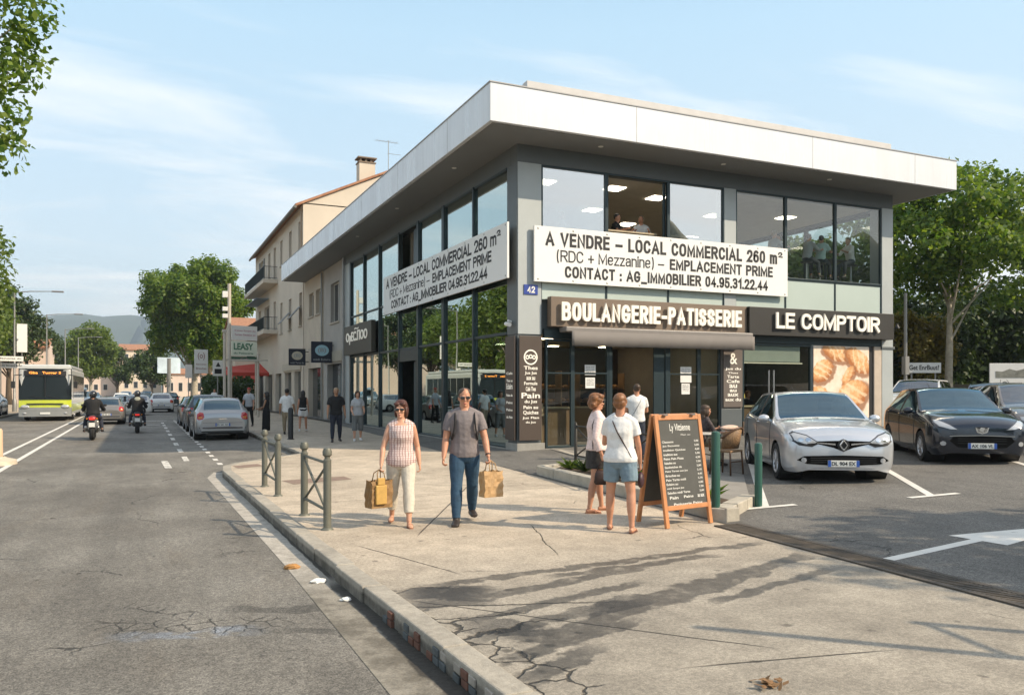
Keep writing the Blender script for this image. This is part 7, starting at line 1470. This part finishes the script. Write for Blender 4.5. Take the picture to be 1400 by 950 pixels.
HAIR = {'short': [((0, -.018, .165), (.078, .098, .078)), ((0, -.045, .115), (.078, .068, .075)), ((.060, .01, .135), (.020, .04, .035)), ((-.060, .01, .135), (.020, .04, .035))],
 'crop': [((0, -.018, .170), (.078, .100, .070)), ((0, -.040, .125), (.074, .064, .07)), ((.067, -.005, .14), (.013, .035, .04)), ((-.067, -.005, .14), (.013, .035, .04))],
 'bob': [((0, -.018, .165), (.086, .104, .080)), ((0, -.048, .10), (.090, .075, .10)), ((.068, -.005, .09), (.024, .048, .09)), ((-.068, -.005, .09), (.024, .048, .09)), ((0, -.06, .04), (.08, .05, .06)), ((.04, .07, .185), (.04, .03, .025)), ((-.04, .07, .185), (.04, .03, .025))],
 'full': [((0, -.014, .172), (.084, .105, .080)), ((.05, -.06, .16), (.05, .05, .05)), ((-.05, -.06, .10), (.05, .05, .05)), ((.05, .02, .20), (.045, .045, .04)), ((-.04, .03, .205), (.045, .04, .035)), ((.04, -.08, .08), (.05, .04, .05)), ((0, -.05, .11), (.092, .082, .10)), ((.066, .0, .125), (.030, .055, .055)), ((-.066, .0, .125), (.030, .055, .055)), ((0, .07, .195), (.06, .035, .025))],
 'long': [((0, -.018, .165), (.086, .104, .080)), ((0, -.055, .08), (.088, .072, .13)), ((0, -.075, -.04), (.085, .045, .13)), ((.068, -.005, .08), (.024, .045, .10)), ((-.068, -.005, .08), (.024, .045, .10))]}
def person(label, loc, rz, H, sex, outfit, vox=.018, skin=None, hair=('short', None), group=None, glasses=False, z_seat=None, **pose):
    """outfit: list of (part name, builder(Body, MB), material, inflation fold); body is one continuous mesh"""
    B_ = Body(H, sex, **pose); base = (z_seat if z_seat is not None else -B_.low); t = thing('person', label, 'person', (loc[0], loc[1], loc[2]), rz, group); off = Vector((0, 0, base)); skin = skin or skin_b
    for dct in (B_.sh, B_.el, B_.wr, B_.hip, B_.kn, B_.an):
        for q in dct: dct[q] = dct[q] + off
    B_.P = B_.P + off; B_.neck = B_.neck + off; mb = MB(); B_.torso(mb)
    for s in (1, -1): B_.arm(mb, s); B_.hand(mb, s); B_.leg(mb, s); B_.foot(mb, s)
    B_.head(mb); solid(mb, 'body', skin, t, vox, 2); seed = len(label)
    for nm, fn, mat, fold in outfit: mb = MB(); fn(B_, mb); solid(mb, nm, mat, t, max(vox * 1.1, .008), 4, fold, seed)
    T = B_.headT(); style, hm = hair
    if hm:
        mb = MB()
        for c, r in HAIR[style]: mb.ell(c, r, T, 14, 10)
        solid(mb, 'hair', hm, t, max(vox * .9, .007), 1, .016 if style == 'full' else .009, seed)
    mb = MB(); mb.ell((0, .094, .0455), (.022, .007, .006), T, 10, 6); mb.build('lips', lip_m, t, smooth=True)
    if glasses:
        mb = MB()
        for e in (1, -1): mb.ell((e * .033, .092, .116), (.029, .010, .021), T, 12, 8); mb.tube([T @ Vector((e * .058, .085, .122)), T @ Vector((e * .074, .03, .122)), T @ Vector((e * .074, -.01, .115))], .004, 5)
        mb.tube([T @ Vector((-.02, .098, .122)), T @ Vector((.02, .098, .122))], .004, 5); mb.build('sunglasses', lens_m, t, smooth=True)
    else:
        for e in (1, -1): mb = MB(); mb.ell((e * .031, .083, .117), (.013, .010, .0085), T, 10, 8); mb.build('eye', eye_m, t, smooth=True)
    bpy.context.view_layer.update(); M_ = Matrix.Translation(t.location) @ Matrix.Rotation(rz, 4, 'Z'); t_pos = {q: M_ @ (B_.wr[q] + B_.hdir[q] * .09 * B_.k) for q in (1, -1)}; return t, t_pos, B_, M_
def tee(sleeve=.62, lo=-.03, hi=.52, inf=.014, fl=.02):
    def f(b, mb):
        hi = .54 if b.sex == 'm' else .515
        b.torso(mb, lo, hi, inf, flare=fl)
        for s in (1, -1): b.arm(mb, s, sleeve, inf * .85)
    return f
def tank(lo=-.06, hi=.455, inf=.014, fl=.03):
    def f(b, mb):
        b.torso(mb, lo, hi, inf, flare=fl)
        for s in (1, -1): p = b.P + b.up * .44 * b.k + b.lat * s * .10 * b.k; mb.tube([p + b.up * -.08, p + b.up * .045 * b.k + Vector((0, -.01, 0))], [(.035 * b.k, .10 * b.k), (.028 * b.k, .062 * b.k)], 10, ref=tuple(b.lat))
    return f
def trousers(to=1.95, inf=.013, fl=0, hi=.10):
    def f(b, mb):
        b.torso(mb, -.13, hi, inf * .8)
        for s in (1, -1): b.leg(mb, s, 0, to, inf, fl)
    return f
def skirt(ln=.55, w=.21, hi=.10):
    def f(b, mb): b.torso(mb, -.1, hi, .014); mb.tube([b.P + Vector((0, 0, .06)), b.P + Vector((0, 0, -.1)), b.P + Vector((0, .01, -ln))], [(.175 * b.k * b.b, .13 * b.k * b.b), (.195 * b.k, .16 * b.k), (w * b.k, w * .85 * b.k)], 20, ref=tuple(b.lat))
    return f
def dress(ln=.75): 
    def f(b, mb): tank()(b, mb); skirt(ln, .20)(b, mb)
    return f
def shoes(inf=.010):
    def f(b, mb):
        for s in (1, -1): b.foot(mb, s, inf)
    return f
def soles(b, mb):
    for s in (1, -1):
        h, t, dn, lat = b.foot(MB(), s); k = b.k * .9; c = h + dn * .032 * k; mb.tube([c - t * .075 * k, c - t * .03 * k, c + t * .08 * k, c + t * .16 * k + dn * .002, c + t * .20 * k + dn * .002], [(.03 * k, .008), (.038 * k, .010), (.042 * k, .010), (.046 * k, .010), (.03 * k, .008)], 12, ref=tuple(lat)); e = c + t * .09 * k - dn * .035 * k; mb.tube([c + t * .09 * k + lat * .044 * k, e + lat * .03 * k - dn * .01, e - lat * .03 * k - dn * .01, c + t * .09 * k - lat * .044 * k], .011, 8)
def strap(side0, z0, z1, r=.012):
    def f(b, mb):
        for sgn in (1, -1):
            pts = []
            for i in range(9):
                u = i / 8; z = z0 + (z1 - z0) * u; S = SEC[b.sex]; zs = [q[0] for q in S]; ry = float(np.interp(z, zs, [q[2] for q in S])) * b.b + .020; rx = float(np.interp(z, zs, [q[1] for q in S])) * b.b + .02; x = side0 * (.10 - u * .26); y = sgn * ry * math.sqrt(max(.05, 1 - (x / rx) ** 2)); pts.append(b.P + b.up * z * b.k + Vector((x, y, 0)) * b.k)
            mb.tube(pts, r, 6)
    return f
def rucksack_straps(b, mb):
    for s in (1, -1):
        pts = [b.P + b.up * z * b.k + Vector((s * x, y * b.b, 0)) * b.k for x, z, y in ((.10, .40, -.14), (.115, .50, -.07), (.12, .525, -.01), (.125, .48, .085), (.128, .38, .135), (.145, .26, .125), (.165, .18, .06), (.15, .16, -.08))]; mb.tube(pts, [(.012, .026)] * len(pts), 8, ref=(1, 0, 0))
    mb.tube([b.P + b.up * .06 * b.k + Vector((0, -.2, 0)), b.P + b.up * .25 * b.k + Vector((0, -.215, 0)), b.P + b.up * .46 * b.k + Vector((0, -.175, 0))], [(.13, .06), (.15, .085), (.12, .06)], 14, ref=(1, 0, 0))
def watch(side):
    def f(b, mb): w = b.wr[side]; d = b.hdir[side]; mb.tube([w - d * .035, w - d * .01], .036 * b.k, 12)
    return f
def face(x, y, tx, ty): return math.atan2(-(tx - x), ty - y)
# --- the couple walking towards the camera
wx, wy = 3.05, 10.12
W1, H1, b1, m1 = person('woman in sunglasses, patterned sleeveless top and cream trousers walking with a brown bag', (wx, wy, 0), face(wx, wy, .3, 0), 1.64, 'f', [('top', tank(-.10, .45, .016, .06), plaid, .004), ('trousers', trousers(1.72, .017, .004), linen, .0045), ('sandals', soles, sandal, 0)], .0075, skin_b, ('bob', hair_aub), glasses=True, arms=((9, 17, 14, 6), (-14, 13, 30, 6)), legs=((-13, 3, 12), (15, 1, 4)), bulk=1.10, head=(-14, 2, 0), curl=(55, 40))
mx, my = 3.86, 9.95
M1, H2, b2, m2 = person('man in sunglasses, grey polo shirt and jeans walking with a paper bag', (mx, my, 0), face(mx, my, .5, 0), 1.78, 'm', [('polo_shirt', tee(.66, -.06, .545, .018, .03), tee_grey, .005), ('jeans', trousers(1.97, .016, .003), jeans, .0045), ('shoes', shoes(.013), shoe_d, 0), ('backpack', rucksack_straps, blackc, .003), ('watch', watch(-1), black, 0)], .0075, skin_a, ('crop', hair_brown), glasses=True, arms=((4, 11, 20, 7), (10, 15, 16, 8)), legs=((14, 2, 3), (-15, 2, 16)), bulk=1.06, head=(3, 3, 0), curl=(45, 60))
kraft = M('kraft_paper', (.46, .29, .14), .8, var=.12, vs=8, bump=.4, bs=20); kraft_d = M('brown_bag', (.26, .15, .06), .75, var=.2, vs=7, bump=.4, bs=18)
def paper_bag(label, p, rz, w, d, h, mat, seed, handles=True, tilt=0):
    t = thing('carrier_bag', label, 'bag', (p[0], p[1], p[2] - h - .13), rz); r = random.Random(seed); mb = MB(); nz, nx = 7, 6; ring = []
    for i in range(nz + 1):
        z = h * i / nz; k = 1 - .10 * (i / nz) ** 2; L = []
        for (x0, y0), (x1, y1) in (((-w, -d), (w, -d)), ((w, -d), (w, d)), ((w, d), (-w, d)), ((-w, d), (-w, -d))):
            for j in range(nx): u = j / nx; x = (x0 + (x1 - x0) * u); y = (y0 + (y1 - y0) * u) * k; L.append(len(mb.v)); e = .012 * (i not in (0,)); mb.v.append((x / 2 + r.uniform(-e, e), y / 2 + r.uniform(-e, e), z + (r.uniform(-.012, .012) if i == nz else 0)))
        ring.append(L)
    for a, b in zip(ring, ring[1:]):
        for j in range(len(a)): j2 = (j + 1) % len(a); mb.f.append((a[j], a[j2], b[j2], b[j])); mb.mi.append(0)
    mb.f.append(tuple(reversed(ring[0]))); mb.mi.append(0); mb.build('bag_body', mat, t)
    mb = MB()
    for s in (-1, 1): mb.tube([(-w * .2, s * d * .42, h - .03), (-w * .16, s * d * .25, h + .09), (0, 0, h + .135), (w * .16, s * d * .25, h + .09), (w * .2, s * d * .42, h - .03)], .007, 6)
    mb.build('handle', mat, t, smooth=True); return t
q = H1[1]; paper_bag('bulging brown carrier bag hanging from the woman in the patterned top', (q.x - .02, q.y, q.z + .02), W1.rotation_euler.z + R(30), .30, .17, .34, kraft_d, 3)
q2 = H1[1]; t = thing('paper_wrap', 'ochre paper package sticking out of the brown carrier bag', 'package', (q2.x - .02, q2.y - .105, q2.z - .40), R(10)); mb = MB(); mb.box(-.075, .075, -.02, .02, 0, .24).box(-.05, .05, -.015, .015, .24, .33); mb.build('wrap', M('ochre_paper', (.50, .30, .08), .7, var=.2, vs=9), t, bevel=.012)
q = H2[-1]; paper_bag('flat-sided kraft paper bag carried by the man in the grey polo shirt', (q.x + .02, q.y, q.z + .02), M1.rotation_euler.z + R(25), .27, .16, .33, kraft, 5)
# --- the two women at the chalkboard
_a, HA, _b, _c = person('woman with curly copper hair, pink blouse and black skirt seen side-on', (5.92, 10.05, 0), R(-108), 1.71, 'f', [('blouse', tee(1.75, -.02, .50, .026, .02), pinkc, .005), ('skirt', skirt(.27, .205, .10), skirt_m, .006), ('sandals', soles, sandal, 0), ('bag_strap', lambda b, mb: mb.tube([b.P + b.up * .50 * b.k + Vector((.10, .05, 0)), b.P + b.up * .52 * b.k + Vector((.115, -.02, 0)), b.P + b.up * .35 * b.k + Vector((.17, -.10, 0)), b.P + b.up * .0 + Vector((.21, -.1, 0))], .011, 6), leather, 0)], .0085, skin_a, ('full', hair_blonde), glasses=True, arms=((-14, 16, 34, 6), (18, 10, 60, -10)), legs=((-8, 4, 3), (9, 4, 4)), bulk=1.06, head=(14, 0, 0), curl=(40, 40))
t = thing('handbag', 'dark brown leather handbag at the hip of the woman in the black skirt', 'bag', (HA[1].x, HA[1].y, HA[1].z - .33), R(-100)); mb = MB(); mb.tube([(0, 0, 0), (0, 0, .03), (0, 0, .16), (0, 0, .2)], [(.05, .12), (.06, .15), (.05, .13), (.02, .11)], 16, ref=(1, 0, 0)); mb.build('bag_body', leather, t, smooth=True); mb = MB(); mb.tube([(0, -.1, .2), (0, -.05, .32), (0, .05, .32), (0, .1, .2)], .009, 6); mb.build('handle', leather, t, smooth=True)
_a, HB, _b, _c = person('woman with short copper hair, white tee and denim shorts seen from behind', (5.38, 8.56, 0), R(-42), 1.72, 'f', [('tee_shirt', tee(.55, -.05, .50, .026, .03), tee_white, .004), ('shorts', trousers(.64, .022, .014, .06), denim_l, .004), ('sandals', soles, M('brown_sandal', (.13, .05, .03), .6), 0), ('bag_strap', strap(-1, .50, .0), leather, 0)], .0085, skin_a, ('short', hair_blonde), arms=((8, 12, 12, 2), (22, 12, 88, -26)), legs=((-7, 7, 2), (8, 6, 3)), bulk=1.10, head=(-6, -2, 0), curl=(45, 40))
t = thing('handbag', 'small dark purse hanging from the hand of the woman in denim shorts', 'bag', (HB[1].x, HB[1].y, HB[1].z - .20), R(-42)); mb = MB(); mb.ell((0, 0, .08), (.045, .09, .10), n=14, m=8); mb.build('bag_body', M('plum_leather', (.05, .02, .025), .5), t, smooth=True)
person('man in a white tee shirt with a shoulder strap entering the bakery', (10.5, 16.0, .115), R(-22), 1.76, 'm', [('tee_shirt', tee(.62, -.06, .50, .020, .03), tee_white, .004), ('trousers', trousers(1.95, .016), navyc, .004), ('shoes', shoes(), shoe_d, 0), ('bag_strap', strap(1, .50, .02), blackc, 0)], .014, skin_a, ('crop', hair_brown), arms=((20, 14, 70, -4), (18, 10, 60, -10)), legs=((-10, 3, 6), (10, 3, 3)), bulk=1.08)
person('dark-haired woman in a dark top sitting at the terrace table, looking right', (10.75, 13.95, TZ), R(-100), 1.66, 'f', [('top', tee(1.4, -.05, .50, .018), M('dark_print_top', (.06, .045, .045), .8, var=.9, vs=26), .004), ('trousers', trousers(1.9, .015), khaki, .004), ('shoes', shoes(), shoe_d, 0)], .014, skin_a, ('long', hair_brown), z_seat=.55, lean=14, arms=((30, 12, 60, -10), (35, 12, 70, -10)), legs=((84, 6, 84), (80, 8, 76)), bulk=1.04)
# --- pedestrians on the shaded pavement
person('short-haired man in a black tee shirt and dark jeans on the shaded pavement', (5.9, 27.0, 0), face(5.9, 27, 3, 0), 1.80, 'm', [('tee_shirt', tee(.7, -.06, .5, .022), blackc, .005), ('jeans', trousers(1.95, .016), navyc, .004), ('shoes', shoes(), shoe_d, 0)], .017, skin_c, ('crop', hair_grey), arms=((8, 14, 16), (-4, 14, 20)), legs=((8, 4, 3), (-8, 4, 10)), bulk=1.1)
person('woman in a light grey tee shirt and grey cropped trousers beside the man in black', (6.66, 27.15, 0), face(6.6, 27, 4, 0), 1.72, 'f', [('tee_shirt', tee(.6, -.05, .49, .022, .04), greyc, .005), ('trousers', trousers(1.3, .022, .008), M('grey_trousers', (.16, .17, .17), .85), .004), ('shoes', shoes(), tee_white, 0)], .017, skin_b, ('bob', hair_brown), arms=((10, 12, 50, -4), (14, 10, 55, -6)), legs=((8, 3, 3), (-8, 3, 8)), bulk=1.06)
person('man in a white shirt and khaki trousers walking away on the pavement', (5.15, 32.3, 0), R(-20), 1.78, 'm', [('shirt', tee(.75, -.08, .5, .022, .03), tee_white, .005), ('trousers', trousers(1.95, .02), khaki, .004), ('shoes', shoes(), shoe_d, 0)], .018, skin_c, ('crop', hair_black), arms=((10, 12, 14), (-10, 12, 16)), legs=((-12, 3, 10), (12, 3, 3)))
person('woman in a black tank top and white shorts walking away on the pavement', (6.1, 34.2, 0), R(-15), 1.72, 'f', [('tank_top', tank(), blackc, .003), ('shorts', trousers(.62, .02, .02), tee_white, .004), ('shoes', shoes(), tee_white, 0)], .018, skin_a, ('long', hair_black), arms=((10, 10, 12), (-10, 10, 14)), legs=((10, 3, 3), (-10, 3, 8)))
person('woman in a long black dress standing by the kerb behind the barriers', (4.55, 33.6, 0), R(70), 1.66, 'f', [('dress', dress(.78), blackc, .004), ('shoes', shoes(), shoe_d, 0)], .018, skin_c, ('long', hair_black), arms=((14, 14, 50, 0), (14, 12, 60, -8)), legs=((0, 3, 0), (4, 3, 2)))
person('man with a red cap and pale shirt beyond the silver parked hatchback', (4.65, 40.2, 0), R(150), 1.82, 'm', [('shirt', tee(.7, -.06, .5, .02), greyc, .005), ('trousers', trousers(1.95, .016), blackc, .004), ('shoes', shoes(), shoe_d, 0), ('cap', lambda b, mb: (mb.ell((0, -.01, .18), (.08, .10, .065), b.headT()), mb.ell((0, .09, .165), (.06, .06, .01), b.headT())), redc, 0)], .019, skin_a, arms=((8, 12, 12), (6, 12, 16)), legs=((6, 3, 3), (-6, 3, 6)))
person('person in white standing far down the pavement by the parked cars', (4.8, 62, 0), R(170), 1.78, 'm', [('shirt', tee(.7, -.06, .5, .02), tee_white, 0), ('trousers', trousers(1.95, .016), navyc, 0)], .024, skin_a, ('crop', hair_brown))
# --- riders
for m, lab, jm, hm in ((MC[0], 'rider in black jacket and black helmet on the nearer motorcycle', blackc, helm_m), (MC[1], 'rider in black jacket with a grey hood on the further motorcycle', blackc, helm_m)):
    l = m.location; out = [('jacket', tee(1.95, -.04, .54, .035, .03), jm, .006), ('trousers', trousers(1.9, .022), navyc, .004), ('boots', shoes(.014), black, 0), ('helmet', lambda b, mb: mb.ell((0, -.005, .125), (.128, .155, .150), b.headT(), 18, 12), hm, 0)]
    if 'grey hood' in lab: out.append(('hood', lambda b, mb: mb.tube([b.P + b.up * .40 * b.k + Vector((0, -.13, 0)), b.P + b.up * .50 * b.k + Vector((0, -.13, 0)), b.P + b.up * .56 * b.k + Vector((0, -.08, 0))], [(.10, .045), (.13, .06), (.10, .05)], 14, ref=(1, 0, 0)), cloth('hood_grey', (.32, .33, .27)), .004))
    person(lab, (l.x, l.y - .28, l.z), 0, 1.80, 'm', out, .018, skin_a, z_seat=.96, lean=6, arms=((38, 20, 26, 12), (38, 20, 26, 12)), legs=((64, 20, 84), (64, 20, 84)), bulk=1.18)
# --- people on the first floor
UF = 5.2; g = 'guests on the first floor'
st0 = thing('bar_stool', 'dark bar stool under the guest in the black shirt at the open window', 'stool', (0, 0, UF)); mb = MB(); mb.lathe([(.24, 0), (.22, .02), (.03, .04), (.025, .82)], 16); mb.build('leg', steel, st0); mb = MB(); mb.lathe([(0, .82), (.19, .82), (.2, .86), (0, .88)], 18); mb.build('seat', black, st0)
sit = dict(z_seat=1.0, legs=((70, 8, 70), (74, 8, 74)))
UPP = [('guest in a dark shirt at the open first floor window', 12.95, 20.95, R(-150), 'm', blackc, hair_black, skin_a, 1), ('guest in a white shirt at the open first floor window', 13.9, 20.95, R(150), 'm', tee_white, hair_brown, skin_a, 1), ('blurred guest in white standing behind the leftmost first floor window', 11.2, 21.0, R(-100), 'm', tee_white, hair_grey, skin_b, 0),
 ('guest in a pale shirt behind the end of the white banner', 19.05, 20.95, R(-90), 'm', greyc, hair_grey, skin_b, 1), ('guest with bare arms sitting just right of the white banner', 19.7, 21.2, R(100), 'f', tee_white, hair_brown, skin_a, 1), ('guest in dark trousers sitting at the near end of the high table', 20.5, 20.85, R(-85), 'm', greyc, hair_brown, skin_a, 1), ('guest in a pale teal shirt leaning on the dark high table', 21.15, 20.9, R(-70), 'm', teal_l, hair_black, skin_a, 1), ('guest in a white shirt on a stool behind the rightmost first floor window', 22.45, 20.8, R(85), 'm', tee_white, hair_black, skin_c, 1)]
for i, (lab, x, y, rz, sx, m, hr, sk, seated) in enumerate(UPP):
    kw = dict(sit) if seated else dict(legs=((4, 3, 2), (-4, 3, 4)))
    person(lab, (x, y, UF), rz, 1.74, sx, [('shirt', tee(1.3 if i % 2 else .7, -.05, .5, .02), m, .004), ('trousers', trousers(1.9, .016), navyc, 0), ('shoes', shoes(), shoe_d, 0)], .02, sk, ('crop' if sx == 'm' else 'bob', hr), group=g, lean=10 if seated else 0, arms=((40, 14, 60, -10), (36, 14, 70, -10)), **kw)
    if seated:
        s_ = st0 if i == 0 else copy_tree(st0); s_.location = (x + math.sin(rz) * .02, y, UF); s_['group'] = 'bar stools on the first floor'; s_['label'] = 'dark bar stool under the ' + lab.split(' at the ')[0].split(' behind ')[0].split(' sitting ')[0].split(' leaning ')[0].split(' on a ')[0] + (' at the open window' if i < 2 else ' upstairs')
person('shop assistant with fair hair behind the cafe window', (18.7, 21.7, .03), R(170), 1.68, 'f', [('top', tee(.6), blackc, 0), ('trousers', trousers(1.9), blackc, 0)], .022, skin_b, ('bob', hair_blonde))
person('shop assistant in white at the bakery counter seen through the doorway', (14.4, 23.8, .03), R(100), 1.72, 'f', [('top', tee(.6), tee_white, 0), ('trousers', trousers(1.9), blackc, 0)], .022, skin_b, ('bob', hair_brown))
